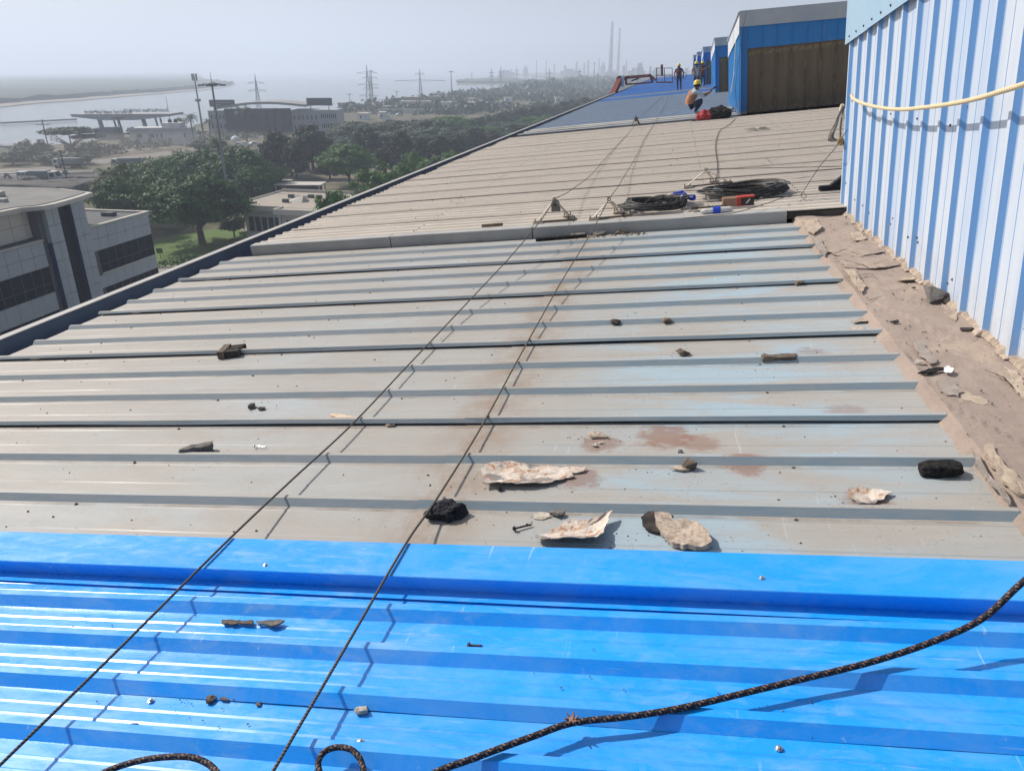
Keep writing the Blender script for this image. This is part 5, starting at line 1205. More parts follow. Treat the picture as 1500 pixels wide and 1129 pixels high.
TREE['flat'] = (crown_mesh('crown', M['leaf_far'], 150, 40, 4.7, 1.5, 8.2, 0.8, 0.32, 60, 0.75, 0.0, 0.3), trunk_mesh('trunk', 9.0, 0.30, 4.2, 30, 11, 0.1, 3.0))
for i in range(2): TREE['f%d' % i] = (crown_mesh('crown', M['leaf_far'], 90, 26, 4.5, 4.3, 5.2, 1.2, 0.6, 70+i, 0.1, 0.0, 0.4), trunk_mesh('trunk', 8, 0.25, 3, 40+i, 5, 0, 3))
TREE['shrub'] = (crown_mesh('crown', M['leaf_far'], 150, 36, 4.8, 4.6, 3.2, 1.0, 0.42, 80, 0.45, 0.0, 0.5), trunk_mesh('trunk', 5, 0.15, 3, 50, 5, 0, 1))
def palm_meshes(seed):
    rs = random.Random(seed); mb = MB(); Cn, An, Bn = [], [], []
    for i in range(26):
        a = 2*math.pi*i/26*2.4 + rs.uniform(-.2, .2); el = rs.uniform(-0.5, 1.15); L = rs.uniform(2.3, 3.1)
        p = Vector((0, 0, 8.0)); d = Vector((math.cos(a)*math.cos(el), math.sin(a)*math.cos(el), math.sin(el)))
        st = 11
        for q in range(st):
            d2 = (d - Vector((0, 0, 0.13*q/3))).normalized(); p2 = p + d2*L/st; d = d2
            if q > 0:
                sd = d.cross(Vector((0, 0, 1))).normalized(); ln = 0.55*math.sin(math.pi*(0.12+0.85*q/st))+0.12
                for s in (-1, 1):
                    for e in (0.25, 0.75):
                        ax = (sd*s + d*0.55 - Vector((0, 0, 0.42))).normalized()*ln
                        Cn.append(p.lerp(p2, e) + ax*0.5); An.append(ax*0.5); Bn.append(d*0.055)
            mb.add([p - Vector((0, 0, .02)), p2 - Vector((0, 0, .015)), p2 + Vector((0, 0, .015)), p + Vector((0, 0, .02))], [(0, 1, 2, 3)]); p = p2
    cm = quads_mesh('crown', np.array([tuple(x) for x in Cn]), np.array([tuple(x) for x in An]), np.array([tuple(x) for x in Bn]), M['leaf_p'])
    tb = MB(); tb.tube([(0, 0, -.1), (0.1, 0, 3), (0.05, 0, 6), (0, 0, 8.1)], [0.24, 0.19, 0.16, 0.2], 8)
    return cm, tb.mesh('trunk', M['bark'])
TREE['p0'] = palm_meshes(1); TREE['p1'] = palm_meshes(2)
tree_n = 0
def tree(kind, x, y, h, wid, label, group, name='tree', cat='tree'):
    """a tree of height h and full crown width wid standing at x, y"""
    global tree_n
    tree_n += 1
    t = thing(name, label, cat, ground_m(x, y, 0, tree_n*2.39), group)
    cm, tm = TREE[kind]
    sx = wid/(9.4 if kind[0] != 'p' else 5.6); sz = h/9.9 if kind != 'shrub' else h/7.8
    for nm, me in (('crown', cm), ('trunk', tm)):
        o = ob(nm, me, t); o.scale = (sx, sx, sz)
    return t
# ================================================================== trees, placed one by one
near_t = [
 ('rain', -70.58, 103.84, 10.30, 17.037, 'big spreading dark tree on the lawn beside the panel clad building'),
 ('b1', -68.34, 109.41, 2.84, 3.975, 'small tree with a ring bed at the right end of the lawn'),
 ('b1', -99.98, 132.48, 7.96, 13.769, 'dark round tree between the palms and the lawn tree'),
 ('b2', -101.06, 140.42, 7.97, 10.687, 'dark tree just left behind the lawn tree'),
 ('b0', -105.63, 153.77, 7.89, 13.296, 'dark tree rising behind the top of the lawn tree'),
 ('b2', -98.20, 151.23, 8.82, 11.363, 'dense tree left of the tall lamp mast'),
 ('b1', -90.34, 149.79, 9.36, 14.349, 'dense dark tree right of the tall lamp mast'),
 ('b0', -79.60, 136.70, 7.73, 8.696, 'shaded tree behind the low white building, near the mast'),
 ('b0', -87.12, 108.59, 8.92, 9.585, 'dark tree filling the gap right of the palms, nearest one'),
 ('b2', -87.62, 114.61, 8.13, 8.793, 'dark tree just behind the panel clad roof corner'),
 ('b0', -90.34, 124.26, 8.25, 10.281, 'dark tree left of the crown of the lawn tree'),
 ('b1', -86.52, 137.31, 8.56, 12.337, 'dark tree in front of the mast foot'),
 ('b2', -76.22, 129.23, 7.69, 7.958, 'dark tree at the left corner of the low white building'),
 ('b0', -84.64, 150.97, 6.55, 9.566, 'dark tree under the left feathery tree'),
 ('g0', -72.55, 166.75, 9.19, 13.416, 'bright green tree between two dark feathery trees'),
 ('g1', -45.28, 117.25, 10.62, 11.023, 'bright leafy tree right behind the eave'),
 ('g0', -41.72, 89.40, 10.92, 5.937, 'bright green bush at the right end of the low white building'),
 ('g1', -55.60, 162.09, 8.41, 6.899, 'slim bright green tree among the dark feathery ones'),
 ('g0', -47.24, 133.19, 9.22, 6.764, 'bright green tree top showing over the eave'),
 ('g1', -43.97, 152.25, 9.54, 12.214, 'spreading yellowish green tree along the eave farther on'),
 ('g0', -46.21, 143.61, 8.32, 6.957, 'low green tree just over the eave'),
 ('c0', -97.15, 180.04, 11.24, 14.394, 'tall dark feathery tree left of the pair before the office'),
 ('c1', -94.16, 192.91, 11.71, 17.285, 'tall dark feathery tree right of the pair before the office'),
 ('c2', -90.29, 175.33, 9.13, 9.180, 'thin feathery tree between the tall pair'),
 ('c1', -85.96, 211.97, 9.81, 13.479, 'dark feathery tree right of the bright green tree'),
 ('c0', -71.40, 199.67, 10.09, 10.146, 'dark feathery tree with a pointed top near the small white van'),
 ('c2', -68.28, 205.42, 7.94, 10.803, 'dark feathery tree next right of the pointed one'),
 ('c1', -66.19, 219.13, 7.26, 11.015, 'hazy feathery tree third right of the pointed one'),
 ('c0', -63.89, 227.78, 7.00, 10.946, 'hazy feathery tree fourth right of the pointed one'),
 ('c2', -61.91, 242.48, 7.95, 13.045, 'taller hazy feathery tree near the far end of the line'),
 ('c1', -58.91, 255.36, 6.25, 11.139, 'last hazy feathery tree in the line along the eave'),
 ('c0', -72.69, 189.19, 6.69, 8.890, 'dark low feathery tree behind the bright leafy one'),
 ('c2', -82.17, 177.01, 6.24, 9.180, 'dark feathery tree behind the bright green bush'),
]
for kd, x, y, h, w, lab in near_t: tree(kd, x, y, h, w, lab, 'trees between the factory and the road')
palm_t = [
 ('p0', -97.13, 118.77, 9.93, 6.308, 'palm at the left end of the dark trees'),
 ('p1', -95.52, 121.15, 10.63, 5.867, 'taller palm second from the left of the dark trees'),
 ('p0', -96.30, 114.86, 8.36, 4.592, 'short palm by the corner of the panel clad roof'),
 ('p1', -108.74, 157.22, 8.97, 6.803, 'palm head above the dark trees left of the mast'),
 ('p0', -107.82, 171.70, 10.79, 7.344, 'palm head right beside the tall lamp mast'),
 ('p1', -174.56, 262.05, 10.82, 7.336, 'hazy palm left of the thin antenna mast'),
 ('p0', -180.68, 264.86, 9.21, 6.292, 'hazy palm beside the roof of the flat white house'),
 ('p0', -178.37, 279.64, 7.91, 7.189, 'hazy palm between the two masts'),
 ('p1', -151.59, 259.65, 13.81, 8.262, 'tall palm in front of the office block'),
]
for kd, x, y, h, w, lab in palm_t: tree(kd, x, y, h, w, lab, 'palms', 'palm_tree')
gate_t = [
 ('flat', -191.74, 220.70, 8.26, 18.234, 'flat topped umbrella tree standing by the water left of the gate'),
 ('flat', -190.85, 228.04, 5.62, 11.139, 'smaller umbrella tree between the big one and the gate'),
 ('f0', -189.88, 201.68, 6.08, 10.490, 'round hazy tree left of the umbrella tree'),
 ('f1', -175.33, 192.44, 3.66, 7.792, 'low hazy tree in front of the umbrella tree'),
 ('f0', -185.95, 190.24, 4.09, 8.658, 'low hazy tree at the left picture edge by the water'),
 ('f1', -168.15, 193.93, 3.25, 9.956, 'wide low hazy bush along the shore road'),
 ('f0', -152.03, 236.08, 3.91, 12.152, 'pale green bush right of the flat white house'),
 ('f1', -184.81, 268.09, 6.57, 8.696, 'dark hazy tree behind the flat white house at its right'),
 ('f0', -212.81, 280.68, 4.00, 6.760, 'hazy tree squeezed between the gate and the flat white house'),
]
for kd, x, y, h, w, lab in gate_t: tree(kd, x, y, h, w, lab, 'trees by the gate')
# trees behind the eave towards the refinery: a row one can still count
r5 = random.Random(5)
row = []
for i in range(13):
    X = 700 + i*15.5
    row.append((i, X))
rowpos = [(-80.24, 320.39, 6.25, 10.842), (-77.98, 330.04, 6.82, 9.827), (-75.51, 339.75, 6.88, 12.105), (-72.81, 349.50, 8.11, 11.729), (-69.89, 359.29, 8.25, 10.610), (-66.74, 369.14, 8.41, 13.045), (-63.37, 379.02, 9.22, 11.874), (-59.76, 388.96, 8.83, 11.392), (-55.94, 398.94, 9.71, 13.984), (-51.89, 408.97, 10.00, 13.503), (-47.64, 419.05, 10.98, 16.233), (-43.10, 429.18, 10.31, 14.923), (-38.24, 439.38, 7.53, 11.004)]
ordn = ['first', 'second', 'third', 'fourth', 'fifth', 'sixth', 'seventh', 'eighth', 'ninth', 'tenth', 'eleventh', 'twelfth', 'last']
for i, (x, y, h, w) in enumerate(rowpos): tree(('c0', 'f1', 'c2', 'f0')[i % 4], x, y, h, w, 'hazy tree, %s from the left in the row behind the far eave' % ordn[i], 'row of trees behind the far eave')
shr = [(-112.58, 267.73, 7.64, 22.031), (-101.08, 275.22, 7.74, 25.220), (-86.98, 267.93, 8.28, 24.350), (-83.03, 289.17, 8.50, 23.191), (-99.38, 246.98, 5.16, 22.785), (-85.97, 249.76, 6.38, 27.848), (-75.99, 259.99, 6.64, 23.480), (-70.57, 281.54, 5.69, 22.418), (-63.64, 303.40, 5.82, 23.964), (-114.93, 243.76, 5.24, 12.658), (-103.46, 233.88, 4.46, 14.494), (-55.24, 325.56, 6.66, 22.321)]
shl = ['hazy thicket below the coastal car park, leftmost of the upper row', 'hazy thicket below the coastal car park, second of the upper row', 'hazy thicket under the left end of the long pale wall', 'hazy thicket under the middle of the long pale wall', 'thicket in the lower scrub behind the right feathery trees', 'widest thicket of the lower scrub', 'thicket of the lower scrub before the slim lamp mast', 'thicket in the scrub right of the slim lamp mast', 'thicket in the scrub near the far eave', 'thicket at the right foot of the office block', 'thicket beside the road right of the office block', 'last thicket of the scrub where the eave cuts it']
for i, (x, y, h, w) in enumerate(shr): tree(('shrub', 'f0', 'shrub', 'g1')[i % 4] if i not in (1, 5) else 'shrub', x, y, max(3.0, h), w, shl[i], 'thickets in the scrub', 'thicket', 'bush')
# clipped bushes
topi = crown_mesh('crown', M['leaf_b'], 120, 30, 0.85, 0.8, 1.55, 0.16, 0.07, 90, 0.2, 0, 0.75)
tst = MB(); tst.tube([(0, 0, 0), (0, 0, 1.2)], [0.08, 0.06], 7); tst = tst.mesh('trunk', M['bark'])
for i, (x, y, s, lab) in enumerate(((-69.982, 115.262, 1.35, 'clipped ball bush, leftmost and widest of four by the low building'), (-66.747, 113.525, 1.1, 'clipped ball bush second from the left by the low building'), (-64.501, 112.799, 0.9, 'slim clipped bush third from the left by the low building'), (-63.971, 115.756, 1.0, 'clipped ball bush nearest the eave by the low building'))):
    t = thing('clipped_bush', lab, 'bush', ground_m(x, y, 0, i, s), 'clipped bushes'); ob('crown', topi, t); ob('trunk', tst, t)
# far off woods: nobody could count these
def scatter_wood(name, region, n, size, m, label, seed):
    rs = np.random.RandomState(seed); P = np.array(region); x0, y0 = P.min(0); x1, y1 = P.max(0); pts = []
    def inside(x, y):
        c = False; j = len(region)-1
        for i in range(len(region)):
            xi, yi = region[i]; xj, yj = region[j]
            if (yi > y) != (yj > y) and x < (xj-xi)*(y-yi)/(yj-yi)+xi: c = not c
            j = i
        return c
    while len(pts) < n:
        x, y = x0 + (x1-x0)*rs.rand(), y0 + (y1-y0)*rs.rand()
        if inside(x, y) and noise.noise(Vector((x*0.006, y*0.006, seed))) > -0.22: pts.append((x, y))
    pts = np.array(pts); per = 22; N_ = n*per
    sc = size*(0.6+0.8*rs.rand(n))
    d = unit(rs.normal(size=(N_, 3))); d[:, 2] = np.abs(d[:, 2])
    C = np.repeat(np.c_[pts, np.zeros(n)], per, 0) + d*(0.5+0.5*rs.rand(N_, 1))*np.repeat(sc, per)[:, None]*np.array([[1, 1, 0.95]])
    A = unit(rs.normal(size=C.shape))*np.repeat(sc, per)[:, None]*0.30; nr = unit(rs.normal(size=C.shape)*0.6 + np.array([[0, 0, 1]])); B = unit(np.cross(A, nr))*np.repeat(sc, per)[:, None]*0.2
    return tag(ob(name, quads_mesh(name, C, A, B, m)), label, 'woodland', kind='stuff')
scatter_wood('coastal_woodland', [(-213.886, 456.502), (-219.893, 524.930), (-218.676, 657.387), (-212.494, 821.017), (-205.060, 1044.832), (-99.004, 1299.903), (-40.607, 542.393), (-92.248, 469.935), (-149.377, 435.276)], 800, 5.0, M['leaf_far'], 'hazy scrub and woods along the coast towards the refinery', 3)
scatter_wood('refinery_woodland', [(-216.741, 867.834), (-215.558, 1206.026), (-189.890, 1725.452), (71.304, 1886.570), (38.251, 981.753), (-59.403, 786.202)], 700, 9.0, M['leaf_far'], 'far hazy belt of trees before the refinery', 4)

scatter_wood('shore_scrub', [(-206.476, 196.861), (-200.897, 217.403), (-204.133, 250.257), (-202.486, 293.256), (-159.898, 306.340), (-128.462, 290.527), (-153.465, 252.630), (-169.465, 222.306), (-180.073, 194.024)], 150, 1.9, M['leaf_far'], 'low hazy scrub scattered along the shore road', 7)
scatter_wood('yard_scrub', [(-144.426, 167.368), (-152.471, 205.486), (-140.709, 231.049), (-124.060, 262.242), (-107.710, 231.939), (-126.125, 202.713), (-126.427, 149.790)], 120, 1.6, M['leaf'], 'low dark scrub between the road and the dark trees', 8)
for nm, pts, hh_ in (('far_bank', [(-524.707, 447.444), (-559.222, 574.653), (-576.795, 639.418), (-583.157, 690.560), (-615.774, 804.246), (-637.521, 910.543), (-690.075, 1084.737), (-752.447, 1248.666), (-831.083, 1399.006), (-1175.913, 1853.513), (-4200, 6500), (-6100, 3600)], 5.0), ('far_spit', [(-385.367, 1402.737), (-341.664, 1369.369), (-286.286, 1396.180), (-280.319, 1648.250), (-405.868, 1898.028), (-465.261, 1800.749), (-437.679, 1583.112)], 5.0)):
    # mangrove grown over the bank: a low uneven canopy
    ol = []
    for i, a in enumerate(pts):
        b = pts[(i+1) % len(pts)]; L_ = math.hypot(b[0]-a[0], b[1]-a[1]); n_ = max(1, min(40, int(L_/18)))
        for q in range(n_):
            t_ = q/n_; x, y = a[0]+(b[0]-a[0])*t_, a[1]+(b[1]-a[1])*t_
            ol.append((x + 9*noise.noise(Vector((x*0.05, y*0.05, 1))), y + 9*noise.noise(Vector((x*0.05, y*0.05, 5)))))
    n_ = len(ol); c_ = (sum(p_[0] for p_ in ol)/n_, sum(p_[1] for p_ in ol)/n_)
    vs = [(x, y, -0.2) for x, y in ol] + [(x, y, hh_*(0.75 + 0.5*noise.noise(Vector((x*0.04, y*0.04, 9))))) for x, y in ol]
    fs = [(i, (i+1) % n_, n_+(i+1) % n_, n_+i) for i in range(n_)] + [tuple(range(n_, 2*n_))]
    tag(ob(nm, new_mesh(nm, vs, fs, M['shore'])), kind='structure')
# ------------------------------------------------------------------ roads, lawn
def strip(name, pts, wid, z, m):
    vs, fs = [], []; P = [Vector((x, y, 0)) for x, y in pts]
    for i, p in enumerate(P):
        d = (P[min(i+1, len(P)-1)] - P[max(i-1, 0)]).normalized(); s = Vector((-d.y, d.x, 0))*wid/2
        vs += [tuple(p - s + Vector((0, 0, z))), tuple(p + s + Vector((0, 0, z)))]
    fs = [(2*i, 2*i+1, 2*i+3, 2*i+2) for i in range(len(P)-1)]
    return tag(ob(name, new_mesh(name, vs, fs, m)), kind='structure')
strip('road', [(-330, 95), (-174.098, 173.185), (-168.271, 190.903), (-162.338, 219.275), (-155.916, 252.261), (-132.582, 280.671), (-60, 330), (20, 480), (60, 900)], 11, 0.012, M['asphalt'])
strip('shore_road', [(-330, 150), (-198.095, 198.200), (-185.054, 213.681), (-177.322, 243.979), (-173.145, 280.916), (-150, 330)], 8, 0.016, M['asphalt'])
poly('earth_yard', [(-141.152, 128.660), (-122.468, 140.712), (-139.262, 168.231), (-172.402, 185.412), (-194.040, 175.730)], 0.008, M['sand'])
poly('lawn', [(-69.716, 88.953), (-79.711, 105.173), (-76.646, 114.064), (-63.687, 120.643), (-59.480, 109.894), (-62.018, 96.092), (-66.377, 91.148)], 0.02, M['lawn'])
poly('courtyard', [(-64.813, 83.263), (-69.716, 88.953), (-66.377, 91.148), (-62.018, 96.092), (-59.638, 112.566), (-20, 160), (-12, 60), (-45, 55)], 0.012, M['paving'])
poly('garden_path', [(-72.365, 115.426), (-72.397, 117.229), (-60.931, 115.145), (-59.684, 111.464)], 0.026, M['paving'])
M['hedge'] = leaf_mat('hedge_leaf', (0.025, 0.05, 0.015), (0.04, 0.07, 0.02))
def hedge(a, b, w, h, label):
    a = Vector((*a, 0)); b = Vector((*b, 0)); rs = np.random.RandomState(int(abs(a.x)*10)); n = int((b-a).length*60)
    t_ = rs.rand(n, 1); s = Vector((-(b-a).y, (b-a).x, 0)).normalized()
    C = np.array(a)[None]*(1-t_) + np.array(b)[None]*t_ + np.array(s)[None]*(rs.rand(n, 1)-0.5)*w; C[:, 2] = rs.rand(n)**0.6*h
    A = unit(rs.normal(size=C.shape))*0.16; B = unit(np.cross(A, rs.normal(size=C.shape)))*0.1
    tag(ob('hedge', quads_mesh('hedge', C, A, B, M['hedge'])), label, 'hedge', 'garden hedges')
hedge((-68.412, 89.194), (-65.714, 90.476), 1.0, 0.8, 'low hedge at the near corner of the lawn')
hedge((-65.714, 90.476), (-62.333, 95.183), 1.6, 1.0, 'dark hedge along the near edge of the lawn by the eave')
hedge((-68.277, 111.005), (-62.250, 111.545), 0.9, 0.5, 'low edging hedge under the clipped bushes')
ob_ = MB(); ob_.tube([(0, 0, 0), (0, 0, 1.3)], 0.04, 6); ob_.box(-0.45, 0.45, -0.03, 0.03, 0.9, 1.6)
tag(ob_.build('garden_sign', mat('green_sign', (0.05, 0.10, 0.05), None, 3), mw=ground_m(-70.681, 93.647, 0, 0.2)), 'small dark sign board on the lawn', 'sign')

# ------------------------------------------------------------------ building helpers
M['panel'] = mat('grey_cladding_panel', (0.35, 0.375, 0.41), (0.31, 0.335, 0.37), 0.6, 0.5)
M['panel_lit_tint'] = mat('lit_tint_cladding_panel', (0.50, 0.46, 0.41), (0.45, 0.42, 0.38), 0.6, 0.5)  # paler, warmer copy of the grey panel with sunlight painted in
M['coping'] = mat('pale_coping', (0.50, 0.47, 0.42), (0.42, 0.40, 0.36), 1, 0.7)
M['joint'] = mat('dark_joint', (0.10, 0.105, 0.115), None, 3, 0.8)
k = N('dark_glass', 0.35, 0.06); k.color((0.008, 0.013, 0.024)); M['glass'] = k.m
k = N('blue_glass', 0.12, 0.2); k.color((0.02, 0.035, 0.11)); M['glass_blue'] = k.m
M['roof_felt'] = mat('pale_roof_felt', (0.36, 0.31, 0.26), (0.30, 0.265, 0.225), 0.35, 0.9)
M['white_wall'] = mat('white_render', (0.52, 0.52, 0.52), (0.44, 0.445, 0.45), 0.5, 0.8)
M['window'] = M['glass']

# ------------------------------------------------------------------ panel clad building on the left (its front faces us)
SC = 1.44; XF = -53.3                      # front plane
ZR = CAM_H - 13.7                          # parapet of the wings
b1 = thing('office_building', 'panel clad low office with dark window bands and a taller curved entrance', 'building', ground_m(XF, 58.0))
def bl(p): return (p[0]-XF, p[1]-58.0, p[2])
def bbox(name, x0, x1, y0, y1, z0, z1, m, par=None):
    mb = MB(); mb.box(x0-XF, x1-XF, y0-58, y1-58, z0, z1); return mb.build(name, m, par or b1)
def panels(par, x, y0, y1, z0, z1, ny, nz, m, dep=0.03, gap=0.035, jit=0.01):
    """cladding panels proud of a dark backing on the +X face"""
    for i in range(ny):
        for j in range(nz):
            a, b = y0 + (y1-y0)*i/ny + gap/2, y0 + (y1-y0)*(i+1)/ny - gap/2
            c, d = z0 + (z1-z0)*j/nz + gap/2, z0 + (z1-z0)*(j+1)/nz - gap/2
            e = rnd.uniform(-jit, jit)*0.4
            mb = MB(); mb.box(x-XF, x+dep+e-XF, a-58, b-58, c, d); mb.build('cladding_panel', m, par)
YA, YB, YL = 60.9, 69.9, 55.6
# right wing
rw = bbox('wing_wall', -61.5, XF-0.03, YA, YB, 0, ZR-0.02, M['joint'])
panels(rw, XF-0.025, YA+0.02, YB, ZR-2.25, ZR-0.05, 7, 2, M['panel'])
bbox('window_band', XF-0.025, XF-0.005, YA+0.9, YB-0.05, ZR-4.36, ZR-2.28, M['glass'])
bbox('sill', XF-0.02, XF+0.12, YA+0.8, YB, ZR-4.55, ZR-4.40, M['coping'])
panels(rw, XF-0.025, YA+0.02, YB, ZR-5.85, ZR-4.58, 7, 1, M['panel'])
bbox('window_band', XF-0.025, XF-0.005, YA+0.9, YB-0.05, ZR-8.1, ZR-5.88, M['glass'])
panels(rw, XF-0.025, YA+0.02, YB, 0.05, ZR-8.12, 7, 2, M['panel'])
for (x0, x1, y0, y1) in ((-61.7, XF+0.15, YB-0.28, YB+0.12), (-61.7, -61.3, YA, YB-0.29), (XF-0.25, XF+0.15, YA+0.02, YB-0.29)): bbox('coping', x0, x1, y0, y1, ZR, ZR+0.14, M['coping'])
bbox('wing_roof', -61.28, XF-0.27, YA, YB-0.3, ZR-1.2, ZR-0.9, M['roof_felt'])
for i in range(6): bbox('roof_duct', -61.0, XF-0.6, YA+0.8+i*1.35, YA+1.15+i*1.35, ZR-0.88, ZR-0.55, M['joint'])
# left wing
lw = bbox('wing_wall', -66, XF-0.03, 30, YL, 0, ZR-0.02, M['joint'])
panels(lw, XF-0.025, 40, YL-0.02, ZR-2.25, ZR-0.05, 11, 2, M['panel'])
bbox('window_band', XF-0.025, XF-0.005, 40, YL-0.05, ZR-4.5, ZR-2.28, M['glass'])
panels(lw, XF-0.025, 40, YL-0.02, ZR-6.2, ZR-4.55, 11, 1, M['panel'])
bbox('window_band', XF-0.025, XF-0.005, 40, YL-0.05, ZR-8.4, ZR-6.22, M['glass'])
bbox('coping', XF-0.30, XF+0.12, 40, YL-0.02, ZR, ZR+0.14, M['coping'])
bbox('wing_roof', -66, XF-0.32, 30, YL-0.02, ZR-0.30, ZR-0.04, M['roof_felt'])
M['mullion'] = mat('mullion_grey', (0.06, 0.065, 0.075), None, 2, 0.5)
for wb in [o for o in b1.children if o.name.startswith('window_band')]:
    bb = [Vector(c_) for c_ in wb.bound_box]; y0, y1 = min(c_.y for c_ in bb), max(c_.y for c_ in bb); z0, z1 = min(c_.z for c_ in bb), max(c_.z for c_ in bb); xm_ = max(c_.x for c_ in bb)
    yy = y0 + 1.12
    while yy < y1 - 0.3:
        mb = MB(); mb.box(xm_, xm_+0.05, yy-0.035, yy+0.035, z0, z1); mb.build('mullion', M['mullion'], wb); yy += 1.12
    mb = MB(); mb.box(xm_, xm_+0.045, y0, y1, z0+(z1-z0)*0.36-0.03, z0+(z1-z0)*0.36+0.03); mb.build('transom', M['mullion'], wb)
for i, (x, y, z, m_) in enumerate(((-57, 63, ZR-0.55, 'panel'), (-59, 66, ZR-0.55, 'coping'), (-56, 67.5, ZR-0.55, 'joint'), (-58, 51.5, ZR-0.03, 'panel'), (-56.5, 53.5, ZR-0.03, 'coping'))):
    bbox('cooling_unit', x-0.6, x+0.6, y-0.4, y+0.4, z, z+0.9, M[m_])
# taller entrance tower: two panel piers, a dark glass slot with a blue reveal
ZT = ZR + 2.75
tw = bbox('tower_wall', -64, XF-0.06, YL+0.02, YA-0.02, 0, ZT, M['joint'])
panels(tw, XF-0.04, YL+0.55, YL+2.05, 0.1, ZT-0.05, 2, 9, M['panel'], 0.45)
bbox('glass_slot', XF-0.05, XF-0.02, YL+2.1, YL+3.55, 0.1, ZT-0.03, M['glass'])
bbox('blue_reveal', XF-0.05, XF+0.38, YL+3.56, YL+3.62, 0.1, ZT-0.03, M['glass_blue'])
panels(tw, XF-0.04, YL+3.65, YA-0.03, 0.1, ZT-0.05, 2, 9, M['panel'], 0.42)
bbox('blue_reveal', XF-0.02, XF+0.40, YL+0.46, YL+0.53, 0.1, ZR-0.3, M['glass_blue'])
# upper block set back, its sunlit look put into the panel colour
ub = bbox('upper_wall', -64, XF-1.02, 30, YL+0.9, ZR, ZT, M['joint'])
panels(ub, XF-1.0, 44, YL+0.8, ZR+0.25, ZT-0.1, 9, 2, M['panel_lit_tint'], 0.05)
# curved roof slab
pts = [(-66, 28), (-66, YA+3.2), (-58, YA+3.4), (XF+0.2, YA+1.6), (XF+0.75, YA-0.5), (XF+1.25, YL+2.4), (XF+1.45, YL+0.6), (XF+1.30, YL-0.4), (XF+0.2, YL-1.6), (XF+0.0, YL-4), (XF-0.1, 40), (XF-0.2, 28)]
mb = MB(); mb.prism([(x-XF, y-58) for x, y in pts], ZT+0.02, ZT+0.38); mb.build('roof_slab', M['coping'], b1)
pts2 = [(x*0.985 + (XF-6)*0.015, y*0.985 + 50*0.015) for x, y in pts]
mb = MB(); mb.prism([(x-XF-0.5, y-58) for x, y in pts2], ZT+0.385, ZT+0.44); mb.build('roof_felt', mat('grey_roof_felt', (0.21, 0.205, 0.20), (0.16, 0.158, 0.155), 0.5, 0.9), b1)
for i, (x, y, a, b, h) in enumerate(((-58, 56, 3.2, 0.5, 0.3), (-61, 50, 4, 0.5, 0.3), (-57, 47, 0.5, 4, 0.3), (-60, 58.5, 1.6, 0.8, 0.45), (-62.5, 54, 2.4, 1.2, 0.5))): bbox('roof_kerb', x-a/2, x+a/2, y-b/2, y+b/2, ZT+0.445, ZT+0.445+h, M['coping'])

# ------------------------------------------------------------------ low white building behind the lawn
hz = 5.6
q0 = Vector((-66.231, 107.408, 0)); q1 = Vector((-51.576, 106.842, 0))
b2 = thing('low_building', 'low white flat roofed building with deep fascia behind the clipped bushes', 'building', ground_m(q0.x, q0.y, 0, math.atan2(q1.y-q0.y, q1.x-q0.x)))
L2 = (q1-q0).length + 4
def b2b(name, x0, x1, y0, y1, z0, z1, m):
    mb = MB(); mb.box(x0, x1, y0, y1, z0, z1); return mb.build(name, m, b2)
b2b('wall', 0.6, L2, 1.4, 14, 0, hz-0.7, M['white_wall'])
b2b('porch_wall', L2*0.46, L2*0.9, -1.2, 1.35, 0, hz-0.7, M['white_wall'])
b2b('roof_deck', -0.5, L2+0.5, 0.25, 15, hz-0.55, hz-0.2, M['roof_felt'])
b2b('roof_deck', L2*0.44+0.05, L2*0.92-0.05, -2.2, 0.2, hz-0.55, hz-0.22, M['roof_felt'])
b2b('fascia', -0.8, L2*0.44, 0.0, 0.22, hz-0.75, hz, M['coping']); b2b('fascia', L2*0.44-0.2, L2*0.92, -2.5, -2.25, hz-0.8, hz+0.02, M['coping'])
b2b('fascia', L2*0.44-0.22, L2*0.44+0.03, -2.24, 0.22, hz-0.8, hz+0.02, M['coping']); b2b('fascia', -0.8, -0.55, 0.23, 15.2, hz-0.75, hz, M['coping']); b2b('fascia', -0.5, L2+0.6, 15.05, 15.3, hz-0.75, hz+0.25, M['coping'])
for i in range(7): 
    f_ = b2b('window', 1.2 + i*L2*0.062, 1.2 + i*L2*0.062 + L2*0.045, 1.33, 1.39, 1.3, 3.6, M['glass'])
for i in range(4): b2b('window', L2*0.5 + i*L2*0.1, L2*0.5 + i*L2*0.1 + L2*0.07, -1.27, -1.21, 1.2, 3.8, M['glass'])
b2b('column', L2*0.455, L2*0.475, -2.1, -1.8, 0, hz-0.8, M['white_wall']); b2b('column', L2*0.89, L2*0.91, -2.1, -1.8, 0, hz-0.8, M['white_wall'])
for i, (x, y) in enumerate(((L2*0.22, 9), (L2*0.40, 9.5), (L2*0.48, 9.3), (L2*0.66, 9), (L2*0.3, 4.5))): b2b('roof_vent', x, x+0.9, y, y+0.6, hz-0.18, hz+0.35, M['joint'])
mb = MB(); mb.add([(L2*0.33, 5, hz-0.19), (L2*0.47, 5, hz-0.19), (L2*0.47, 7.5, hz-0.19), (L2*0.33, 7.5, hz-0.19), (L2*0.46, 6.0, hz+0.7), (L2*0.36, 6.2, hz+0.2)], [(0, 1, 4, 5), (1, 2, 4), (2, 3, 5, 4), (3, 0, 5)]); mb.build('skylight', M['coping'], b2)
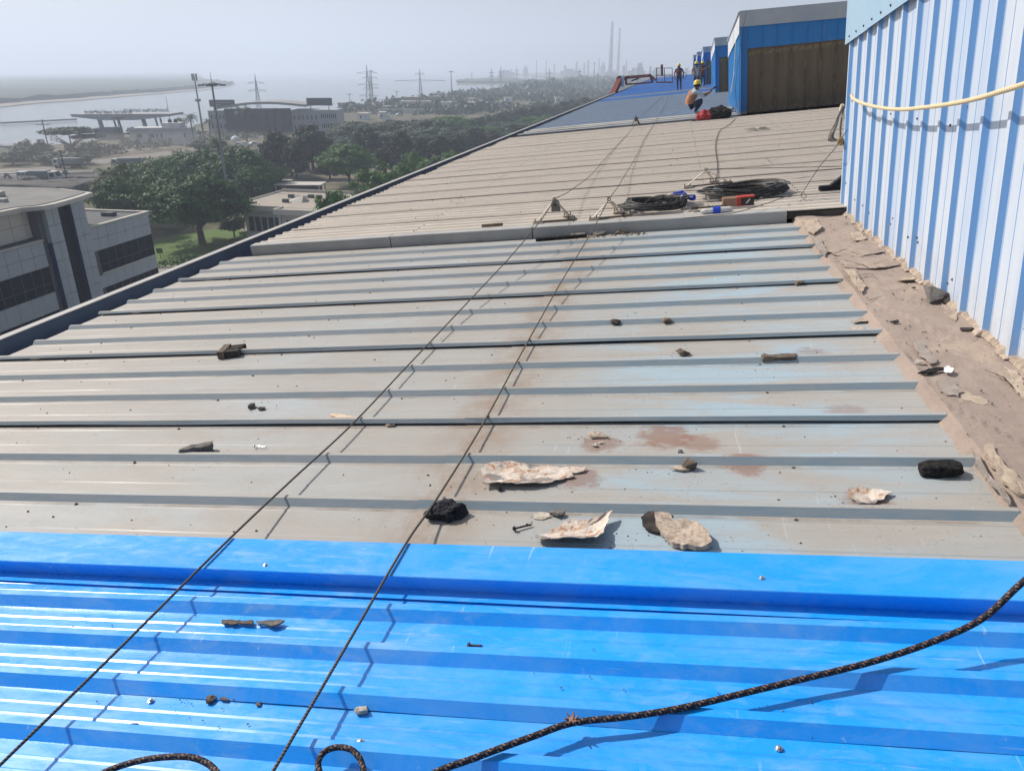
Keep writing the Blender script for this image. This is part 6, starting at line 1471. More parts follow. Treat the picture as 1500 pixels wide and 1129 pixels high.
# dark sheds under the trees behind it
for i, (x, y, d, w, lab) in enumerate(((400, 285, 165, 8, 'dark open shed under the feathery trees, left one'), (440, 290, 160, 10, 'dark open shed under the feathery trees, right one'))):
    gx, gy = ((-84.708, 152.933), (-76.755, 150.477))[i]
    t = thing('open_shed', lab, 'shed', ground_m(gx, gy, 0, 0.15), 'sheds under the trees')
    mb = MB(); mb.box(-w/2, w/2, -2.5, 2.5, 2.6, 2.75); mb.build('roof', M['coping'], t)
    for sx in (-1, 1):
        for sy in (-1, 1): mb = MB(); mb.box(sx*w/2*0.92-0.1, sx*w/2*0.92+0.1, sy*2.2-0.1, sy*2.2+0.1, 0, 2.58); mb.build('post', M['white_wall'], t)
    mb = MB(); mb.box(-w/2*0.8, w/2*0.8, 1.9, 2.05, 0, 2.5); mb.build('back_wall', M['joint'], t)

# ------------------------------------------------------------------ entrance gate with a wedge canopy and raised letters
gd = 310.0
gc = Vector((-212.10, 272.65, -0.30))
ga = math.radians(11.7)                      # canopy faces us
gate = thing('gate_canopy', 'hazy entrance gate with a thin wedge canopy on slanted columns and letters on its roof', 'gate', ground_m(gc.x, gc.y, 0, ga))
pxm = gd/1097.0*1.0
def gp(px, py): return ((px-182)*pxm*0.97, CAM_H - (py-103)*gd/1290.0)
M['gate_grey'] = mat('gate_cladding', (0.34, 0.35, 0.37), (0.28, 0.29, 0.31), 0.3, 0.6)
M['gate_dark'] = mat('gate_soffit', (0.16, 0.18, 0.21), (0.13, 0.145, 0.17), 0.3, 0.6)
xs0, zt0 = gp(113, 168.5); xs1, _ = gp(254, 166); xm, zb0 = gp(176, 178)
ztop = zt0; zb = zb0
def wedge(x0, x1, xk, dy0, dy1, m, name):
    mb = MB()
    vs = []
    for y in (dy0, dy1): vs += [(x0, y, ztop), (x1, y, ztop), (x1, y, ztop-0.9), (xk+8, y, zb), (xk-5, y, zb), (x0, y, ztop-0.9)]
    mb.add(vs, [(0, 5, 4, 3, 2, 1), (6, 7, 8, 9, 10, 11)] + [(i, (i+1) % 6, 6+(i+1) % 6, 6+i) for i in range(6)])
    return mb.build(name, m, gate)
wedge(xs0, xs1, xm, 0.0, 13.0, M['gate_grey'], 'canopy')
mb = MB(); mb.add([(xs0+1, -0.05, ztop-0.1), (xm+3, -0.05, zb+0.2), (xm-5, -0.05, zb+0.2), (xs0+1, -0.05, ztop-0.8)], [(0, 3, 2, 1)])
for px in (148, 157.5, 164.5, 211, 219, 226):
    xb, zb_ = gp(px, 178); big = px in (148, 211)
    mb = MB(); mb.bar((xb-0.4, 3 if big else 9, zb+0.3), (xb+0.5, 3 if big else 9, 0.2), 1.2 if big else 0.55, 1.2 if big else 0.55, (0, 1, 0)); mb.build('column', M['gate_grey'], gate)
for px0, px1, py in ((144, 172, 190), (198, 222, 196)):
    x0, z0 = gp(px0, py); x1, _ = gp(px1, py)
    mb = MB(); mb.box(x0, x1, -2.0, 6, 0, z0); mb.build('plinth', M['gate_dark'], gate)
def lettering(txt, x0, x1, y, z, hgt, m, name, flip=False):
    cu = bpy.data.curves.new(name, 'FONT'); cu.body = txt; cu.size = 1.0; cu.extrude = 0.12
    o = bpy.data.objects.new(name, cu); COL.objects.link(o)
    dg = bpy.context.evaluated_depsgraph_get(); me = bpy.data.meshes.new_from_object(o.evaluated_get(dg)); bpy.data.objects.remove(o)
    me.materials.clear(); me.materials.append(m)
    xs = [v.co.x for v in me.vertices]; w = max(xs)-min(xs)
    sx = (x1-x0)/w
    for v in me.vertices:
        x, yy, zz_ = (v.co.x-min(xs))*sx, v.co.y*hgt, v.co.z
        v.co = (x1 - x if flip else x0 + x, y + (zz_ if flip else -zz_), z + yy)
    return ob(name, me, gate)
M['letters'] = mat('letter_metal', (0.16, 0.15, 0.16), (0.12, 0.11, 0.12), 2, 0.6)
xa, _ = gp(132, 168); xb, _ = gp(200, 168); lettering('ArcelorMittal Nippon Steel India Ltd.', xa, xb, 0.6, ztop+0.15, 2.0, M['letters'], 'lettering')
xa, _ = gp(167, 168); xb, _ = gp(233, 168); lettering('ArcelorMittal Nippon Steel India Ltd.', xa, xb, 12.2, ztop+0.15, 2.0, M['letters'], 'lettering', True)
# flat white house right of the gate
hc = Vector((-181.85, 252.37, -1.31)); t = thing('flat_house', 'flat roofed white two storey house right of the gate', 'house', ground_m(hc.x, hc.y, 0, ga+0.12))
hw = 20.0; hh = 5.6
mb = MB(); mb.box(-hw/2, hw/2, 0, 12, 0, hh); mb.build('wall', M['white_wall'], t)
mb = MB(); mb.box(-hw/2-0.3, hw/2+0.3, -0.3, -0.06, hh-0.5, hh+0.3); mb.build('parapet', M['white_wall'], t)
mb = MB(); mb.box(1.0, 7.5, 2, 8, hh, hh+1.7); mb.build('stair_room', M['white_wall'], t)
for i in (3.2, 5.2): mb = MB(); mb.lathe([(0.7, hh+1.72), (0.75, hh+2.2), (0.6, hh+2.7), (0.25, hh+2.9)], 10, Matrix.Translation((i, 5, 0))); mb.build('water_tank', M['black_cloth'], t)
for x, w in ((-7.5, 1.8), (-3.4, 1.8), (-0.9, 0.7), (0.6, 0.7), (8.6, 0.8)):
    mb = MB(); mb.box(x, x+w, -0.05, -0.01, 2.5, 3.8); wd = mb.build('window', M['glass'], t); mb = MB(); mb.box(x-0.1, x+w+0.1, -0.25, -0.051, 2.3, 2.48); mb.build('sill', M['white_wall'], wd)
for x in (-8.0, -4.0, 3.0): mb = MB(); mb.box(x, x+1.2, -0.05, -0.01, 0.2, 2.3); mb.build('door', M['joint'], t)
# conveyor like footbridge between
p0 = Vector((-235.11, 298.52, -0.77)); p1 = Vector((-231.27, 304.43, 0.24))
mb = MB(); mb.bar(p0, p1, 1.5, 0.8); mb.bar(Vector((p0.x, p0.y, 0)), p0, 0.5); mb.bar(Vector((p1.x, p1.y, 0)), p1, 0.5)
tag(mb.build('foot_bridge', M['gate_grey'], None), 'thin raised walkway between the gate and the white house', 'walkway')
# chimney like block on the left shore
x_, y_, z_ = -237.07, 241.95, -0.65
mb = MB(); mb.box(-1.6, 1.6, -1.6, 1.6, 0, z_); mb.box(-9, 12, 2, 9, 0, z_*0.45)
tag(mb.build('shore_block', M['gate_dark'], mw=ground_m(x_, y_, 0, ga)), 'dark block house with a stubby tower at the left shore', 'building')

# ------------------------------------------------------------------ office block with glazed centre and two roof boards
od = 335.0
oc = Vector((-165.72, 307.79, -2.66)); ov = thing('office_block', 'grey office block with glazed centre, wavy roof and two dark roof boards', 'building', ground_m(oc.x, oc.y, 0, ga))
def op(px, py): return ((px-405)*od/1097*1.07, CAM_H - (py-102)*od/1290)
def obx(name, px0, px1, py0, py1, y0, y1, m, par=None):
    x0, z1 = op(px0, py0); x1, z0 = op(px1, py1); mb = MB(); mb.box(x0, x1, y0, y1, max(0, z0), z1); return mb.build(name, m, par or ov)
obx('left_wing', 321, 346, 163, 230, 0, 14, M['gate_grey'])
obx('right_wing', 428, 487, 163, 230, 0, 14, M['gate_grey'])
M['office_glass'] = mat('office_glazing', (0.012, 0.022, 0.045), (0.02, 0.034, 0.06), 0.2, 0.4, 0.1)
for i in range(9):
    a = 344.5 + i*9.3; obx('glazing_bay', a, a+9.1, 160, 230, -1.5 - 2.2*math.sin(math.pi*(i+0.5)/9), 0, M['office_glass'])
# roof: shallow wave
mb = MB(); vs = []; nn = 14
for i in range(nn+1):
    t_ = i/nn; x, z = op(338 + (450-338)*t_, 157 - 6*math.sin(math.pi*min(1, t_*1.0)) - (3.0*t_))
    for y in (-5, 15): vs += [(x, y, z), (x, y, z-0.9)]
mb.add(vs, [(4*i, 4*i+2, 4*i+6, 4*i+4) for i in range(nn)] + [(4*i+1, 4*i+5, 4*i+7, 4*i+3) for i in range(nn)] + [(4*i, 4*i+4, 4*i+5, 4*i+1) for i in range(nn)] + [(4*i+2, 4*i+3, 4*i+7, 4*i+6) for i in range(nn)] + [(0, 1, 3, 2), (4*nn, 4*nn+2, 4*nn+3, 4*nn+1)])
mb.build('roof', mat('office_roof', (0.28, 0.28, 0.275), (0.24, 0.24, 0.24), 0.2, 0.8), ov)
M['board'] = mat('dark_board', (0.05, 0.065, 0.085), (0.04, 0.055, 0.075), 0.3, 0.5)
for (a, b, c, d) in ((323.5, 355.5, 147, 157.5), (448.5, 481, 145, 156.5)):
    bo = obx('roof_board', a, b, c, d, 1.0, 1.8, M['board'])
    x0, z1 = op(a, c); x1, z0 = op(b, d); mb = MB()
    for x in (x0+1.5, x1-1.5): mb.bar((x, 1.4, z0), (x, 1.4, z0-3), 0.3)
    mb.build('board_post', M['gate_dark'], bo)
M['board_txt'] = mat('board_lettering', (0.22, 0.25, 0.30), None, 1)
obx('board_lettering', 328, 351, 150.3, 151.6, 0.9, 0.98, M['board_txt']); obx('board_lettering', 331, 338, 154, 155.4, 0.9, 0.98, M['board_txt'])
for (a0, n, st, rows) in ((324, 4, 5.3, (170, 184)), (431, 6, 5.5, (171, 186)), (466.5, 8, 2.5, (169, 184))):
    for py in rows:
        for i in range(n): obx('window', a0+i*st, a0+i*st+min(2.0, st*0.5), py, py+6.5, -0.12, -0.02, M['glass'])
# dish / tent in front
x_, y_, z_ = -163.64, 272.48, 2.54
mb = MB(); mb.lathe([(1.7, 0), (1.75, 0.7), (1.2, 1.4), (0.3, 1.8)], 14); tag(mb.build('white_dome', M['trim_white'], mw=ground_m(x_, y_, 0)), 'small white dome tent in front of the office block', 'tent')

# ------------------------------------------------------------------ masts, pylons
M['galv'] = mat('galvanised_steel', (0.20, 0.21, 0.225), (0.16, 0.17, 0.185), 1, 0.5, 0.4)
def lamp_mast(px, label, x, y, h, r=0.28, arms=True):
    t = thing('lamp_mast', label, 'mast', ground_m(x, y, 0, ga), 'high lamp masts')
    mb = MB(); mb.tube([(0, 0, 0), (0, 0, h)], [r, r*0.5], 10); mb.build('pole', M['galv'], t)
    if arms:
        mb = MB(); mb.lathe([(0.35, h-0.5), (0.9, h-0.3), (0.9, h-0.05), (0.3, h+0.2)], 10); mb.build('head_ring', M['galv'], t)
        for i in range(4):
            a = i*math.pi/2; mb = MB(); c = Vector((math.cos(a), math.sin(a), 0))
            mb.bar(c*0.5 + Vector((0, 0, h-0.15)), c*1.5 + Vector((0, 0, h-0.15)), 0.12); mb.bar(c*1.4 + Vector((0, 0, h-0.3)), c*2.3 + Vector((0, 0, h-0.35)), 0.5, 0.22); mb.build('lamp', M['board'], t)
        mb = MB(); mb.tube([(0, 0, h+0.2), (0, 0, h+1.8)], [0.06, 0.03], 6); mb.build('lightning_rod', M['galv'], t)
    return t
lamp_mast(0, 'tall lamp mast rising from the dark trees left of the office block', -77.95, 124.78, 22.88)
lamp_mast(0, 'slim lamp mast standing alone over the scrub right of the pylons', -142.73, 501.48, 23.17, 0.4)
lamp_mast(0, 'lamp mast half hidden by the double pylon', -207.59, 528.89, 23.72, 0.4)
lamp_mast(0, 'short lamp mast on the coast left of the double pylon', -223.64, 525.57, 8.89, 0.35)
lamp_mast(0, 'short lamp mast on the coast right of the double pylon', -211.64, 589.33, 8.94, 0.35)
lamp_mast(0, 'thin hazy lamp post behind the gate canopy', -261.71, 374.71, 12.05, 0.2, False)
x_, y_, h_ = -181.25, 279.04, 22.70
t = thing('antenna_mast', 'thick antenna mast with panels near its top, left of the lamp mast', 'mast', ground_m(x_, y_, 0, ga))
mb = MB(); mb.tube([(0, 0, 0), (0, 0, h_)], [0.45, 0.22], 10); mb.build('pole', M['galv'], t)
for i in range(5):
    a = i*1.256; mb = MB(); mb.box(-0.15, 0.15, -0.1, 0.1, h_-1.6, h_+0.9, Matrix.Translation((0.9*math.cos(a), 0.9*math.sin(a), 0))); mb.bar((0, 0, h_-0.4), (0.9*math.cos(a), 0.9*math.sin(a), h_-0.4), 0.1); mb.build('antenna_panel', M['galv'], t)
mb = MB(); mb.lathe([(0.6, h_*0.60), (1.1, h_*0.605), (1.1, h_*0.64), (0.6, h_*0.645)], 10); mb.build('platform', M['galv'], t)
def pylon(label, x, y, h, arms, base=0.13, rz=0.0, th=0.22, group='power pylons'):
    t = thing('power_pylon', label, 'pylon', ground_m(x, y, 0, ga+rz), group)
    mb = MB(); b0 = h*base/2; lv = 9; w = lambda z: b0*(1 - 0.86*min(1, z/(h*0.80))) if z < h*0.80 else b0*0.14*(1-(z-h*0.8)/(h*0.2001))
    zs = [h*0.97*(1-(1-i/lv)**1.25) for i in range(lv+1)]
    for z0, z1 in zip(zs[:-1], zs[1:]):
        a, b = max(0.05, w(z0)), max(0.05, w(z1))
        for s in ((1, 1), (1, -1), (-1, 1), (-1, -1)): mb.bar((s[0]*a, s[1]*a, z0), (s[0]*b, s[1]*b, z1), th)
        for s in (1, -1):
            mb.bar((-a, s*a, z0), (b, s*b, z1), th*0.7); mb.bar((a, s*a, z0), (-b, s*b, z1), th*0.7); mb.bar((s*a, -a, z0), (s*b, b, z1), th*0.7)
    mb.bar((0, 0, zs[-1]), (0, 0, h), th)
    mb.build('lattice', M['galv'], t)
    for zf, L in arms:
        z = h*zf; mb = MB(); ww = max(0.3, w(z))
        for s in (1, -1): mb.bar((s*ww, 0, z), (s*L, 0, z+0.3), th); mb.bar((s*ww, 0, z+h*0.05), (s*L, 0, z+0.35), th*0.8)
        c = mb.build('cross_arm', M['galv'], t)
        mb = MB()
        for s in (1, -1): mb.bar((s*L*0.98, 0, z+0.2), (s*L*0.98, 0, z-h*0.055), th*0.6)
        mb.build('insulator', M['galv'], c)
    return t
pylon('hazy lattice pylon behind the office block', -286.34, 512.58, 22.38, ((0.50, 6), (0.72, 5.5)))
pylon('tall double pylon with three pairs of arms, front one', -240.54, 603.77, 28.50, ((0.18, 7), (0.46, 8), (0.76, 8)), 0.16)
pylon('second lattice of the double pylon, just right of the front one', -242.10, 613.65, 22.52, ((0.46, 6), (0.80, 6)), 0.14)
pylon('pylon with one very wide arm over the coast', -218.53, 669.60, 24.83, ((0.60, 22 ), (0.82, 4)), 0.14, th=0.25)
far_py = [(-259.26, 1120.71, 25.12), (-214.33, 976.83, 27.36), (-292.55, 1471.24, 27.24), (-147.80, 939.55, 24.77), (-148.76, 1245.72, 25.44), (-325.41, 1872.93, 42.24), (-303.61, 1877.44, 40.68), (-111.76, 1100.20, 32.92), (-77.59, 800.91, 20.24), (-473.82, 1842.19, 18.06)]
names_ = ['left one of a hazy pair of pylons at the start of the refinery', 'right one of a hazy pair of pylons at the start of the refinery', 'faint pylon right of the hazy pair', 'hazy pylon in the middle of the far trees', 'faint pylon left of the tall chimneys', 'faint needle tower in the refinery, left of two', 'faint needle tower in the refinery, right of two', 'slim hazy tower left of the tall chimneys', 'short mast before the tall chimneys', 'faint pylon at the left end of the refinery']
for i, (x, y, h) in enumerate(far_py): pylon(names_[i], x, y, max(18, h), ((0.55, h*0.16), (0.75, h*0.14)) if i not in (5, 6, 7, 8) else ((0.9, 1.0),), 0.16 if i not in (5, 6, 7, 8) else 0.07, th=0.35 if i in (1, 3, 7, 8) else 0.6)
# power lines of the nearest pylons
wire_m = M['galv']
# ------------------------------------------------------------------ refinery
k = N('stack_concrete', 0.8, 0.2); st = k.math('GREATER_THAN', k.math('FRACT', k.math('MULTIPLY', k.sep()[2], 0.03)), 0.5); k.color(k.mix(st, (0.26, 0.26, 0.27), (0.22, 0.21, 0.215))); M['stack'] = k.m
for (x, y, h), r0, r1, lab in (((-189.33, 2309.59, 141.91), 6.6, 3.4, 'taller of two hazy chimneys beyond the roof'), ((-182.83, 2515.18, 135.27), 4.6, 2.6, 'thinner right hand one of two hazy chimneys')):
    t = thing('chimney', lab, 'chimney', ground_m(x, y), 'refinery chimneys'); mb = MB(); mb.tube([(0, 0, 0), (0, 0, h*0.5), (0, 0, h)], [r0, (r0+r1)/2, r1], 20); mb.build('shaft', M['stack'], t)
    mb = MB(); mb.lathe([(r1+0.1, h*0.97), (r1+0.7, h*0.975), (r1+0.7, h*0.99), (r1+0.1, h)], 20); mb.build('rim', M['stack'], t)
plant = [(-179.15, 2209.58, 16.85, 38.264), (-93.07, 2023.16, 34.24, 17.393), (-105.67, 2122.67, 23.40, 44.642), (-158.66, 2418.07, 30.77, 9.276), (-68.04, 2028.35, 27.95, 5.798), (-56.41, 2235.00, 23.06, 25.510), (-319.56, 2588.99, 43.99, 6.281), (-295.99, 2593.87, 39.87, 6.281), (-283.47, 2596.46, 47.80, 7.537), (-259.15, 2703.62, 52.65, 5.218), (-245.37, 2706.48, 40.14, 15.654), (-341.84, 2482.25, 31.88, 7.247), (-374.75, 2475.44, 35.90, 4.831), (-479.32, 2555.90, 30.76, 15.074), (-497.72, 2347.85, 19.46, 46.381), (-327.23, 2485.28, 22.16, 57.976), (-145.25, 2318.72, 44.65, 3.556), (22.38, 2353.44, 22.57, 17.779), (41.80, 2459.58, 37.18, 4.638)]
pn = ['squat block at the foot of the chimneys', 'stepped tower block right of the chimneys', 'wide plant hall under the stepped tower block', 'thin column beside the right chimney', 'thin column right of the plant hall', 'low plant hall behind the boom lift', 'faint column left of the chimneys, first', 'faint column left of the chimneys, second', 'faint column left of the chimneys, tallest', 'faint column nearest the tall chimney', 'faint tank tower next to the tall chimney', 'faint column over the middle trees', 'faint thin column over the middle trees', 'faint block left of the needle towers', 'long faint hall at the left of the refinery', 'long faint hall in the middle of the refinery', 'faint flare stack between the chimney and the tower block', 'faint hall behind the standing worker', 'faint mast behind the workers']
for i, (x, y, h, w) in enumerate(plant):
    h = max(12, h); t = thing('refinery_plant', 'hazy refinery: ' + pn[i], 'plant', ground_m(x, y, 0, ga), 'refinery skyline')
    mb = MB()
    if w < 12: mb.tube([(0, 0, 0), (0, 0, h*0.96), (0, 0, h)], [w/2, w/2*0.9, w/4], 10); mb.build('column_shell', M['stack'], t); mb = MB(); mb.lathe([(w/2, h*0.5), (w/2+1.2, h*0.505), (w/2+1.2, h*0.52), (w/2, h*0.525)], 10); mb.build('walkway', M['galv'], t)
    else:
        mb.box(-w/2, w/2, 0, 20, 0, h*0.72); mb.build('hall', M['stack'], t); mb = MB(); mb.box(-w*0.25, w*0.2, 2, 16, h*0.72, h); mb.box(w*0.28, w*0.34, 4, 8, h*0.72, h*1.15); mb.build('upper_stage', M['stack'], t)

# ------------------------------------------------------------------ small coast houses, long wall
hs = [(-166.62, 496.53, 5.08, 19.094), (-175.38, 520.24, 6.94, 7.373), (-205.61, 570.15, 4.71, 5.218), (-175.86, 474.19, 2.92, 8.696), (-186.65, 614.93, 6.24, 4.329), (-155.06, 407.01, 2.92, 3.324), (-229.82, 524.29, -0.01, 4.870), (-175.56, 576.37, 5.51, 4.638), (-140.56, 542.77, 5.36, 4.870), (-131.08, 524.31, 4.32, 6.261), (-123.78, 546.25, 3.04, 8.658), (-131.29, 626.39, 1.39, 6.184), (-154.08, 785.07, 1.16, 10.822), (-132.45, 748.70, 1.07, 8.812), (-143.40, 889.40, -0.55, 8.696), (-124.73, 484.78, 5.07, 3.865), (-162.21, 742.53, 1.22, 6.609), (-145.80, 500.84, 4.35, 7.034), (-162.14, 395.33, 2.12, 4.870), (-91.23, 634.69, 2.21, 6.184)]
hn = ['long pale house with a row of windows above the long wall', 'pink upper storey behind the long pale house', 'small blue hut on the coast', 'low blue roofed shed left of the long pale house', 'dark hut on the coast ridge', 'white hut among parked cars', 'grey hut at the shore left of the double pylon', 'dark flat hut by the tall slim lamp mast', 'white hut right of the tall slim lamp mast', 'low white roof among the coastal scrub', 'long white roof in the coastal scrub', 'small white roof farther along the coast', 'faint white roof in the far trees', 'second faint white roof in the far trees', 'third faint white roof in the far trees', 'small pale hut below the coast ridge', 'faint pale hut near the hazy pylon pair', 'flat pale shed at the right end of the long wall', 'pale shed at the left of the car park', 'pale roof just above the row of trees']
hm = [M['white_wall'], mat('pink_wall', (0.42, 0.30, 0.28), None, 0.4), mat('blue_hut', (0.10, 0.20, 0.36), None, 0.4), mat('blue_shed', (0.22, 0.30, 0.42), None, 0.4), M['gate_dark'], M['trim_white'], M['gate_grey'], M['gate_dark']] + [M['trim_white']]*12
for i, (x, y, h, w) in enumerate(hs):
    h = max(3.0, min(h, 13)); t = thing('coast_house', hn[i], 'house', ground_m(x, y, 0, ga + (0.1 if i % 2 else -0.08)), 'small houses on the coast')
    mb = MB(); mb.box(-w/2, w/2, 0, 7, 0, h); mb.build('wall', hm[i], t)
    mb = MB(); mb.box(-w/2-0.4, w/2+0.4, -0.5, 7.5, h+0.01, h+0.4); mb.build('roof', M['coping'], t)
    if i == 0:
        for q in (-0.42, -0.32, -0.12, -0.02, 0.18, 0.34): mb = MB(); mb.box(q*w, q*w+1.4, -0.1, -0.02, h*0.45, h*0.75); mb.build('window', M['glass'], t)
    else:
        mb = MB(); mb.box(-w*0.2, -w*0.05, -0.1, -0.02, h*0.3, h*0.7); mb.build('window', M['glass'], t)
a = Vector((-177.645, 460.504, 0)); b = Vector((-120.265, 466.841, 0))
mb = MB(); mb.bar(a + Vector((0, 0, 1.4)), b + Vector((0, 0, 1.4)), 0.4, 2.8); tag(mb.build('boundary_wall', M['coping'], None), 'long pale boundary wall above the scrub', 'wall')
# thin dark jetty line on the water
a = Vector((-343.080, 349.338, 0)); b = Vector((-325.196, 382.597, 0)); mb = MB(); mb.bar(a, b, 1.2, 0.8); tag(mb.build('jetty', M['gate_dark'], None), 'thin dark jetty line on the water at the left', 'jetty')
# ================================================================== vehicles, yard things
M['tyre'] = mat('tyre', (0.02, 0.02, 0.02), None, 5, 0.9)
M['truck_grey'] = mat('grey_tipper', (0.16, 0.18, 0.20), (0.12, 0.135, 0.15), 0.5, 0.7)
M['truck_cab'] = mat('pale_cab', (0.42, 0.43, 0.45), (0.34, 0.35, 0.37), 0.5, 0.6)
def truck(label, x, y, rz, s=1.0, body=None):
    t = thing('tipper_truck', label, 'truck', ground_m(x, y, 0.012, rz, s), 'trucks in the dust'); body = body or M['truck_grey']
    mb = MB(); mb.add([(-4.2, -1.25, 1.3), (2.0, -1.25, 1.3), (2.0, 1.25, 1.3), (-4.2, 1.25, 1.3), (-4.5, -1.3, 3.1), (2.1, -1.3, 3.1), (2.1, 1.3, 3.1), (-4.5, 1.3, 3.1)], [(3, 2, 1, 0), (0, 1, 5, 4), (1, 2, 6, 5), (2, 3, 7, 6), (3, 0, 4, 7), (4, 5, 6, 7)]); mb.build('tipper_body', body, t)
    mb = MB(); mb.add([(2.3, -1.2, 0.7), (4.3, -1.2, 0.7), (4.3, 1.2, 0.7), (2.3, 1.2, 0.7), (2.3, -1.2, 2.9), (3.9, -1.15, 2.9), (3.9, 1.15, 2.9), (2.3, 1.2, 2.9), (4.35, -1.2, 1.7), (4.35, 1.2, 1.7)], [(3, 2, 1, 0), (4, 5, 6, 7), (0, 1, 8, 5, 4), (2, 3, 7, 6, 9), (1, 2, 9, 8), (8, 9, 6, 5), (3, 0, 4, 7)]); cab = mb.build('cab', M['truck_cab'], t)
    mb = MB(); mb.add([(4.36, -1.0, 1.8), (4.36, 1.0, 1.8), (3.96, 0.98, 2.75), (3.96, -0.98, 2.75)], [(0, 1, 2, 3)]); mb.box(2.7, 3.7, -1.23, -1.21, 1.75, 2.6); mb.box(2.7, 3.7, 1.21, 1.23, 1.75, 2.6); mb.build('cab_window', M['glass'], cab)
    mb = MB(); mb.box(-4.2, 4.2, -0.5, 0.5, 0.75, 1.28); mb.build('chassis', M['tyre'], t)
    for wx in (-3.4, -2.1, 3.2):
        for sy in (-1.1, 1.1):
            mb = MB(); mb.lathe([(0.42, -0.2), (0.52, -0.14), (0.52, 0.14), (0.42, 0.2)], 14, Matrix.Translation((wx, sy, 0.52)) @ Matrix.Rotation(math.pi/2, 4, 'X')); mb.build('wheel', M['tyre'], t)
    return t
truck('grey tipper truck parked beside the mounds at the left', -146.920, 157.228, 0.25, 1.02)
truck('hazy tipper truck on the road below the white house', -148.184, 189.357, 3.5, 0.85)
truck('dusty truck driving in its dust on the shore road', -164.689, 186.668, 3.3, 0.85)
truck('pale long truck on the road behind the feathery trees', -105.848, 281.614, 0.4, 0.9, M['truck_cab'])
def car(label, x, y, rz, m):
    t = thing('parked_car', label, 'car', ground_m(x, y, 0.012, rz), 'parked cars')
    prof = [(-2.1, 0.35), (-2.15, 0.85), (-1.5, 0.95), (-1.0, 1.42), (0.6, 1.45), (1.2, 0.98), (2.05, 0.85), (2.15, 0.40)]
    n = len(prof); mb = MB(); vs = [(x_, s*0.82*(0.86 if z_ > 1.1 else 1), z_) for s in (-1, 1) for x_, z_ in prof]
    mb.add(vs, [tuple(range(n)), tuple(range(2*n-1, n-1, -1))] + [(i, n+i, n+(i+1) % n, (i+1) % n) for i in range(n)]); mb.build('body', m, t)
    mb = MB(); mb.box(-0.95, 0.55, -0.84, 0.84, 1.0, 1.34); mb.build('side_window', M['glass'], t)
    for wx in (-1.3, 1.3):
        for sy in (-0.78, 0.78): mb = MB(); mb.lathe([(0.26, -0.1), (0.32, -0.07), (0.32, 0.07), (0.26, 0.1)], 12, Matrix.Translation((wx, sy, 0.32)) @ Matrix.Rotation(math.pi/2, 4, 'X')); mb.build('wheel', M['tyre'], t)
    return t
cars = [(-149.420, 250.703), (-148.146, 252.158), (-145.396, 253.846), (-129.967, 232.716), (-110.679, 256.559), (-165.241, 433.438), (-155.231, 415.317), (-164.087, 447.376), (-155.315, 434.588), (-146.244, 393.022), (-175.157, 446.123), (-170.206, 419.796), (-111.768, 264.082), (-135.792, 533.122), (-78.398, 261.439)]
cl = ['white car, first from the left in the car park left of the feathery trees', 'white car, second from the left in the car park left of the feathery trees', 'white car, third from the left in the car park left of the feathery trees', 'white car nearest in the car park left of the feathery trees', 'white van on the road beyond the bright green tree', 'pale car in the coastal car park, left of the long pale house', 'pale car in front of the coastal car park', 'blue car in the coastal car park', 'white car nearest the long pale house', 'white car in the scrub below the coastal car park', 'grey car behind the coastal car park', 'grey car at the left of the coastal car park', 'pale car right beside the white van on the road', 'pale car past the tall slim lamp mast', 'grey car on the road behind the feathery trees']
cm = [M['trim_white'], M['truck_cab'], M['blue_far'], M['truck_grey']]
for i, (x, y) in enumerate(cars): car(cl[i], x, y, ga + 0.3*(i % 3), cm[2] if 'blue' in cl[i] else cm[3] if 'grey' in cl[i] else cm[0])
# backhoe by the mounds
t = thing('backhoe', 'pale backhoe loader standing at the dark mounds on the left', 'digger', ground_m(-145.228, 150.800, 0, 0.3, 1.3))
mb = MB(); mb.box(-1.6, 1.4, -0.9, 0.9, 0.7, 1.5); mb.build('body', M['truck_cab'], t)
mb = MB(); mb.box(-0.9, 0.6, -0.8, 0.8, 2.75, 2.9); mb.bar((-0.8, -0.7, 1.5), (-0.8, -0.7, 2.75), 0.12); mb.bar((-0.8, 0.7, 1.5), (-0.8, 0.7, 2.75), 0.12); mb.bar((0.5, -0.7, 1.5), (0.5, -0.7, 2.75), 0.12); mb.bar((0.5, 0.7, 1.5), (0.5, 0.7, 2.75), 0.12); mb.build('cab', M['truck_cab'], t)
mb = MB(); mb.bar((-1.6, 0, 1.2), (-3.0, 0, 2.6), 0.3); mb.bar((-3.0, 0, 2.6), (-3.8, 0, 0.9), 0.25); mb.box(-4.2, -3.6, -0.4, 0.4, 0.2, 0.9); mb.build('digging_arm', M['truck_grey'], t)
mb = MB(); mb.bar((1.3, -0.6, 1.2), (2.6, -0.6, 0.6), 0.2); mb.bar((1.3, 0.6, 1.2), (2.6, 0.6, 0.6), 0.2); mb.box(2.5, 3.1, -1.1, 1.1, 0.1, 0.8); mb.build('bucket', M['truck_grey'], t)
for wx, r in ((-1.0, 0.75), (1.1, 0.5)):
    for sy in (-0.95, 0.95): mb = MB(); mb.lathe([(r*0.8, -0.2), (r, -0.14), (r, 0.14), (r*0.8, 0.2)], 14, Matrix.Translation((wx, sy, r)) @ Matrix.Rotation(math.pi/2, 4, 'X')); mb.build('wheel', M['tyre'], t)
M['mound'] = mat('dark_earth', (0.07, 0.068, 0.066), (0.11, 0.10, 0.09), 0.4, 0.95, bump=0.6, bscale=1.5, bdist=0.3)
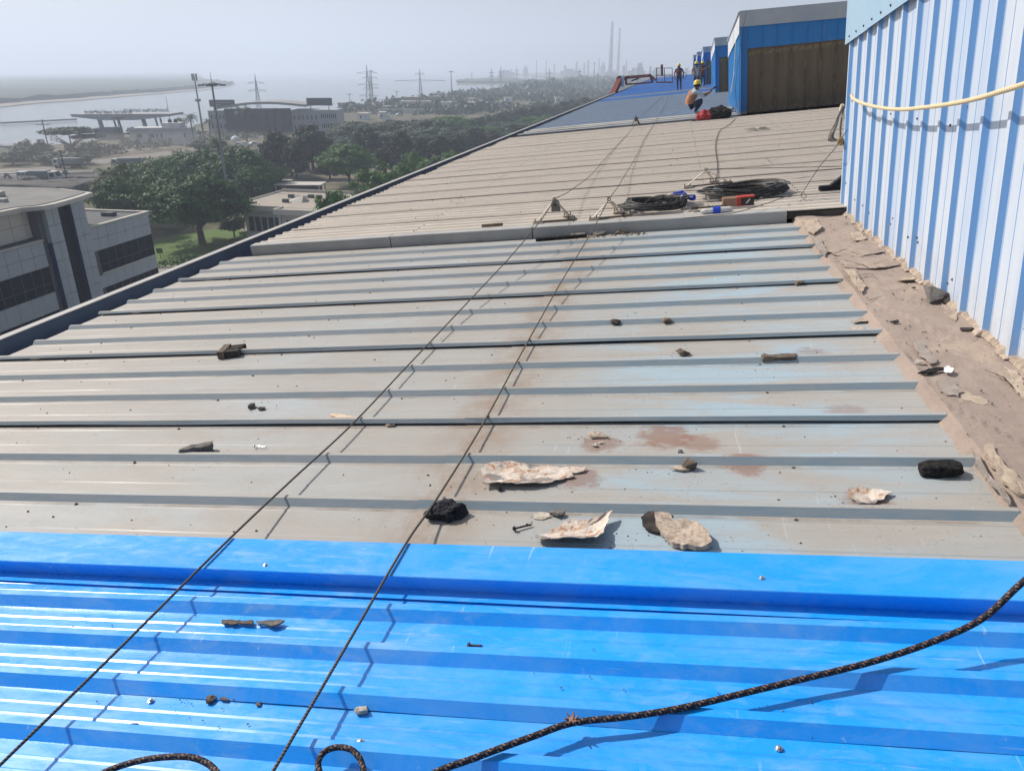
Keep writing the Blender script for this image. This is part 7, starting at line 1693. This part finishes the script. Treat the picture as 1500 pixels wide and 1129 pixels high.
for i, (x, y, s, lab) in enumerate(((-136.903, 145.955, 13, 'long dark earth mound below the parked tipper'), (-132.590, 149.772, 8, 'dark earth mound right of the long one'), (-149.995, 149.988, 10, 'dark heap at the left picture edge'), (-134.453, 157.052, 6, 'small dark mound before the palms'))):
    tag(ob('earth_mound', rock_mesh('earth_mound', s*1.6, s*0.8, 2.6, M['mound'], 80+i, 0.5, 3), mw=ground_m(x, y, -0.3, 0.2)), lab, 'mound', 'earth mounds')
t = thing('utility_pole', 'thin wooden utility pole with a transformer beside the mounds', 'pole', ground_m(-135.561, 152.448, 0, 0.2))
mb = MB(); mb.tube([(0, 0, 0), (0, 0, 8.5)], [0.16, 0.1], 8); mb.build('post', M['bark'], t)
mb = MB(); mb.bar((-1, 0, 3.2), (1, 0, 3.2), 0.15); mb.box(-0.4, 0.4, -0.3, 0.3, 3.3, 4.0); mb.build('transformer', M['gate_dark'], t)
for i, (x, y, lab) in enumerate(((-192.962, 212.438, 'crossed power pole left of the umbrella tree'), (-208.619, 266.562, 'thin pole beside the gate plinth, left'), (-205.796, 264.017, 'thin pole beside the gate plinth, right'))):
    t = thing('power_pole', lab, 'pole', ground_m(x, y, 0, ga), 'power poles by the gate'); mb = MB(); mb.tube([(0, 0, 0), (0, 0, 11 if i == 0 else 9)], [0.2, 0.14], 7); mb.build('post', M['bark'], t)
    mb = MB(); mb.bar((-2.2, 0, 9.5 if i == 0 else 8.2), (2.2, 0, 9.5 if i == 0 else 8.2), 0.2); mb.build('cross_bar', M['bark'], t)
# pipes / slabs lying in the yard
for i, (x, y, L, rz, lab) in enumerate(((-160.980, 169.840, 30, 0.35, 'long low pale concrete kerb wall behind the tipper'), (-162.583, 164.331, 26, 0.3, 'second long pale kerb wall at the left'))):
    mb = MB(); mb.box(-L/2, L/2, -0.4, 0.4, 0, 0.9); tag(mb.build('kerb_wall', M['coping'], mw=ground_m(x, y, 0, rz)), lab, 'wall', 'yard kerb walls')

# ================================================================== the air
k = N('haze_air'); k.t.nodes.remove(k.b)
pv = k.n('ShaderNodeVolumePrincipled'); pv.inputs['Color'].default_value = (0.74, 0.835, 1.0, 1); pv.inputs['Density'].default_value = 0.00054
pv.inputs['Anisotropy'].default_value = 0.25
out = [x for x in k.t.nodes if x.type == 'OUTPUT_MATERIAL'][0]; k.l(pv.outputs[0], out.inputs['Volume'])
k2 = N('road_dust'); k2.t.nodes.remove(k2.b)
pd = k2.n('ShaderNodeVolumePrincipled'); pd.inputs['Color'].default_value = (0.80, 0.76, 0.72, 1); pd.inputs['Density'].default_value = 0.0035
k2.l(pd.outputs[0], [x for x in k2.t.nodes if x.type == 'OUTPUT_MATERIAL'][0].inputs['Volume'])
for i_, (x, y, sx_, sy_, sz_, lab_) in enumerate(((-161.206, 190.421, 60, 26, 8, 'brown dust cloud hanging over the shore road behind the trucks'), (-170.044, 245.083, 80, 30, 5, 'brown dust cloud drifting before the office block'))):
    tag(ob('dust_cloud', rock_mesh('dust_cloud', sx_, sy_, sz_, k2.m, 200+i_, 0.5, 3), mw=ground_m(x, y, 0.05, 0.3)), lab_, 'dust', kind='stuff')
mb = MB(); mb.box(-6500, 6500, -1500, 9000, -2.2, 320)
tag(mb.build('haze', k.m), kind='stuff')
